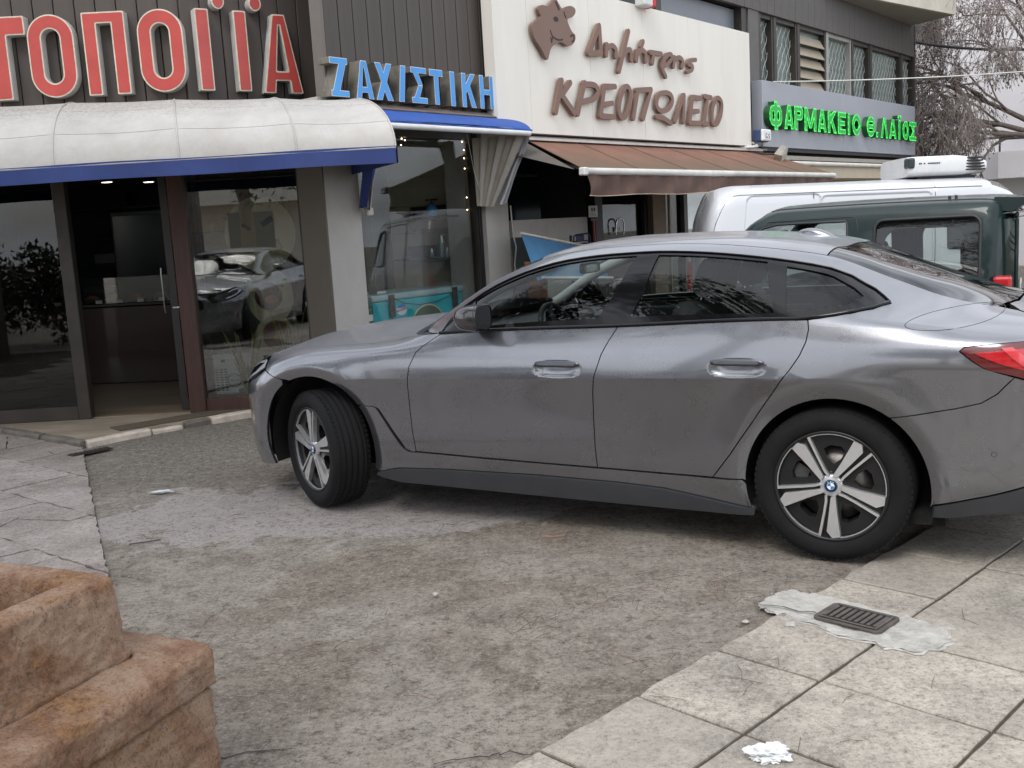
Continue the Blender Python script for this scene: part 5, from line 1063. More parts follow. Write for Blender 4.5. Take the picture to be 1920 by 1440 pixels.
hood = hoodfront + mir(hoodfront[:-1]) + [(3.1, 2 * SC - SG), (2.7, 2 * SC - SG), (2.32, 2 * SC - SG), (2.10, 2 * SC - SG), (2.16, 2 * SC - 1.0), (2.26, 2 * SC - 1.25), (2.36, 2 * SC - 1.6), (2.38, SC), (2.36, 1.6), (2.26, 1.25), (2.16, 1.0), (2.10, SG), (2.32, SG), (2.48, SG), (2.7, SG), (2.94, SG), (3.1, SG)]
panel_obj('bonnet', panel(BM, hood, .05, gap=.005), PAINT, car)
panel_obj('cowl', panel(BM, [(2.09, .88), (2.4, .9), (2.4, SC), (2.4, 2 * SC - .9), (2.09, 2 * SC - .88), (2.1, SC)], .06, off=-.03, flange=0), BLACK_PLASTIC, car)
nose = [(3.62 + d, s) for s in np.arange(.05, 1.85, .05) for d in (.02, .04, .055, .068, .078, .085)]
fb = cs([(3.045, .742), (3.09, .757), (3.197, .793)] + hl_low[1:]) + [(3.64, 1.0)] + [(3.61, 1.25), (3.63, 1.5), (3.635, SC - .002), (3.7155, SC - .002), (3.7155, .02), (3.62, 0.0), (3.4, 0.0)] + cs(af(-21, 60, 18))
panel_obj('front_bumper', panel(BM, fb, .035, extra=exF + nose, both=True), PAINT, car)
for mirr in (False, True): panel_obj('grille', panel(BM, [(3.665, 1.20), (3.66, .55), (3.70, .45), (3.704, 1.3)], .03, off=.006, mirror=mirr), GLOSS_BLACK, car)
hl = cs(hl_low) + cs(hl_up)
for mirr in (False, True):
    hlo = panel_obj('headlight', panel(BM, hl, .025, off=.001, mirror=mirr), GLOSS_BLACK, car)
    drl = cs([(3.215, .800), (3.29, .768), (3.39, .728), (3.50, .69), (3.50, .708), (3.40, .744), (3.31, .778), (3.245, .825), (3.33, .815), (3.42, .785), (3.42, .795), (3.33, .828), (3.235, .842)])
    panel_obj('light_bar', panel(BM, drl, .02, off=.004, flange=.003, mirror=mirr), LAMP_CLEAR, hlo)
    t = panel_obj('tail_lamp', panel(BM, cs(tl + tl2[:-1]), .025, off=.003, mirror=mirr), TAIL_DARK, car)
    panel_obj('lens', panel(BM, cs([(-.56, .930), (-.68, .942), (-.95, .955), (-1.0, .90), (-.9, .845), (-.76, .855), (-.66, .885)]), .025, off=.008, mirror=mirr, flange=.006), TAIL_RED, t)
    panel_obj('light_bar', panel(BM, cs([(-.655, .948), (-.70, .951), (-.815, .868), (-.95, .855), (-.955, .83), (-.80, .838)]), .02, off=.0125, flange=.005, mirror=mirr), TAIL_PINK, t)
rb = cs(bumpcut[::-1]) + cs(ar(126, 190, 16)[1:]) + cs([(-.41, .285), (-.615, .342), (-.75, .385), (-1.0, .42)]) + [(-1.0882, BM.S(-1.06, .43)), (-1.0882, BM.S(-1.06, .755)), (-1.04, BM.S(-1.04, .755)), (-.98, BM.S(-.98, .765)), (-.86, BM.S(-.86, .785))]
tailx = [(-1.0 - d, s) for s in np.arange(.1, 1.0, .05) for d in (.02, .04, .055, .066, .074, .079, .082, .0836, .0844)]
panel_obj('rear_bumper', panel(BM, rb, .035, extra=exR + tailx, both=True), PAINT, car)
df = cs([(-.41, .278), (-.615, .335), (-.75, .378), (-1.0, .413)]) + [(-1.0882, BM.S(-1.06, .42)), (-1.0882, .0), (-.8, 0), (-.5, 0)] + cs([(-.405, .225)])
for mirr in (False, True): panel_obj('rear_valance', panel(BM, df, .04, extra=tailx, mirror=mirr, off=-.004), GREY_PLASTIC, car)
tk = [(-.985, .935), (-.93, 1.05), (-.80, 1.15), (-.705, 1.25), (-.66, 1.35), (-.69, 1.5), (-.70, SC - .001)] + [(-1.0882, SC - .001), (-1.0882, BM.S(-1.06, .762)), (-1.067, BM.S(-1.06, .77)), (-1.070, BM.S(-1.06, .93)), (-1.055, BM.S(-1.05, .995))]
panel_obj('boot_lid', panel(BM, tk, .035, extra=[(-1.0 - d, s) for s in np.arange(.55, 1.85, .05) for d in (.02, .04, .055, .066, .074, .079, .082, .0836, .0844)], both=True), PAINT, car)
# glazing and its black surrounds
dlo = dlo_top[:-1] + dlo_bot + belt(.095, 1.985, 14)[1:]
gf = [(1.79, SG + .035), (1.80, SG + .05)] + [(x, SH - .028) for x in (1.84, 1.75, 1.65, 1.5, 1.35, 1.2, 1.05, .945)] + cs([(1.02, 1.19)]) + [(1.100, SG + .035)]
gr = [(x, SH - .030) for x in (.835, .7, .55, .42, .315)] + cs([(.285, 1.20)]) + [(.248, SG + .036), (.60, SG + .036), (.928, SG + .036)] + cs([(.875, 1.20)])
gq = [(.225, SH - .045), (.12, SH - .045), (.02, SH - .05)] + cs([(-.07, 1.185), (-.115, 1.150), (-.05, 1.118), (.05, 1.105)]) + [(.195, SG + .045)]
for mirr in (False, True):
    w = panel_obj('window_surround', panel(BM, dlo, .045, gap=.001, off=-.004, holes=[offset_in(q, 0) for q in (gf, gr, gq)], mirror=mirr, flange=.012), GLOSS_BLACK, car)
    for nm, q in (('front side window', gf), ('rear side window', gr), ('quarter window', gq)):
        panel_obj('side_window', panel(BM, q, .05, gap=-.002, off=-.010, flange=.004, mirror=mirr), CAR_GLASS if q is not gq else CAR_GLASS, car, label=nm + ' of the grey saloon')
    sgn = -1 if mirr else 1
    def strip(pts, s_w, off, name, mat):
        a = BM.at(np.array([p[0] for p in pts]), np.array([p[1] for p in pts])); nn, _ = BM.normals(np.array([p[0] for p in pts]), np.array([p[1] for p in pts]))
        q = (a + nn * off) * np.array([1, sgn, 1]); MB().tube([tuple(v) for v in q], s_w, 6).build(name, mat, car)
    strip([(x, SG + .006) for x in np.arange(2.0, .09, -.06)] + cs([(.05, 1.072), (-.014, 1.080), (-.08, 1.089), (-.16, 1.102), (-.215, 1.116)]), .009, .002, 'belt_trim', GLOSS_BLACK)
    strip(dlo_top[1:], .0035, .001, 'window_trim', GLOSS_BLACK)
    fl = cs([(-.475 + .175 * math.cos(a), 1.052 + .034 * math.sin(a) - .09 * .175 * math.cos(a)) for a in np.linspace(0, 2 * math.pi, 37)])
    strip(fl, .0014, .0, 'charge_flap_seam', BLACK_PLASTIC)
    sq = cs([(-.642 + .010 * math.cos(a), .520 + .010 * math.sin(a)) for a in np.linspace(0, 2 * math.pi, 15)]); strip(sq, .0011, .0, 'parking_sensor', BLACK_PLASTIC)
# mirrors
for sgn in (1, -1):
    def mf(u, v):
        a = 2 * math.pi * u; t = v; x = 1.675 + .165 * t; k = (max(0.0, 1 - (max(0, t - .15) / .85) ** 2.6)) ** .5
        k = k if t > 0 else 1; y = .965 + .085 * math.copysign(abs(math.cos(a)) ** .55, math.cos(a)) * k + .02 * (1 - t) * 0; z = 1.098 - .004 + .066 * math.copysign(abs(math.sin(a)) ** .6, math.sin(a)) * k + .008 * (y - .98)
        return (x - .05 * (y - .98) - .02, y * sgn, z)
    mo = MB().grid(mf, 28, 12).build('wing_mirror', M('mirror_cap_shaded', (.035, .034, .036), .2, .3, var=.05, coat=1.0), car)  # cap coloured dark for the shaded ground it faces
    MB().box(1.70, 1.78, *sorted((.845 * sgn, .92 * sgn)), 1.022, 1.046, bev=.01).build('mirror_foot', GLOSS_BLACK, mo)
    MB().grid(lambda u, v: (1.655, (.965 + .080 * math.copysign(abs(math.cos(2 * math.pi * u)) ** .55, math.cos(2 * math.pi * u)) * v) * sgn, 1.094 + .061 * math.copysign(abs(math.sin(2 * math.pi * u)) ** .6, math.sin(2 * math.pi * u)) * v), 28, 2).build('mirror_glass', M('mirror_face', (.35, .36, .38), .05, 1.0, var=0), mo)
    MB().grid(lambda u, v: (1.651 + .012 * v, (.965 + .088 * math.copysign(abs(math.cos(2 * math.pi * u)) ** .55, math.cos(2 * math.pi * u)) * (.9 + .1 * v)) * sgn, 1.094 + .068 * math.copysign(abs(math.sin(2 * math.pi * u)) ** .6, math.sin(2 * math.pi * u)) * (.9 + .1 * v)), 28, 2).build('mirror_rim', BLACK_PLASTIC, mo)
# aerial fin
def fin(u, v):
    t = u; hgt = .055 * math.sin(math.pi * min(1, t * 1.02)) ** .8 * (1 - .35 * t if t < .5 else 1 - .35 * t); w = .028 * math.sin(math.pi * max(.02, min(.98, t))) ** .6
    a = math.pi * v; return (.34 - .23 * t, w * math.cos(a), 1.402 - .06 * (t - .3) + .8 * hgt * math.sin(a))
MB().grid(fin, 16, 8).build('aerial_fin', PAINT, car)
# inner shell, floor, wheel housings
inner = MB()
inner.box(-.45, 2.5, -.78, .78, .17, .22); inner.box(-.85, -.45, -.55, .55, .20, .26); inner.box(2.4, 3.35, -.5, .5, .19, .24); inner.box(-.90, -.42, -.62, .62, .26, .90); inner.box(2.36, 3.45, -.62, .62, .22, .84)
inner.box(.45, 2.40, -.855, -.80, .20, .93); inner.box(.45, 2.40, .80, .855, .20, .93); inner.box(-.42, .42, -.60, .60, .2, .70); inner.box(2.30, 3.3, -.58, .58, .2, .80)
inner.box(-.62, .3, -.66, .66, .9, .93); inner.box(3.24, 3.5, -.55, .55, .25, .60); inner.box(-.88, -.42, -.62, .62, .27, .70)
inner.build('underbody', LINER, car)
for (c, r) in (AF, AR):
    for sgn in (1, -1):
        wl_ = MB()
        wl_.lathe([(r + .012, .880 if c[0] < 1 else .80), (r + .02, .84 if c[0] < 1 else .78), (r + .02, .56)], 30, 'Y', (c[0], 0, c[1]), a0=-.34, a1=math.pi + .34) if sgn > 0 else wl_.lathe([(r + .012, -.880 if c[0] < 1 else -.80), (r + .02, -.84 if c[0] < 1 else -.78), (r + .02, -.56)], 30, 'Y', (c[0], 0, c[1]), a0=-.34, a1=math.pi + .34)
        wl_.lathe([(.0, sgn * .57), (r + .02, sgn * .57)], 30, 'Y', (c[0], 0, c[1]), a0=-.6, a1=math.pi + .6)
        wl_.build('wheel_housing', LINER, car)
# wheels
pos = [((0.0, .79), 0, 0), ((2.856, .79), rad(-25), 36), ((0.0, -.79), math.pi, 20), ((2.856, -.79), math.pi + rad(-25), 50)]
w0 = obj('wheel', None, car); build_wheel(w0, 'aero')
for i, ((x, y), a, spin) in enumerate(pos):
    w = w0 if i == 0 else copy_tree(w0, car)
    w.location = (x, y, .339); w.rotation_euler = (0, 0, 0); w.rotation_mode = 'ZYX' if False else 'XYZ'
    w.rotation_euler = Matrix.Rotation(a, 3, 'Z').to_4x4().to_euler() if not spin else (Matrix.Rotation(a, 3, 'Z') @ Matrix.Rotation(rad(spin), 3, 'Y')).to_euler()
# cabin
def rbox(mb, x0, x1, y0, y1, z0, z1, b, m=None): mb.box(x0, x1, y0, y1, z0, z1, m, b); return mb
for (sx, sy) in ((1.02, .37), (1.02, -.37)):
    st = obj('seat', None, car)
    rot = Matrix.Translation((sx - .10, sy, .55)) @ Matrix.Rotation(rad(-20), 4, 'Y')
    rbox(MB(), sx - .12, sx + .42, sy - .26, sy + .26, .42, .58, .06).build('cushion', SEAT, st)
    rbox(MB(), -.07, .08, -.26, .26, .0, .60, .06, rot).build('backrest', SEAT, st)
    rbox(MB(), -.05, .055, -.145, .145, .62, .82, .05, rot).build('headrest', SEAT, st)
    MB().tube([rot @ Vector((0, -.06, .55)), rot @ Vector((0, -.06, .68))], .007, 6).tube([rot @ Vector((0, .06, .55)), rot @ Vector((0, .06, .68))], .007, 6).build('headrest_posts', CHROME, st)
st = obj('rear_seat', None, car)
rot = Matrix.Translation((.02, 0, .52)) @ Matrix.Rotation(rad(-26), 4, 'Y')
rbox(MB(), .05, .55, -.62, .62, .40, .56, .06).build('cushion', SEAT, st); rbox(MB(), -.07, .08, -.62, .62, .0, .56, .06, rot).build('backrest', SEAT, st)
for sy in (-.38, .38): rbox(MB(), -.05, .05, -.13, .13, .55, .70, .045, rot.copy() @ Matrix.Translation((0, sy, 0))).build('headrest', SEAT, st)
MB().box(1.72, 2.28, -.74, .74, .70, .985, bev=.06).build('dashboard', CABIN_DARK, car)
MB().box(1.60, 1.66, -.02, .30, .95, 1.07, bev=.012).build('curved_screen', GLOSS_BLACK, car)
swm = Matrix.Translation((1.53, .37, .93)) @ Matrix.Rotation(rad(-68), 4, 'Y')
MB().tube([swm @ Vector((.185 * math.cos(a), .185 * math.sin(a), 0)) for a in np.linspace(0, 2 * math.pi, 33)], .015, 8, cap=False).tube([swm @ Vector((-.18, 0, 0)), swm @ Vector((.18, 0, 0))], .014, 6).tube([swm @ Vector((0, -.18, 0)), swm @ Vector((0, 0, -.03)), swm @ Vector((0, .18, 0))], .014, 6).build('steering_wheel', CABIN_DARK, car)
MB().box(1.50, 1.53, -.115, .115, 1.245, 1.305, bev=.02).build('rear_view_mirror', GLOSS_BLACK, car)
MB().box(1.493, 1.499, -.10, .10, 1.253, 1.297, bev=.002).build('rear_view_mirror_glass', M('mirror_face_inside', (.55, .58, .57), .05, 1.0, var=0), car)
lin = [(x, s) for x, s in ((1.48, 1.34), (1.48, 2 * SC - 1.34), (.10, 2 * SC - 1.34), (.10, 1.34))]
panel_obj('headlining', panel(BM, lin, .08, off=-.035, flange=0), CABIN_LIGHT, car)
MB().box(.45, 2.2, .775, .80, .45, .985, bev=.01).box(.45, 2.2, -.80, -.775, .45, .985, bev=.01).build('door_cards', CABIN_DARK, car)
for sgn in (1, -1):
    a = BM.at(np.linspace(2.10, 1.45, 12), np.full(12, 1.27)); MB().tube([(p[0] - .01, (p[1] - .035) * sgn, p[2] - .035) for p in a], .032, 8).build('a_pillar_trim', CABIN_LIGHT, car)
    MB().tube([(1.05, .74 * sgn, .95), (.99, .70 * sgn, 1.15), (.90, .62 * sgn, 1.34)], .05, 8).build('b_pillar_trim', CABIN_DARK, car)
# ---------------------------------------------------------------- white refrigerated van
ST_DROP = -0.16                                          # the lane beyond the driveway lies lower
def rrect(x, z, x0, x1, z0, z1, r, sk=0.0):
    xx = x - sk * (z - z0); dx = np.abs(xx - (x0 + x1) / 2) - (x1 - x0) / 2 + r; dz = np.abs(z - (z0 + z1) / 2) - (z1 - z0) / 2 + r
    return np.hypot(np.maximum(dx, 0), np.maximum(dz, 0)) + np.minimum(np.maximum(dx, dz), 0) - r
VREC = [(.345, 1.085, .75, 1.885, .08, .10), (1.165, 2.235, .75, 1.86, .06, .02)]
def van_mod(x, y, z):
    for a in VREC:
        t = np.clip(-rrect(x, z, *a) / 0.018, 0, 1); y = y - 0.014 * t * t * (3 - 2 * t)
    for gx in (1.12, 2.27): y = y - 0.004 * np.exp(-((x - gx) / .006) ** 2)
    return y
def van_taper(x, z):
    u = np.clip((.12 - x) / .125, 0, 1); f = (1 - u ** 3) ** (1 / 2.4); v = np.clip((x - 3.1) / 1.05, 0, 1); return f * (1 - v ** 3.2) ** (1 / 2.6)
def vk(y, z, rear, front): return keys(y if isinstance(y, list) else [(-.05, y), (4.2, y)], [(-.01, rear[0]), (.05, rear[1]), (.19, rear[2]), (.40, z), (2.68, z)] + front)
VAN = Loft([(0, vk(.92, .36, (.42, .4, .38), [(4.15, .4)])), (.5, vk(.955, .90, (.80, .86, .9), [(3.2, .86), (4.15, .62)])), (.85, vk(.945, 1.25, (1.0, 1.17, 1.24), [(3.0, 1.22), (3.5, 1.05), (4.15, .72)])),
            (1.35, vk([(-.05, .90), (.4, .875), (2.7, .86), (3.2, .84), (4.15, .8)], 1.74, (1.14, 1.42, 1.66), [(2.98, 1.68), (3.25, 1.42), (3.55, 1.15), (4.15, .80)])),
            (1.56, vk([(-.05, .8), (2.7, .79), (3.2, .77), (4.15, .7)], 1.925, (1.24, 1.58, 1.86), [(2.98, 1.84), (3.25, 1.55), (3.55, 1.21), (4.15, .84)])),
            (1.70, vk([(-.05, .68), (4.15, .6)], 1.968, (1.27, 1.63, 1.92), [(2.98, 1.905), (3.25, 1.62), (3.55, 1.24), (4.15, .86)])),
            (2.40, vk([(-.05, 0), (4.15, 0)], 1.995, (1.30, 1.67, 1.955), [(2.98, 1.94), (3.25, 1.67), (3.55, 1.28), (4.15, .88)]))], taper=van_taper, mods=[van_mod])
van = thing('refrigerated_van', 'white delivery van with a cooling unit on its roof, parked before the butcher', 'van', (1.93 + .95 * math.sin(rad(6)), 10.3 + .95 * math.cos(rad(6)), -.17), rad(-6))
van.rotation_euler = (0, rad(1.2), rad(-6))
vroot = van
VSC = 2.40; vs_ = VAN.side
vex = [(x, z) for (x0, x1, z0, z1, r, sk) in VREC for x in np.arange(x0 - .03, x1 + .2, .02) for z in list(np.arange(z1 - .05, z1 + .03, .012))]
vex += [(x0 + sk * (z - z0) + d, z) for (x0, x1, z0, z1, r, sk) in VREC for z in np.arange(1.2, z1 + .02, .03) for d in (-.02, -.01, 0, .01, .02, .03)] + [(x1 + sk * (z - z0) + d, z) for (x0, x1, z0, z1, r, sk) in VREC for z in np.arange(1.2, z1 + .02, .03) for d in (-.03, -.02, -.01, 0, .01, .02)]
vex = vs_(vex)
cabw = vs_([(2.385, 1.30), (2.39, 1.74), (2.41, 1.79), (2.46, 1.80), (2.72, 1.775), (2.96, 1.66), (3.16, 1.42), (3.18, 1.30), (2.7, 1.29)])
vws = [(2.80, 1.56)] + [(x, 1.56) for x in np.arange(2.9, 3.4, .12)] + [(3.46, 1.62), (3.50, 2.0), (3.52, VSC)]
vws = vws + [(x, 2 * VSC - s) for x, s in vws[:-1]][::-1] + [(2.84, 2 * VSC - 1.9), (2.86, VSC), (2.84, 1.9)]
arch_v = lambda c: [p for p in arc_pts((c, .36), .40, 180, 0, 14)]
def vside(): return [(-.006, 0.0), (.47, 0.0)] + vs_([p for p in arch_v(.90)[1:-1]]) + [(1.32, 0), (2.80, 0)] + vs_([p for p in arch_v(3.22)[1:-1]]) + [(3.64, 0), (4.152, .0), (4.152, VSC - .001)]
body = vside() + [(3.53, VSC - .001), (3.51, 2.0), (3.47, 1.6), (3.40, 1.545)] + [(x, 1.545) for x in (3.2, 3.0, 2.82)] + [(2.82, 1.9), (2.84, VSC - .001), (-.006, VSC - .001)]
pv = panel(VAN, body, .05, gap=0, extra=vex + [(.12 - d, s) for s in np.arange(.05, 2.4, .06) for d in (.03, .05, .07, .085, .1, .11, .116, .12, .123, .1245)], holes=[cabw], both=True, flange=.02)
vb = panel_obj('body', pv, PAINT_W, vroot)
for mirr in (False, True):
    panel_obj('cab_window', panel(VAN, cabw, .07, gap=-.004, off=-.01, flange=0, mirror=mirr), CAR_GLASS_DARK, vroot)
    sg = -1 if mirr else 1
    def vstrip(pts, r, name, mat, off=0.0):
        x = np.array([p[0] for p in pts]); s = np.array([p[1] for p in pts]); a = VAN.at(x, s); n, _ = VAN.normals(x, s); MB().tube([tuple(v) for v in (a + n * off) * np.array([1, sg, 1])], r, 6).build(name, mat, vroot)
    vstrip(vs_([(1.105 + .04 * (z - 1.5), z) for z in np.linspace(.45, 1.88, 24)]), .0035, 'door_gap', BLACK_PLASTIC); vstrip(vs_([(2.265 + .03 * (z - 1.5), z) for z in np.linspace(.45, 1.9, 24)]), .0035, 'door_gap', BLACK_PLASTIC)
    vstrip([(x, 1.505) for x in np.linspace(.33, 2.72, 50)], .0045, 'roof_gutter', M('gutter_grey', (.12, .12, .13), .5)); vstrip(cabw + cabw[:1], .012, 'window_seal', BLACK_PLASTIC, .002)
    vstrip(vs_([(.075, 1.0), (.085, 1.25), (.12, 1.5), (.155, 1.62), (.20, 1.72), (.26, 1.83)]), .003, 'rear_door_gap', BLACK_PLASTIC)
    t = MB(); t.box(-.01, .10, *sorted((sg * .80, sg * .90)), .85, 1.18, bev=.01); t.build('tail_lamp', TAIL_RED, vroot)
panel_obj('windscreen', panel(VAN, vws, .08, gap=.004, off=-.01, flange=0), CAR_GLASS_DARK, vroot)
MB().box(.1, 3.6, -.84, .84, .32, .42).box(.15, 2.2, -.86, .86, .42, .5).box(2.1, 2.16, -.82, .82, .4, 1.85).build('floor', LINER, vroot)
for y in (.42, -.42):
    sv = obj('seat', None, vroot); MB().box(2.3, 2.75, y - .25, y + .25, .75, .95, bev=.05).build('cushion', SEAT, sv); MB().box(2.2, 2.36, y - .25, y + .25, .9, 1.45, bev=.05).build('backrest', SEAT, sv); MB().box(2.2, 2.32, y - .13, y + .13, 1.47, 1.68, bev=.05).build('headrest', SEAT, sv)
MB().box(3.0, 3.4, -.75, .75, .75, 1.2, bev=.06).build('dashboard', CABIN_DARK, vroot)
vw0 = obj('wheel', None, vroot); build_wheel(vw0, 'plain', .335, .215, .205)
for i, (x, y, a) in enumerate(((.90, .84, 0), (3.22, .84, 0), (.90, -.84, math.pi), (3.22, -.84, math.pi))):
    w = vw0 if i == 0 else copy_tree(vw0, vroot); w.location = (x, y, .335); w.rotation_euler = (0, 0, a)
# roof cooling unit
UN = M('cooling_unit_white', (.66, .67, .67), .45, var=.05, dirt=.25, scale=3)
un = obj('cooling_unit', None, vroot); un.location = (2.10, 0, 1.99)
def unit(u, v):
    a = 2 * math.pi * u; c, s = math.cos(a), math.sin(a); x = .76 * v
    nose_ = max(0, (v - .60) / .40); tail = max(0, (.10 - v) / .10); k = 1 - .26 * nose_ ** 1.5 - .08 * tail; y = .60 * math.copysign(abs(c) ** .30, c) * k; hz = .105 * (1 - .34 * nose_ ** 1.5 - .05 * tail)
    return (x + .03 * nose_ * (1 - abs(s)), y, .118 + hz * math.copysign(abs(s) ** .36, s) - .012 * nose_)
ub = MB().grid(unit, 56, 22); ub.add([unit(i / 56, 0) for i in range(56)], [tuple(range(56))[::-1]]).add([unit(i / 56, 1) for i in range(56)], [tuple(range(56))])
ub.build('housing', UN, un)
for k in range(5):
    MB().box(.52 + .010 * k, .735 - .008 * k, -.578 + .0 * k, -.46, .062 + .029 * k, .077 + .029 * k, bev=.003).build('louvre', BLACK_PLASTIC, un)
for k in range(5): MB().box(.73, .80, -.36, .36, .06 + .026 * k, .072 + .026 * k, bev=.003).build('front_louvre', BLACK_PLASTIC, un)
MB().box(-.012, .055, -.590, -.40, .10, .205, bev=.02).build('rear_grille', M('unit_dark_green', (.02, .035, .035), .5), un)
for (x0, x1) in ((.085, .097), (.100, .112), (.13, .145), (.17, .184), (.188, .20), (.204, .218), (.222, .236), (.24, .252), (.256, .27), (.274, .288)): MB().box(x0, x1, -.604, -.596, .138, .150).build('marking', M('marking_dark', (.03, .04, .07), .5, var=0), un)
MB().box(.10, .66, -.5, .5, -.02, .02).build('mount', BLACK_PLASTIC, un)

# ---------------------------------------------------------------- dark green off-roader
def suv_taper(x, z):
    u = np.clip((-.36 - x) / .16, 0, 1); v = np.clip((x - 2.3) / .62, 0, 1); return (1 - u ** 3) ** (1 / 2.4) * (1 - v ** 3.4) ** (1 / 2.6)
ARS = (((.15, .36), .40), ((2.25, .36), .40))
SUV = Loft([(0, keys([(-.6, .74), (3, .74)], [(-.6, .36), (3, .36)])), (.40, keys([(-.6, .80), (3, .78)], [(-.6, .74), (2, .74), (3, .6)])), (.62, keys([(-.6, .80), (3, .76)], [(-.6, .96), (1.6, .96), (2.3, .88), (3, .68)])),
            (.74, keys([(-.6, .785), (1.4, .785), (1.6, .74), (3, .70)], [(-.6, 1.075), (1.3, 1.075), (1.6, 1.03), (2.3, .95), (3, .72)])),
            (1.26, keys([(-.6, .70), (1, .70), (1.65, .735), (1.9, .5), (3, .45)], [(-.52, 1.45), (-.45, 1.60), (-.3, 1.625), (.5, 1.635), (1.08, 1.625), (1.2, 1.57), (1.35, 1.42), (1.68, 1.11), (1.8, 1.06), (2.3, .97), (3, .73)])),
            (1.36, keys([(-.6, .655), (1, .655), (1.65, .69), (1.9, .42), (3, .38)], [(-.52, 1.50), (-.45, 1.655), (-.3, 1.68), (.5, 1.69), (1, 1.685), (1.2, 1.605), (1.35, 1.455), (1.68, 1.125), (1.8, 1.07), (2.3, .975), (3, .735)])),
            (1.45, keys([(-.6, .58), (1, .58), (1.65, .60), (1.9, .3), (3, .3)], [(-.52, 1.52), (-.45, 1.68), (-.3, 1.70), (.5, 1.712), (1, 1.705), (1.22, 1.615), (1.38, 1.455), (1.7, 1.13), (1.8, 1.075), (2.3, .98), (3, .74)])),
            (2.05, keys([(-.6, 0), (3, 0)], [(-.52, 1.54), (-.45, 1.70), (-.3, 1.722), (.5, 1.735), (1, 1.727), (1.24, 1.63), (1.42, 1.455), (1.76, 1.13), (1.84, 1.085), (2.3, .99), (3, .75)]))], creases=(3,), taper=suv_taper)
suv = thing('green_off_roader', 'small dark green boxy off-roader parked between the grey saloon and the white van', 'car', (2.75 + .80 * math.sin(rad(32)) * 1.0, 6.77 + .80 * math.cos(rad(32)), ST_DROP), rad(148))
USC = 2.05; us = SUV.side
ua = lambda c: us([p for p in arc_pts((c, .36), .385, 180, 0, 14)][1:-1])
ub_ = [(-.515, 0), (-.24, 0)] + ua(.15) + [(.56, 0), (1.84, 0)] + ua(2.25) + [(2.66, 0), (2.921, 0), (2.921, USC - .001), (1.82, USC - .001), (1.80, 1.6), (1.73, 1.42), (1.67, 1.37)] + [(x, 1.40) for x in (1.5, 1.35, 1.22, 1.13)] + [(1.13, 1.6), (1.16, USC - .001), (-.515, USC - .001)]
def rr(x0, x1, z0, z1, r, n=5, x0t=None, x1t=None):
    P = []
    for cx, cz, a in ((x1 - r, z1 - r, 0), (x0 + r, z1 - r, 90), (x0 + r, z0 + r, 180), (x1 - r, z0 + r, 270)): P += [(cx + r * math.cos(rad(a + 90 * k / n)), cz + r * math.sin(rad(a + 90 * k / n))) for k in range(n + 1)]
    return P
qw = us(rr(-.335, .325, 1.05, 1.588, .06)); dw = us([(.505, 1.10), (.505, 1.57), (.52, 1.595), (1.0, 1.595), (1.10, 1.57), (1.22, 1.475), (1.40, 1.29), (1.55, 1.115), (1.50, 1.10)])
panel_obj('body', panel(SUV, ub_, .05, gap=0, holes=[qw, dw], both=True, extra=[(-.40 - d, s) for s in np.arange(.05, 2.0, .06) for d in (.02, .04, .06, .08, .095, .107)]), PAINT_G, suv)
uws = [(1.16, 1.41)] + [(x, 1.41) for x in (1.3, 1.45, 1.6)] + [(1.67, 1.42), (1.75, 1.6), (1.775, USC)]
uws = uws + [(x, 2 * USC - s) for x, s in uws[:-1]][::-1] + [(1.145, 2 * USC - 1.6), (1.175, USC), (1.145, 1.6)]
SUVG = glass_mat('off_roader_glass', (.62, .66, .64), 1.5, 1.2)
panel_obj('windscreen', panel(SUV, uws, .08, gap=.006, off=-.006, flange=0), SUVG, suv)
for mirr in (False, True):
    sg = -1 if mirr else 1
    panel_obj('quarter_window', panel(SUV, qw, .08, gap=-.002, off=-.008, flange=0, mirror=mirr), SUVG, suv); panel_obj('door_window', panel(SUV, dw, .08, gap=-.002, off=-.008, flange=0, mirror=mirr), SUVG, suv)
    inner_q = us(rr(-.24, .27, 1.09, 1.535, .10)); panel_obj('quarter_trim', panel(SUV, qw, .08, gap=.0, off=-.03, holes=[inner_q], flange=.03, mirror=mirr), CABIN_DARK, suv)
    def ustrip(pts, r, name, mat, off=0.0):
        x = np.array([p[0] for p in pts]); s = np.array([p[1] for p in pts]); a = SUV.at(x, s); n, _ = SUV.normals(x, s); MB().tube([tuple(v) for v in (a + n * off) * np.array([1, sg, 1])], r, 6).build(name, mat, suv)
    ustrip(qw + qw[:1], .012, 'window_seal', BLACK_PLASTIC, .001); ustrip(dw + dw[:1], .010, 'window_seal', BLACK_PLASTIC, .001)
    ustrip(us([(.43, .5), (.43, 1.1), (.435, 1.55), (.45, 1.605), (.48, 1.622)]) + [(x, 1.243) for x in (.6, .75, .9, 1.06)] + us([(1.2, 1.545), (1.4, 1.34), (1.62, 1.10)]), .004, 'door_gap', BLACK_PLASTIC)
    ustrip([(x, 1.40) for x in np.linspace(-.42, 1.06, 24)], .006, 'roof_gutter', BLACK_PLASTIC, .001)
    lam = MB(); 
    for (z0, z1, mt, nm) in ((.90, 1.20, TAIL_RED, 'tail_lamp'),):
        MB().box(-.525, -.415, *sorted((sg * .70, sg * .802)), z0 + .05, z1, bev=.02).build(nm, mt, suv)
    MB().box(1.48, 1.56, *sorted((sg * .80, sg * .96)), 1.08, 1.24, bev=.03).build('wing_mirror', BLACK_PLASTIC, suv)
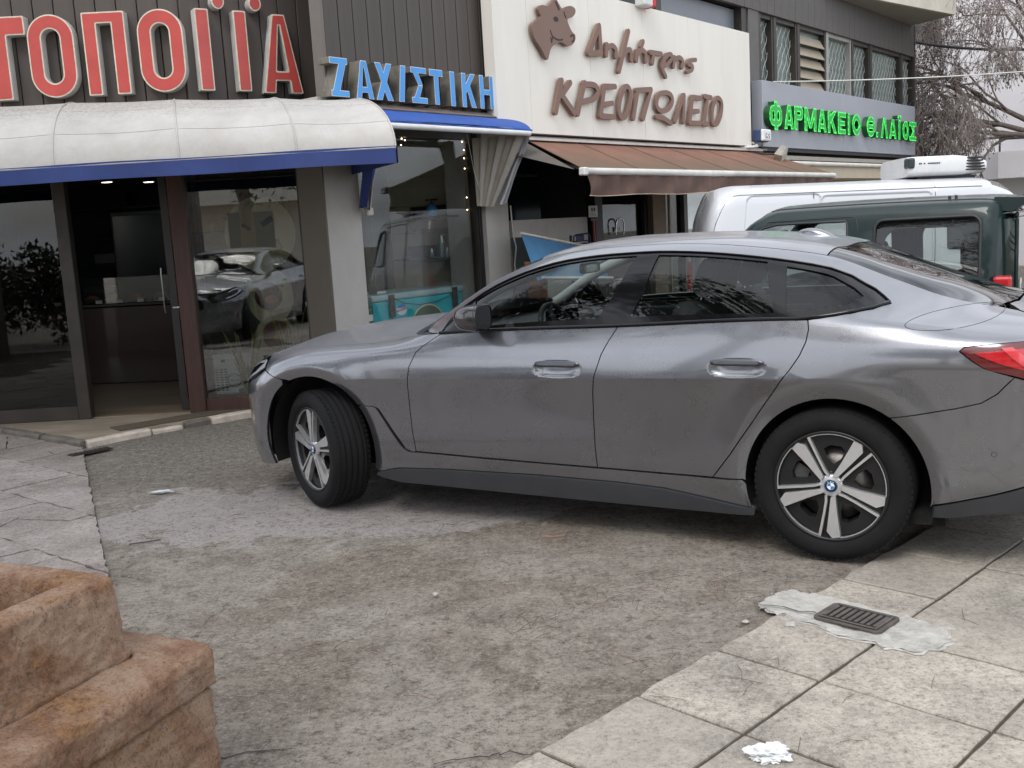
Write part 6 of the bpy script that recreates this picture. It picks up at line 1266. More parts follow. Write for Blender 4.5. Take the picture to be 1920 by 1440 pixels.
# rear door with its own window, visor and the oval sticker
rdr = obj('rear_door', None, suv)
MB().box(-.552, -.520, -.62, .62, .55, 1.04, bev=.012).box(-.545, -.520, -.62, -.56, 1.04, 1.56, bev=.01).box(-.545, -.520, .56, .62, 1.04, 1.56, bev=.01).box(-.545, -.520, -.62, .62, 1.56, 1.60, bev=.01).build('door_frame', PAINT_G, rdr)
MB().box(-.540, -.532, -.562, .562, 1.04, 1.56).build('pane', SUVG, rdr)
MB().prism(ell(.53, 1.115, .04, .055), 0, .002, lambda a, b, h: (-.553 - h, a, b)).build('oval_sticker', M('sticker_white', (.75, .75, .75), .5), rdr)
MB().tube([(-.557, .53 + .02 * math.cos(a), 1.115 + .028 * math.sin(a)) for a in np.linspace(0, 6.28, 20)], .002, 5).build('sticker_print', M('sticker_grey', (.3, .3, .32), .5), rdr)
MB().prism([(-.40, 1.700), (-.62, 1.685), (-.80, 1.660), (-.80, 1.650), (-.60, 1.655), (-.50, 1.60), (-.40, 1.62)], -.63, .63, lambda a, b, h: (a, h, b)).build('rear_visor', PAINT_G, suv)
MB().box(-.45, 2.7, -.66, .66, .32, .45).box(1.6, 2.7, -.6, .6, .4, .85).box(-.44, 1.45, -.70, -.66, .4, 1.0).box(-.44, 1.45, .66, .70, .4, 1.0).build('floor', LINER, suv)
for y in (.34, -.34):
    for x, nm in ((.62, 'seat'), (-.12, 'rear_seat')):
        sv = obj(nm, None, suv); MB().box(x, x + .45, y - .24, y + .24, .62, .78, bev=.05).build('cushion', SEAT, sv); MB().box(x - .14, x + .02, y - .24, y + .24, .75, 1.22, bev=.05).build('backrest', SEAT, sv); MB().box(x - .15, x - .05, y - .13, y + .13, 1.22, 1.42, bev=.045).build('headrest', SEAT, sv)
MB().box(1.35, 1.75, -.68, .68, .75, 1.09, bev=.05).build('dashboard', CABIN_DARK, suv); MB().box(1.16, 1.18, -.10, .10, 1.47, 1.54, bev=.015).build('rear_view_mirror', GLOSS_BLACK, suv)
MB().tube([(1.2 + .06 * math.cos(a), .34 + .18 * math.sin(a), 1.05 + .17 * math.cos(a)) for a in np.linspace(0, 2 * math.pi, 25)], .014, 6, cap=False).build('steering_wheel', CABIN_DARK, suv)
for x in (-.13, -.17): MB().box(x - .008, x + .008, .60, .63, 1.695, 1.725, bev=.003).build('roof_clip', BLACK_PLASTIC, suv)
MB().box(2.86, 2.95, -.5, .5, .55, .85, bev=.02).build('grille', BLACK_PLASTIC, suv); MB().box(2.80, 3.0, -.78, .78, .40, .55, bev=.04).build('front_bumper', BLACK_PLASTIC, suv); MB().box(-.66, -.50, -.74, .74, .40, .56, bev=.04).build('rear_bumper', BLACK_PLASTIC, suv)
uw0 = obj('wheel', None, suv); build_wheel(uw0, 'plain', .345, .20, .2)
for i, (x, y, a) in enumerate(((.15, .70, 0), (2.25, .70, 0), (.15, -.70, math.pi), (2.25, -.70, math.pi))):
    w = uw0 if i == 0 else copy_tree(uw0, suv); w.location = (x, y, .345); w.rotation_euler = (0, 0, a)
# ---------------------------------------------------------------- inside the confectioner's window
TEAL = M('freezer_teal', srgb(40, 168, 180), .35, var=.06); WHITEP = M('white_plastic', srgb(206, 208, 206), .4, var=.04)
fz = facade_thing('ice_cream_freezer', 'turquoise chest freezer with a round logo behind the confectioner glass', 'freezer')
MB().box(.80, 2.10, .36, .95, .06, .90, bev=.02).build('body', TEAL, fz); MB().box(.785, 2.115, .345, .965, .90, .965, bev=.02).build('lid_rim', M('freezer_rim', srgb(150, 178, 182), .35), fz)
MB().prism(ell(1.18, .80, .072, .055, 32), 0, .004, lambda a, b, h: (a, .359 - h, b)).build('logo_disc', M('logo_white', srgb(214, 218, 222), .4), fz)
MB().prism([p for p in ell(1.18, .815, .062, .040, 32) if p[1] > .81] or ell(1.18, .82, .06, .03), 0, .002, lambda a, b, h: (a, .3548 - h, b)).build('logo_blue', M('logo_blue', srgb(52, 122, 190), .4), fz)
MB().prism([(1.112, .782), (1.25, .802), (1.25, .818), (1.112, .798)], 0, .003, lambda a, b, h: (a, .3525 - h, b)).build('logo_band', M('logo_red', srgb(196, 44, 56), .4), fz)
def text_mesh(name, txt, size, mat, parent, mtx, extrude=.001):
    cu = bpy.data.curves.new(name, 'FONT'); cu.body = txt; cu.size = size; cu.extrude = extrude; cu.align_x = 'CENTER'; cu.align_y = 'CENTER'; cu.resolution_u = 3
    o = bpy.data.objects.new('tmp', cu); COL.objects.link(o); dg = bpy.context.evaluated_depsgraph_get(); me = bpy.data.meshes.new_from_object(o.evaluated_get(dg)); bpy.data.objects.remove(o)
    me.transform(mtx); me.name = name; me.materials.clear(); me.materials.append(mat); return obj(name, me, parent)
UPR = Matrix.Rotation(rad(90), 4, 'X')                     # text standing upright, facing -Y
text_mesh('logo_text', 'NESTLÉ', .036, M('logo_white', srgb(214, 218, 222)), fz, Matrix.Translation((1.18, .346, .800)) @ Matrix.Rotation(rad(-8), 4, 'Y') @ UPR)
MB().prism(ell(1.55, .62, .24, .20, 40), 0, .004, lambda a, b, h: (a, .359 - h, b)).build('picture_rim', M('picture_cream', srgb(196, 190, 150), .5), fz); MB().prism(ell(1.55, .62, .225, .185, 40), 0, .004, lambda a, b, h: (a, .3545 - h, b)).build('picture_disc', M('picture_green', srgb(52, 74, 56), .4, var=.5, scale=9), fz)
for u in (1.0, 1.92): MB().box(u, u + .075, .33, .352, .74, .955, bev=.006).build('scanner_holder', BLACK_PLASTIC, fz)
MB().tube([(1.04, .335, .93), (1.2, .335, .86), (1.42, .335, .825), (1.65, .335, .83), (1.85, .335, .87), (1.97, .335, .92)], .004, 5).tube([(1.03, .34, .76), (1.02, .34, .5), (1.01, .34, .3)], .004, 5).build('cable', BLACK_PLASTIC, fz)
gb = facade_thing('waste_bin', 'dark green bin beside the turquoise freezer', 'bin'); MB().lathe([(.0, .03), (.10, .03), (.125, .80), (.13, .86), (.118, .86), (.10, .2), (0, .2)], 20, cen=(.66, .40, 0)).build('bin_body', M('bin_green', srgb(40, 72, 62), .5), gb); MB().box(.63, .70, .262, .27, .74, .80).build('bin_label', WHITEP, gb); MB().box(.62, .69, .262, .27, .40, .56).build('bin_mark', M('bin_red', srgb(120, 42, 40), .5), gb)
tp = facade_thing('white_stand', 'small white plastic stand behind the window by the freezer', 'stand'); MB().box(.98, 1.06, .55, .60, .97, 1.17, bev=.02).box(.94, 1.14, .5, .66, .966, .985, bev=.005).build('stand_body', WHITEP, tp)
s1 = facade_thing('wall_shelf', 'black shelf with a long box on the cream boarded wall', 'shelf'); MB().box(2.10, 2.31, .34, 1.10, 1.665, 1.69).build('board', BLACK_PLASTIC, s1); MB().box(2.13, 2.30, .36, 1.06, 1.691, 1.80, bev=.01).build('box', BLACK_PLASTIC, s1); MB().box(2.15, 2.30, .36, 1.0, 1.56, 1.66, bev=.005).build('crate', M('crate_brown', srgb(120, 104, 78), .7), s1)
cg = facade_thing('camping_stove', 'blue camping gas canister with a black burner on the shelf', 'gas stove'); MB().lathe([(0, 0), (.062, 0), (.066, .012), (.066, .075), (.05, .1), (.022, .108), (.02, .125)], 20, cen=(2.115, .72, 1.692)).build('canister', M('gas_blue', srgb(60, 128, 178), .35), cg)
MB().lathe([(.02, .12), (.03, .135), (.012, .15), (.012, .165)], 12, cen=(2.115, .72, 1.692)).tube([(2.115, .64, 1.862), (2.115, .80, 1.862)], .008, 6).tube([(2.04, .72, 1.86), (2.19, .72, 1.86)], .008, 6).build('burner', BLACK_PLASTIC, cg)
s2 = facade_thing('wall_shelf', 'lower dark shelf of bottles and appliances on the cream boarded wall', 'shelf'); MB().box(2.12, 2.31, .34, 1.34, 1.235, 1.255).build('board', M('shelf_grey', srgb(74, 74, 76), .5), s2)
MB().box(2.16, 2.30, .36, .56, 1.256, 1.40, bev=.01).build('appliance', BLACK_PLASTIC, s2); MB().box(2.16, 2.30, .82, 1.16, 1.256, 1.39, bev=.015).build('appliance', M('appl_grey', srgb(84, 84, 88), .4, .3), s2)
for (v, h_, r) in ((.63, .235, .035), (.56, .11, .022), (.78, .10, .026)): MB().lathe([(0, 0), (r, 0), (r, h_ * .8), (r * .8, h_ * .92), (r * .85, h_), (0, h_)], 14, cen=(2.13, v, 1.256)).build('jar', M('jar_steel', srgb(150, 164, 164), .25, .6, var=.2), s2)
lt = facade_thing('fairy_lights', 'string of tiny warm lights along the window frame', 'lights')
for (u, z) in ((1.136, 2.404), (1.178, 2.391), (1.123, 2.345), (2.0, 2.40), (2.02, 2.318), (2.015, 2.238), (2.016, 2.138), (2.018, 1.851), (2.016, 1.728)): MB().lathe([(0, -.006), (.005, -.002), (.005, .002), (0, .006)], 8, cen=(u, .15, z)).build('bulb', M('warm_bulb', (1, .6, .3), .5, var=0, emit=(1, .72, .45), emits=12), lt)
MB().tube([(2.018, .155, z) for z in np.linspace(1.6, 2.40, 14)], .002, 4).build('wire', BLACK_PLASTIC, lt)
# ---------------------------------------------------------------- inside the bakery
ct = thing('bakery_counter', 'dark red wooden counter with glass cases inside the bakery', 'counter', (-4.1, 11.4, .052), rad(-9))
MB().box(-1.2, 1.0, 0, .7, 0, .86, bev=.01).build('front_panel', M('counter_mahogany', (.036, .008, .006), .35, var=.3, scale=2, coat=.4), ct); MB().box(-1.24, 1.04, -.03, .73, .862, .90, bev=.008).build('top', M('counter_top_dark', (.025, .022, .02), .25), ct)
MB().box(-1.1, .95, .05, .6, .92, .926).box(-1.1, .95, .045, .05, .90, 1.18).build('glass_case', glass_mat('case_glass', (.8, .82, .82), 1.5, 2.0), ct)
for k in range(7): MB().lathe([(0, 0), (.09, 0), (.075, .05), (.03, .075), (0, .08)], 10, cen=(-.95 + k * .28, .25, .905)).build('pastry', M('pastry_brown', srgb(140, 92, 48), .6, var=.3, scale=12), ct)
for k in range(8): MB().box(-1.0 + k * .25, -.92 + k * .25, .03, .036, .90, .935).build('price_card', WHITEP, ct)
sh = thing('bakery_shelf_unit', 'tall dark shelf unit with a niche coloured yellow for its warm light, and a vase', 'shelf', (-4.2, 13.35, .052))
for z in (.9, 1.28, 1.62, 2.0): MB().box(-1.6, 1.4, 0, .34, z, z + .025).build('shelf_board', M('shelf_dark', (.02, .018, .016), .5), sh)
for x in (-1.6, -.62, .18, 1.38): MB().box(x, x + .03, 0, .34, 0, 2.2).build('upright', MATS['shelf_dark'], sh)
MB().box(.21, 1.0, .30, .335, 1.645, 2.0).build('niche_glow_panel', M('niche_glow_panel', srgb(150, 118, 40), .6, var=.2), sh); MB().lathe([(0, 0), (.05, 0), (.07, .06), (.045, .13), (.03, .15)], 14, cen=(.45, .15, 1.646)).build('vase', M('vase_cream', srgb(170, 158, 130), .5), sh)  # the yellow colour paints in the warm light of the lit niche
MB().lathe([(0, 0), (.045, 0), (.06, .11), (.055, .11)], 12, cen=(.62, .15, 1.306)).build('pot', M('pot_pink', srgb(170, 140, 130), .6), sh)
for k in range(9):
    a = k * .7; MB().tube([(.68, .15, 1.70), (.68 + .05 * math.cos(a), .15 + .05 * math.sin(a), 1.80), (.68 + .13 * math.cos(a), .15 + .1 * math.sin(a), 1.84)], [.006, .012, .002], 5).build('dried_stem', M('stem_dark', (.02, .02, .012), .7), sh)
MB().box(-1.1, -.45, .05, .3, 1.31, 1.45, bev=.01).box(-1.3, -.9, .05, .3, .93, 1.02, bev=.02).build('tray', M('tray_dull', (.12, .12, .12), .4, .4), sh)
fd_ = thing('glass_fridge', 'tall grey glass-doored cabinet behind the bakery counter', 'fridge', (-4.62, 13.1, .052)); MB().box(-.3, .45, 0, .2, 0, 1.95, bev=.01).build('cabinet', M('cabinet_slate', (.028, .036, .04), .3, var=.15), fd_); MB().box(-.27, .42, -.012, -.003, .1, 1.9, bev=.003).build('door_leaf', M('cabinet_door', (.02, .027, .03), .15), fd_)
# window display
cr = thing('white_appliance', 'white vented plastic crate-like appliance with a round emblem behind the bakery glass', 'appliance', (-2.55, 9.42, .05), rad(-4))
MB().box(-.20, .16, 0, .34, .10, .44, bev=.015).build('case', WHITEP, cr); MB().box(-.22, .17, .02, .32, .44, 1.15, bev=.015).build('tank', glass_mat('tank_glass', (.72, .8, .78), 1.45, 1.6), cr); MB().box(-.21, .165, .01, .33, .435, .475, bev=.006).build('tank_rim', WHITEP, cr)
for k in range(8):
    for r in range(9):
        x = -.185 + k * .042
        if abs(x + .018) > .075: MB().box(x, x + .028, -.003, .002, .135 + r * .024, .147 + r * .024).build('vent_slot', BLACK_PLASTIC, cr)
MB().tube([(-.01 + .062 * math.cos(a), -.004, .23 + .062 * math.sin(a)) for a in np.linspace(0, 6.283, 28)], .004, 5).build('emblem_ring', M('emblem_grey', (.12, .12, .12), .5), cr); text_mesh('emblem_text', 'NESTLÉ', .03, M('emblem_grey', (.12, .12, .12)), cr, Matrix.Translation((-.01, -.004, .228)) @ UPR); MB().box(-.12, -.085, -.004, .001, .40, .425).build('switch', BLACK_PLASTIC, cr)
st_ = thing('display_standee', 'cream cut-out display board with round brown pictures behind the bakery glass', 'standee', (-2.16, 9.50, .05), rad(-6))
sh_ = Shape([ell(0, .42, .23, .40), ell(-.02, .98, .22, .26), ell(-.06, 1.55, .33, .34)]); solid(MB(), sh_, .02, 0, .015, lambda a, b, d: (a, -d, b)).build('board', M('standee_cream', srgb(176, 164, 134), .6, var=.08), st_)
for (x, z, r, c) in ((-.03, .98, .13, 'a'), (.02, .62, .14, 'b'), (0, .25, .12, 'a')):
    MB().prism(ell(x, z, r, r * .98, 32), .016, .019, lambda a, b, d: (a, -d, b)).build('picture', M('picture_brown_' + c, srgb(70, 40, 28) if c == 'a' else srgb(96, 50, 34), .5, var=.5, scale=14), st_); MB().prism(ell(x + .03, z - .03, r * .5, r * .3, 20), .0195, .022, lambda a, b, d: (a, -d, b)).build('pastry_print', M('pastry_print', srgb(150, 96, 60), .5, var=.3, scale=20), st_)
for (x, z, w_, h_, an) in ((-.18, 1.62, .09, .03, .6), (.02, 1.66, .12, .05, -.5), (-.05, 1.40, .16, .03, .1), (.12, 1.45, .10, .03, 1.1)):
    m = Matrix.Translation((x, 0, z)) @ Matrix.Rotation(an, 4, 'Y'); MB().box(-w_ / 2, w_ / 2, -.020, -.016, -h_ / 2, h_ / 2, m).build('print_mark', M('print_dark', srgb(70, 64, 52), .6), st_)
# snake plants
SN = NT('snake_plant_leaf'); _u = SN.n.new('ShaderNodeUVMap'); SN.set(color=SN.ramp(SN.noise(16, 4, .6, (1, 1, 3)), [(.35, (.028, .05, .022)), (.6, (.07, .11, .04))]), rough=.45); SN = SN.m; SNE = M('snake_plant_edge', srgb(176, 170, 92), .5, var=.1)
for pi, (px_, py_, sc_, lab) in enumerate(((-2.42, 9.36, .8, 'short snake plant with yellow-edged leaves beside the vented appliance'), (-2.02, 9.38, 1.15, 'tall snake plant with yellow-edged leaves by the bakery window corner'))):
    sp = thing('snake_plant', lab, 'plant', (px_, py_, .05), 0, 'snake plants in the bakery window'); rr_ = random.Random(40 + pi)
    MB().lathe([(0, 0), (.07, 0), (.095, .15), (.085, .15), (.08, .13), (0, .13)], 16).build('pot', M('dark_pot', (.03, .03, .028), .6), sp)
    for k in range(11):
        a = rr_.uniform(0, 6.28); L = rr_.uniform(.45, .95) * sc_ * .75; ln = rr_.uniform(.05, .35); b0 = Vector((math.cos(a) * .03, math.sin(a) * .03, .12)); wd = .022 * rr_.uniform(.8, 1.2); tw = rr_.uniform(-1, 1); pts = []; 
        for j in range(9):
            t_ = j / 8; pts.append(b0 + Vector((math.cos(a) * ln * L * t_ ** 1.6, math.sin(a) * ln * L * t_ ** 1.6, L * t_)))
        side = Vector((math.cos(a + 1.57 + tw), math.sin(a + 1.57 + tw), 0)); vs = []; e1 = []; e2 = []
        for j, p in enumerate(pts):
            w_ = wd * (math.sin(math.pi * min(.999, .25 + .75 * j / 8)) ** .7 if j else .6); vs += [p - side * w_, p + Vector((math.cos(a), math.sin(a), 0)) * .006, p + side * w_]; e1.append(p - side * w_); e2.append(p + side * w_)
        MB().add(vs, [(j * 3 + q, j * 3 + q + 1, j * 3 + q + 4, j * 3 + q + 3) for j in range(8) for q in (0, 1)], True).build('leaf', SN, sp); MB().tube(e1, .0028, 4).tube(e2, .0028, 4).build('leaf_edge', SNE, sp)
# ---------------------------------------------------------------- before the butcher
nt = facade_thing('notice_sheet', 'white printed notice on the butcher door post', 'notice'); MB().box(4.29, 4.48, .20, .205, 1.59, 1.725).build('sheet', WHITEP, nt); MB().box(4.345, 4.372, .197, .1995, 1.655, 1.70).box(4.395, 4.425, .197, .1995, 1.66, 1.70).build('pictogram', BLACK_PLASTIC, nt)
for k in range(3): MB().box(4.31, 4.46 - .02 * k, .1975, .1995, 1.605 + k * .013, 1.610 + k * .013).build('text_line', M('text_grey', (.25, .25, .26), .6), nt)
MB().box(4.33, 4.45, .20, .204, 1.545, 1.575).build('small_sticker', M('sticker_navy', srgb(50, 56, 84), .5), nt); MB().box(4.375, 4.40, .19, .21, 1.30, 1.545).build('red_strip', M('strip_red', srgb(150, 80, 66), .6), nt)
tr = facade_thing('hand_trolley', 'dark blue tubular hand trolley standing before the butcher counter', 'trolley'); TB = M('trolley_blue', srgb(40, 52, 84), .45, .3)
MB().tube([(3.46, -.10, -.16), (3.46, -.10, 1.40)], .016, 8).tube([(3.48, -.10, 1.22), (3.50, -.10, 1.25), (3.52, -.10, 1.385), (3.56, -.10, 1.40), (3.80, -.10, 1.41), (3.84, -.10, 1.38), (3.83, -.10, -.12)], .010, 8).tube([(3.48, -.10, 1.33), (3.82, -.10, 1.33)], .008, 6).tube([(3.48, -.10, 1.27), (3.52, -.10, 1.30), (3.80, -.10, 1.30)], .008, 6).tube([(3.46, -.10, .0), (3.84, -.10, .0)], .01, 6).build('frame', TB, tr); MB().box(3.54, 3.70, -.118, -.108, 1.325, 1.395, bev=.006).build('plate', TB, tr)
tarp = facade_thing('blue_parasol', 'faded blue folded canopy with a pale pole leaning beside the pillar', 'canopy'); TPB = M('tarp_blue', srgb(60, 106, 142), .75, var=.15, scale=3, bump=.2, bscale=6, bdist=.02)
TPa, TPb, TPc, TPd = Vector((2.30, -.30, 1.45)), Vector((3.40, -.45, 1.24)), Vector((2.62, -.78, .92)), Vector((2.10, -.62, 1.00))
MB().grid(lambda u, v: TPa.lerp(TPb, u).lerp(TPd.lerp(TPc + Vector((.55, 0, .0)), u), v) + Vector((0, 0, -.03 * math.sin(math.pi * u) * math.sin(math.pi * v) + .006 * math.sin(9 * u))), 16, 10).build('cloth', TPB, tarp)
MB().tube([TPa + Vector((0, 0, .012)), TPb + Vector((.1, 0, .0))], .014, 8).build('pole', M('pole_pale', srgb(196, 188, 176), .5), tarp); MB().tube([TPd + Vector((.05, -.02, .02)), TPc + Vector((.6, 0, .02))], .014, 8).build('pole', M('pole_pale', srgb(196, 188, 176), .5), tarp); MB().tube([TPb + Vector((-.3, 0, -.05)), (3.1, -.5, -.16)], .02, 8).build('mast', BLACK_PLASTIC, tarp); MB().box(2.9, 3.3, -.7, -.3, -.18, -.10, bev=.01).build('foot', BLACK_PLASTIC, tarp)
MB().box(2.45, 2.80, -.60, -.59, 1.12, 1.135).build('worn_print', M('print_pale', srgb(150, 160, 166), .7), tarp)
wc = facade_thing('dark_cover', 'dark green cover bundled against the light pillar', 'cover'); MB().grid(lambda u, v: (2.47 + .10 * u + .03 * math.sin(v * 7) * u, -.08 - .22 * u - .05 * math.sin(v * 5 + u * 3), 1.40 * v + .02), 8, 16).build('cloth', M('cover_dark', srgb(38, 48, 50), .7, bump=.3, bscale=9), wc); MB().tube([(2.47, -.05, 1.75), (2.475, -.06, 1.45), (2.49, -.08, 1.32), (2.475, -.06, 1.15), (2.48, -.06, 1.0)], .008, 6).build('cord', M('cord_pale', srgb(176, 170, 160), .6), wc)
tpot = facade_thing('terracotta_pot', 'terracotta pot half hidden beside the pillar and the grey bonnet', 'pot'); MB().lathe([(0, .60), (.09, .60), (.115, 1.12), (.125, 1.13), (.125, 1.17), (.105, 1.17), (.09, .95), (0, .95)], 20, cen=(2.50, -.32, 0)).build('pot_body', M('terracotta', srgb(150, 98, 72), .8, var=.15), tpot); MB().box(2.36, 2.64, -.46, -.18, -.3, .60, bev=.01).build('pot_stand', M('stand_dark', (.05, .045, .04), .8), tpot)
hm = facade_thing('hanging_meats', 'brown goods hanging at the left of the butcher counter', 'goods')
for k in range(4): MB().lathe([(0, 0), (.03, .03), (.04, .10), (.02, .18), (.005, .24)], 10, cen=(2.62 + .09 * k, .40, 1.36 + .03 * (k % 2))).build('piece', M('goods_brown', srgb(120, 82, 62), .6, var=.3, scale=20), hm)
MB().tube([(2.55, .40, 1.62), (2.94, .40, 1.62)], .006, 6).build('rail', CHROME, hm)
# alarm boxes and floodlight
al = facade_thing('alarm_box', 'small white and blue alarm box between the cream and grey signboards', 'alarm box'); MB().box(7.955, 8.30, -.30, -.21, 2.525, 2.70, bev=.02).build('back', M('alarm_navy', srgb(36, 58, 96), .4), al); MB().box(8.0, 8.29, -.345, -.301, 2.535, 2.70, bev=.02).build('cover', M('alarm_white', srgb(220, 222, 222), .4), al)
text_mesh('cover_text', 'G S', .10, BLACK_PLASTIC, al, Matrix.Translation((8.15, -.347, 2.60)) @ UPR)
al2 = facade_thing('siren_box', 'white siren box with a red side above the cream signboard', 'alarm box'); MB().box(4.85, 5.05, -.34, -.20, 3.99, 4.25, bev=.02).build('case', WHITEP, al2); MB().box(5.05, 5.12, -.34, -.20, 3.99, 4.25, bev=.02).build('red_side', M('siren_red', srgb(196, 36, 44), .4), al2)
fl_ = facade_thing('floodlight', 'small weathered floodlight at the end of the brown awning', 'floodlight'); mt_ = Matrix.Translation((8.10, -.55, 2.32)) @ Matrix.Rotation(rad(-28), 4, 'Y') @ Matrix.Rotation(rad(20), 4, 'X')
MB().box(-.14, .14, -.06, .05, -.085, .085, mt_, .015).build('housing', M('flood_grey', srgb(150, 142, 132), .5, .3, var=.15), fl_); MB().box(-.115, .115, -.066, -.0605, -.06, .06, mt_).build('lens', M('flood_lens', srgb(190, 190, 182), .15), fl_); MB().tube([mt_ @ Vector((0, .05, 0)), (8.05, -.3, 2.36), (7.9, -.05, 2.40)], .014, 6).build('arm', BLACK_PLASTIC, fl_)
hs_ = facade_thing('white_hose', 'short white hose end under the cream signboard corner', 'hose'); MB().tube([(7.6, -.10, 2.45), (7.85, -.24, 2.452), (7.98, -.26, 2.462), (8.02, -.22, 2.50), (8.0, -.12, 2.53)], .022, 8).build('hose_tube', WHITEP, hs_)
def cable(name, label, pts, r, mat): c = thing(name, label, 'cable'); MB().tube(pts, r, 5).build('wire', mat, c)
def sagl(a, b, s, n=24): a, b = Vector(a), Vector(b); return [a.lerp(b, k / n) - Vector((0, 0, s * 4 * (k / n) * (1 - k / n))) for k in range(n + 1)]
_b = lambda u, v, z: (PC.x + .6225 * u - .7826 * v, PC.y + .7826 * u + .6225 * v, z)
cable('black_cable', 'thick black overhead cable from the building corner across the bare tree', sagl(_b(16.0, -.05, 4.72), (14.5, 22.0, 5.0), .35), .03, BLACK_PLASTIC)
cable('pale_wire', 'thin pale wire from the pharmacy sign across the windows', sagl(_b(8.6, -.25, 3.40), (13.5, 20.0, 4.05), .12), .010, M('wire_pale', srgb(196, 196, 190), .5))
# ---------------------------------------------------------------- gully, litter, needles
gu = thing('gully_cover', 'dark cast gully cover set in a patch of white cement', 'drain cover', (1.226, 3.627, .004), math.atan2(.6985, .7156))
def blob(pts, z0, z1, jit, seed, n=4):
    r_ = random.Random(seed); o = []
    for i in range(len(pts)):
        a, b = pts[i], pts[(i + 1) % len(pts)]
        for k in range(n): o.append((a[0] + (b[0] - a[0]) * k / n + r_.uniform(-jit, jit), a[1] + (b[1] - a[1]) * k / n + r_.uniform(-jit, jit)))
    m = len(o); c = (sum(p[0] for p in o) / m, sum(p[1] for p in o) / m); inn = [(c[0] + (p[0] - c[0]) * .975, c[1] + (p[1] - c[1]) * .975) for p in o]
    P, T, lp = triangulate(inn, [], .03); T = [t if np.cross(P[t[1]] - P[t[0]], P[t[2]] - P[t[0]]) > 0 else t[::-1] for t in T]
    return P, T, lp[0], inn, o
CEM = M('white_cement', srgb(176, 172, 165), .9, var=.16, scale=14, bump=.9, bscale=60, dirt=.6, bdist=.012)
# local x runs along the joints away from the camera, local y to the left (towards the driveway)
P, T, lp, inn, o = blob([(-.16, -.30), (-.17, -.05), (-.12, .20), (-.10, .36), (.03, .40), (.13, .36), (.17, .20), (.14, -.10), (.13, -.30), (.0, -.36)], 0, 0, .016, 5, 7)
rz = np.random.default_rng(4); mb = MB(); keep = lambda p: not (-.092 < p[0] < .092 and -.132 < p[1] < .132)
zz = [.0085 + rz.uniform(-.002, .003) for _ in P]; pts3 = [(p[0], p[1], z) for p, z in zip(P, zz)]; m = len(o)
mb.add(pts3, T); mb.add([(p[0], p[1], .008) for p in inn] + [(p[0], p[1], .003) for p in o], [(i, m + i, m + (i + 1) % m, (i + 1) % m) for i in range(m)]); mb.build('cement_patch', CEM, gu)
IRON = M('cast_iron', srgb(86, 80, 75), .7, .15, var=.35, scale=25, bump=.4, bscale=120)
MB().prism(stad(-.092, .092, -.132, .132, .025), .012, .020).build('frame', IRON, gu)
MB().prism(stad(-.076, .076, -.116, .116, .018), .0201, .0215).build('recess', M('iron_dark', srgb(26, 23, 21), .8), gu)
for k in range(9): MB().box(-.056, .056, -.104 + k * .0245, -.090 + k * .0245, .0216, .027, bev=.002).build('bar', IRON, gu)
for y0 in (-.116, .104): MB().box(-.076, .076, y0, y0 + .012, .0216, .0265, bev=.002).build('bar', IRON, gu)
for x0 in (-.076, .066): MB().box(x0, x0 + .010, -.104, .104, .0216, .0265, bev=.002).build('bar', IRON, gu)
def ribbon(pts, w, z, mb): 
    L = []
    for i, p in enumerate(pts):
        p = Vector(p); d = (Vector(pts[min(i + 1, len(pts) - 1)]) - Vector(pts[max(i - 1, 0)])).normalized(); n_ = Vector((-d.y, d.x)); k = math.sin(math.pi * (i + .5) / len(pts)) ** .5
        L += [(p.x - n_.x * w * k, p.y - n_.y * w * k, z), (p.x + n_.x * w * k, p.y + n_.y * w * k, z)]
    mb.add(L, [(2 * i, 2 * i + 2, 2 * i + 3, 2 * i + 1)[::-1] for i in range(len(pts) - 1)])
mb = MB(); ribbon([(-.10, .36), (-.06, .27), (-.07, .20), (-.04, .15), (-.05, .13)], .004, .0175, mb); ribbon([(-.05, .13), (-.08, .06), (-.10, .0), (-.09, -.06)], .003, .0175, mb); mb.build('crack', M('crack_dark', srgb(44, 40, 36), .95), gu)
def crumple(name, label, loc, size, seed, flat=.5):
    t = thing(name, label, 'litter', loc); bm = bmesh.new(); bmesh.ops.create_icosphere(bm, subdivisions=4, radius=1)
    from mathutils import noise
    for v in bm.verts:
        n = v.co.normalized(); s = Vector((seed, seed * 2, 1)); r = .55 + .85 * abs(noise.noise(n * 1.7 + s)) + .45 * abs(noise.noise(n * 4.2 + s)) + .12 * noise.noise(n * 11 + s); v.co = Vector((n.x * r * size[0], n.y * r * size[1], max(-.15, n.z * flat) * r * size[0] + .15 * size[0]))
    me = bpy.data.meshes.new(name); bm.to_mesh(me); bm.free(); me.polygons.foreach_set('use_smooth', [False] * len(me.polygons)); me.materials.append(M('tissue_white', srgb(208, 210, 211), .8, var=.04)); obj('crumpled_sheet', me, t); return t
crumple('crumpled_tissue', 'crumpled white tissue on the pavement in front', (.665, 2.70, .006), (.062, .045), 3.3)
ts = crumple('flat_tissue_scrap', 'thin white paper scrap lying on the mossy concrete', (-2.25, 6.32, -.002), (.075, .022), 7.9, .12)
NEED = M('pine_needle', srgb(92, 64, 46), .8, var=.4, scale=3); rn = random.Random(21)
def needles(n, region, name, label, L=(.05, .12)):
    mb = MB()
    for _ in range(n):
        x, y = region(rn); a = rn.uniform(0, math.pi); l = rn.uniform(*L); z = float(gz(np.array(x), np.array(y))) + .010; c = rn.uniform(-.12, .12); p = [(x, y, z), (x + math.cos(a) * l / 2, y + math.sin(a) * l / 2, z + .004), (x + math.cos(a + c) * l, y + math.sin(a + c) * l, z)]; mb.tube(p, .0009, 3, cap=False, smooth=False)
    mb.build(name, NEED, label=label, cat='pine needles', kind='stuff')
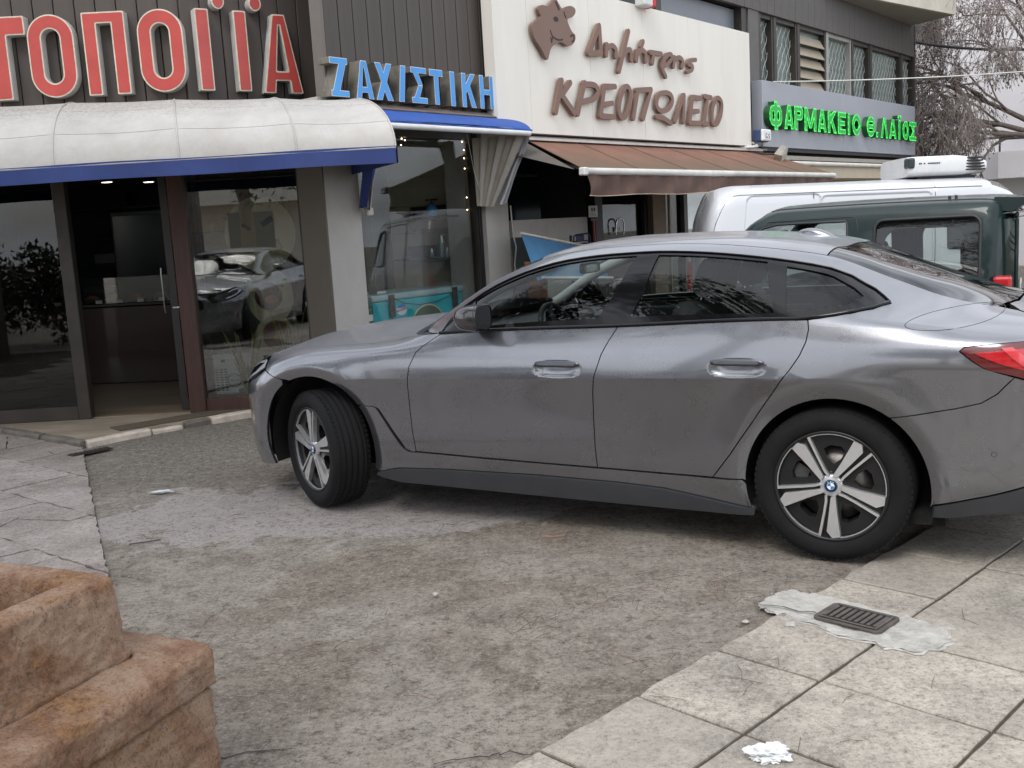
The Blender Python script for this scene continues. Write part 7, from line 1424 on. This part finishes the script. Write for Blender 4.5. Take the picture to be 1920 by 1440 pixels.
def reg_drive(r):
    while True:
        x, y = r.uniform(-2.2, 1.6), r.uniform(2.6, 6.2)
        if (x * N1.x + y * N1.y) < NE - .02 and (Vector((x, y)) - E0).dot(en) < 0: return x, y
def reg_pave(r): 
    while True:
        x, y = r.uniform(-.2, 2.6), r.uniform(2.4, 5.0)
        if (x * N1.x + y * N1.y) > NE + .02: return x, y
def reg_heap(r): c = [(.10, 3.75), (.75, 4.05), (.35, 3.9), (-.75, 3.55)][r.randrange(4)]; return r.gauss(c[0], .10), r.gauss(c[1], .07)
needles(110, reg_drive, 'pine_needles', 'scattered brown pine needles on the driveway'); needles(48, reg_pave, 'pine_needles', 'scattered pine needles on the pavement slabs', (.06, .13)); needles(80, reg_heap, 'pine_needles', 'small drifts of reddish pine needles on the driveway')
mb = MB()
for _ in range(300):
    x, y = reg_drive(rn); s = rn.uniform(.0012, .0035) * (1.6 if rn.random() < .04 else 1); mb.add([(x - s, y, .0), (x, y - s, .0), (x + s, y, .0), (x, y + s, .0), (x, y, s * 1.2)], [(0, 1, 4), (1, 2, 4), (2, 3, 4), (3, 0, 4)])
mb.build('grit', M('grit_pale', srgb(160, 152, 140), .9, var=.3, scale=4), label='loose pale grit on the driveway', cat='grit', kind='stuff')
for i, (x, y, s, lb) in enumerate(((.83, 3.70, .013, 'pale stone chip lying near the pavement edge'), (-.38, 4.20, .012, 'small white stone chip in the middle of the driveway'), (.98, 3.63, .026, 'broken white cement lump at the left edge of the gully patch'))):
    t = thing('stone_chip', lb, 'stone', (x, y, -.004)); bm = bmesh.new(); bmesh.ops.create_icosphere(bm, subdivisions=2, radius=s)
    for v in bm.verts: v.co = Vector((v.co.x * rn.uniform(.8, 1.3), v.co.y * rn.uniform(.7, 1.2), v.co.z * .6 * rn.uniform(.8, 1.1) + s * .4))
    me = bpy.data.meshes.new('stone'); bm.to_mesh(me); bm.free(); me.materials.append(CEM); obj('stone', me, t)
for i, (pts, lb) in enumerate((([(-1.50, 3.10), (-1.43, 3.06), (-1.40, 3.00), (-1.41, 2.95)], 'thin curled dry leaf on the driveway near the planter'), ([(.10, 4.92), (.16, 4.90), (.22, 4.91)], 'dry brown leaf in the driveway below the rear door'), ([(-2.05, 5.20), (-1.98, 5.22), (-1.90, 5.25)], 'dark fallen leaf on the pale worn concrete by the left paving'))):
    t = thing('dry_leaf', lb, 'leaf'); mb = MB(); ribbon(pts, .005, .003, mb); mb.v = [(x, y, z + .006 * (k % 2)) for k, (x, y, z) in enumerate(mb.v)]; mb.build('blade', M('dry_leaf_%d' % i, (srgb(186, 160, 124), srgb(120, 98, 76), srgb(70, 56, 46))[i], .8), t)
def crack_line(pts, w, seed):
    r_ = random.Random(seed); o = []
    for i in range(len(pts) - 1):
        a, b = Vector(pts[i]), Vector(pts[i + 1])
        for k in range(6): p = a.lerp(b, k / 6); o.append((p.x + r_.uniform(-.022, .022), p.y + r_.uniform(-.016, .016)))
    return o + [pts[-1]]
mb = MB()
for k, (pts, w) in enumerate((([(-1.15, 2.95), (-.98, 2.90), (-.72, 2.93)], .006), ([(-.85, 5.0), (-.45, 5.05), (-.1, 5.15), (.25, 5.3)], .003), ([(-.45, 5.05), (-.4, 5.25), (-.2, 5.4)], .0025), ([(.10, 5.17), (.2, 5.05)], .003), ([(-1.55, 3.35), (-1.35, 3.30), (-1.2, 3.36)], .006), ([(-.30, 2.78), (-.12, 2.83), (.0, 2.82)], .007))): ribbon(crack_line(pts, w, k), w * .45, -.002, mb)
mb.build('driveway_cracks', M('crack_dark', srgb(44, 40, 36), .95), label='dark cracks in the driveway concrete', cat='cracks', kind='stuff')
# ---------------------------------------------------------------- planter in the foreground
from mathutils import noise as mnoise
PLT = NT('weathered_brown_stone'); n1 = PLT.noise(4.5, 9, .7, dist=.5); n2 = PLT.noise(34, 9, .82); n3 = PLT.noise(110, 6, .9)
c = PLT.ramp(n1, [(.40, srgb(172, 128, 100)), (.5, srgb(200, 158, 128)), (.60, srgb(222, 188, 160))]); c = PLT.mix(PLT.ramp(PLT.noise(3.2, 7, .7, (1, 1, 3.2), off=(4, 2, 1)), [(.52, 0.0), (.62, .75)]), c, PLT.ramp(n2, [(.40, srgb(140, 90, 46)), (.60, srgb(220, 164, 100))]))
c = PLT.mix(PLT.ramp(n2, [(.36, .5), (.45, 0.0)]), c, srgb(98, 68, 52)); c = PLT.mix(PLT.ramp(n3, [(.38, .7), (.47, 0.0)]), c, srgb(74, 54, 44)); c = PLT.mix(PLT.ramp(n3, [(.53, 0.0), (.62, .6)]), c, srgb(205, 184, 164))
PLT.set(color=c, rough=.8, spec=.35, normal=PLT.bump(PLT.math('ADD', n2, PLT.math('MULTIPLY', n3, .6)), 1.0, .045)); PLT = PLT.m
pt = thing('stone_planter', 'square weathered brown stone planter with a stepped base in the near left corner', 'planter', (-1.452, 2.398, 0), math.atan2(.403, -.915))
def ring_loft(prof, name, mat, parent, seed, amp, n=320, rc=.16):
    rows_ = []
    for i in range(len(prof) - 1):
        (a0, z0), (a1, z1) = prof[i], prof[i + 1]; m = max(1, int(math.hypot(a1 - a0, z1 - z0) / .007))
        rows_ += [(a0 + (a1 - a0) * k / m, z0 + (z1 - z0) * k / m) for k in range(m)]
    rows_.append(prof[-1]); vs = []
    for a, z in rows_:
        for k in range(n):
            th = 2 * math.pi * (k + .5) / n; c_, s_ = math.cos(th), math.sin(th); q = (abs(c_) ** 26 + abs(s_) ** 26) ** (-1 / 26); p = Vector((c_ * q * a, s_ * q * a, z)); nn = mnoise.noise(p * 5 + Vector((seed, 0, 0))) * amp * .8 + mnoise.noise(p * 23 + Vector((seed, 3, 0))) * amp * .6 + (abs(mnoise.noise(p * 34 + Vector((seed, 1, 4)))) - .25) * amp * -1.1 + mnoise.noise(p * 90) * amp * .35
            vs.append((p.x * (1 + nn / max(a, .1)), p.y * (1 + nn / max(a, .1)), z + mnoise.noise(p * 9) * amp * .6))
    MB().add(vs, [(i * n + k, i * n + (k + 1) % n, (i + 1) * n + (k + 1) % n, (i + 1) * n + k) for i in range(len(rows_) - 1) for k in range(n)], True).build(name, mat, parent)
ring_loft([(.464, -.02), (.460, .345), (.450, .354), (.470, .362), (.474, .440), (.466, .464), (.33, .482), (.322, .474)], 'base', PLT, pt, 2.0, .008)
ring_loft([(.318, .47), (.320, .492), (.312, .502), (.311, .60), (.308, .690), (.300, .703), (.230, .704), (.218, .696), (.205, .660), (.195, .58)], 'bowl', PLT, pt, 7.0, .007)
ring_loft([(.20, .585), (.12, .578), (.0, .582)], 'soil', M('dry_soil', srgb(74, 58, 48), .95, var=.4, scale=25, bump=.9, bscale=60, bdist=.01), pt, 9.0, .006)
# ---------------------------------------------------------------- background: white house, bare tree, bushes
BGW = M('white_house_render', srgb(206, 204, 206), .85, var=.05, scale=.6, dirt=.06)
hb = thing('white_house', 'white rendered house with a dark window and a balcony behind the bare tree', 'house', (6.5, 26.0, -.7), 0)
MB().box(2.6, 26, 0, 9, 0, 12.5).build('wall', BGW, hb); MB().box(5.30, 9.0, -1.3, 0, 2.7, 2.95).build('balcony_slab', BGW, hb); MB().box(5.30, 9.0, -1.3, -1.18, 2.95, 3.32).box(5.30, 5.42, -1.18, 0, 2.95, 3.32).build('balcony_parapet', BGW, hb)
MB().tube([(5.35, -1.24, 3.62), (9.0, -1.24, 3.62)], .03, 6).tube([(5.36, -1.24, 3.3), (5.36, -1.24, 3.62)], .025, 6).tube([(6.5, -1.24, 3.3), (6.5, -1.24, 3.62)], .025, 6).build('balcony_rail', M('rail_dark', (.03, .03, .035), .5), hb)
for (x0, x1, z0, z1) in ((3.62, 3.98, 3.52, 4.42), (3.4, 4.4, 6.2, 7.6), (9.6, 11, 3.2, 4.8)):
    w = obj('window', None, hb); MB().box(x0 - .06, x1 + .06, -.03, .02, z0 - .06, z0).box(x0 - .06, x1 + .06, -.03, .02, z1, z1 + .06).box(x0 - .06, x0, -.03, .02, z0, z1).box(x1, x1 + .06, -.03, .02, z0, z1).build('frame', M('house_frame', (.10, .09, .085), .6), w); MB().box(x0, x1, -.012, .0, z0, z1).build('pane', M('dark_pane', (.02, .02, .022), .12), w)
MB().box(2.4, 26.2, -.25, 9.2, 12.5, 12.8).build('roof', BGW, hb); MB().box(3.5, 5.2, -2.5, -2.3, 0, 1.7).build('garden_wall', BGW, hb)
BARK = M('bare_bark', srgb(104, 94, 88), .9, var=.3, scale=14, bump=.5, bscale=40)
def bare_tree(name, label, loc, seed, base_dirs, H, spread, depth=6, r0=.16, droop=.0, minr=.006):
    r_ = random.Random(seed); t = thing(name, label, 'tree', loc); trunk = MB(); limbs = MB(); tw = MB(); buds = MB()
    def grow(p, d, L, r, lev, mb):
        pts = [p]; q = p.copy(); n = 4 if lev < 3 else 3
        for k in range(n):
            d = (d + Vector((r_.uniform(-.26, .26), r_.uniform(-.26, .26), r_.uniform(-.20, .16) - droop * lev * .05))).normalized(); q = q + d * (L / n); pts.append(q.copy())
        tgt = limbs if lev <= 2 else tw; tgt.tube(pts, [r * (1 - .45 * k / n) for k in range(n + 1)], 6 if lev < 2 else 4 if lev < 3 else 3, cap=False, smooth=lev < 3)
        if lev >= depth:
            if r_.random() < .4: b = q; s = .018; buds.add([(b.x - s, b.y, b.z), (b.x + s, b.y, b.z), (b.x, b.y + s, b.z + .01), (b.x, b.y, b.z - 2.2 * s)], [(0, 1, 3), (1, 2, 3), (2, 0, 3), (0, 2, 1)])
            return
        for k in range(r_.choice((3, 4, 4)) if lev > 0 else 5):
            f = r_.uniform(.35, 1.0) if k else 1.0; i = min(n, max(1, int(round(f * n)))); a = r_.uniform(0, 6.283); sp = r_.uniform(.45, 1.0) * spread; u_ = d.orthogonal().normalized(); w_ = d.cross(u_); nd = (d + (u_ * math.cos(a) + w_ * math.sin(a)) * sp).normalized(); grow(pts[i], nd, L * r_.uniform(.56, .78), max(minr, r * r_.uniform(.45, .62)), lev + 1, mb)
    trunk.tube([(0, 0, 0), (.05, 0, H * .5), (0, .03, H)], [r0 * 1.25, r0, r0 * .9], 10, cap=False)
    for (dx, dy, dz, L) in base_dirs: grow(Vector((0, 0, H)), Vector((dx, dy, dz)).normalized(), L, r0 * .7, 0, limbs)
    trunk.build('trunk', BARK, t); limbs.build('limbs', BARK, t); tw.build('crown', M('twig_brown', srgb(122, 112, 108), .9, var=.2), t); buds.build('seed_pods', M('pod_brown', srgb(70, 62, 50), .9), t)
    return t
bare_tree('bare_tree', 'leafless tree with fine drooping twigs in front of the white house', (11.9, 22.6, -.5), 6, [(-1, -.1, .26, 2.2), (-.55, .1, .95, 2.1), (.2, -.1, 1, 2.2), (-.85, -.2, -.02, 1.7), (-.8, .2, .6, 2.0), (.9, .1, .5, 1.8)], 3.3, .9, 6, .095, .75, .0055)
LEAF = {}
def leaf_mat(name, a, b):
    t = NT(name); oi = t.noise(2.6, 5, .6); t.set(color=t.ramp(oi, [(.3, a), (.7, b)]), rough=.6, spec=.3); return t.m
def leafy(name, label, loc, seed, R, n, size, mat, trunk_h=0.0, rt=.12, group=None, flat=1.0, cat='tree'):
    r_ = np.random.default_rng(seed); t = thing(name, label, cat, loc, 0, group); k = 26
    cen = r_.normal(0, 1, (k, 3)); cen /= np.linalg.norm(cen, axis=1, keepdims=True); cen *= r_.uniform(.25, .85, (k, 1)) * np.array([[R[0], R[1], R[2]]]); rad_ = r_.uniform(.26, .48, k) * min(R)
    ci = r_.integers(0, k, n); d = r_.normal(0, 1, (n, 3)); d /= np.linalg.norm(d, axis=1, keepdims=True); P = cen[ci] + d * (rad_[ci] * r_.uniform(.6, 1.05, n))[:, None]; P[:, 2] = P[:, 2] * flat + trunk_h + R[2] * .75
    a = r_.normal(0, 1, (n, 3)); a /= np.linalg.norm(a, axis=1, keepdims=True); b = np.cross(a, d); b /= np.maximum(np.linalg.norm(b, axis=1, keepdims=True), 1e-6); s = r_.uniform(.6, 1.3, n)[:, None] * size
    V = np.stack([P - a * s, P - b * s * .45, P + a * s, P + b * s * .45], 1).reshape(-1, 3); MB().add(V, [(4 * i, 4 * i + 1, 4 * i + 2, 4 * i + 3) for i in range(n)]).build('crown', mat, t)
    if trunk_h:
        mb = MB().tube([(0, 0, 0), (.06, .02, trunk_h * .6), (0, 0, trunk_h + R[2] * .5)], [rt * 1.3, rt, rt * .6], 9)
        mb.build('trunk', BARK, t)
        for q in range(7): MB().tube([(0, 0, trunk_h * .8 + .1 * q), tuple((cen[q] * .5 + np.array([0, 0, trunk_h + R[2] * .4])).tolist()), tuple((cen[q] + np.array([0, 0, trunk_h + R[2] * .75])).tolist())], [rt * .45, rt * .3, rt * .1], 6).build('limb', BARK, t)
    return t
GRN = leaf_mat('pine_green_leaf', (.018, .030, .012), (.045, .065, .026)); GRN2 = leaf_mat('olive_leaf', (.04, .055, .028), (.09, .11, .06)); RUST = leaf_mat('rusty_leaf', (.07, .045, .022), (.15, .09, .045))
leafy('garden_bush', 'dull green bush below the bare tree in front of the white house', (9.9, 23.4, -.5), 3, (1.3, .9, .95), 5200, .055, GRN2, 0, cat='bush')
leafy('garden_bush', 'bush at the right edge beside the white house balcony', (12.2, 23.8, -.5), 4, (1.0, .9, 1.4), 4200, .055, GRN2, 0, cat='bush')
leafy('hedge_bush', 'clipped dark bush to the left of the photographer, seen only in reflection', (-8.4, .9, 0), 61, (1.7, 1.2, 1.1), 4500, .06, GRN, 0, cat='bush')
leafy('hedge_bush', 'olive bush by the far left pine, seen only in reflection', (-11.2, -1.9, 0), 62, (1.9, 1.3, 1.3), 4500, .06, GRN2, 0, cat='bush')
# ---------------------------------------------------------------- across the street, seen only as reflections
far = thing('apartment_block', 'pale apartment block across the street, seen only as a reflection in the glass', 'building', (-6, -22, 0), rad(4))
FW = M('block_render', srgb(190, 184, 172), .85, var=.06); MB().box(-9, 9, -8, 0, 0, 10.5).build('wall', FW, far)
for fl in range(3):
    for k in range(5): 
        x = -8.2 + k * 3.5; z = 1.2 + fl * 3.2; w = obj('window', None, far); MB().box(x, x + 1.8, .0, .02, z, z + 1.5).build('pane', M('far_pane', (.03, .035, .04), .1), w)
    MB().box(-9, 9, 0, 1.3, 3.0 + fl * 3.2, 3.2 + fl * 3.2).box(-9, 9, 1.22, 1.3, 3.2 + fl * 3.2, 4.0 + fl * 3.2).build('balcony', FW, far)
for i, (x, y, R, h_, m_, n_, lb) in enumerate(((-7.8, 2.8, (2.6, 2.6, 3.4), 5.4, GRN, 7000, 'dark tall pine to the left of the photographer'), (-5.7, -.7, (3.4, 3.2, 3.3), 7.0, GRN2, 9000, 'tall olive green tree behind on the left'), (-6.2, -6.8, (2.4, 2.4, 2.8), 3.0, GRN, 6500, 'dark pine across the street, behind the second saloon'), (-15.5, 1.0, (3.0, 2.6, 3.6), 3.2, GRN, 6000, 'dark pine far left across the street'), (-1.0, -11.5, (2.4, 2.2, 2.4), 3.6, RUST, 5000, 'rusty autumn tree straight behind the photographer'), (6.0, -10.0, (2.4, 2.2, 2.4), 2.8, GRN, 4600, 'dark pine across the street, on the right'))):
    leafy('street_tree', lb, (x, y, 0), 50 + i, R, n_, .10, m_, h_, .17, 'trees across the street')
pc2 = copy_tree(car); pc2.location = (-4.6, -1.1, 0); pc2.rotation_euler = (0, 0, rad(97)); pc2['label'] = 'second grey saloon parked to the left of the photographer, seen only in reflection'; pc2['group'] = 'grey saloon cars'; car['group'] = 'grey saloon cars'
for o in bpy.data.objects:
    if o.parent is pc2 and 'label' in o: o['label'] = o['label'].replace('of the grey saloon', 'of the second grey saloon')
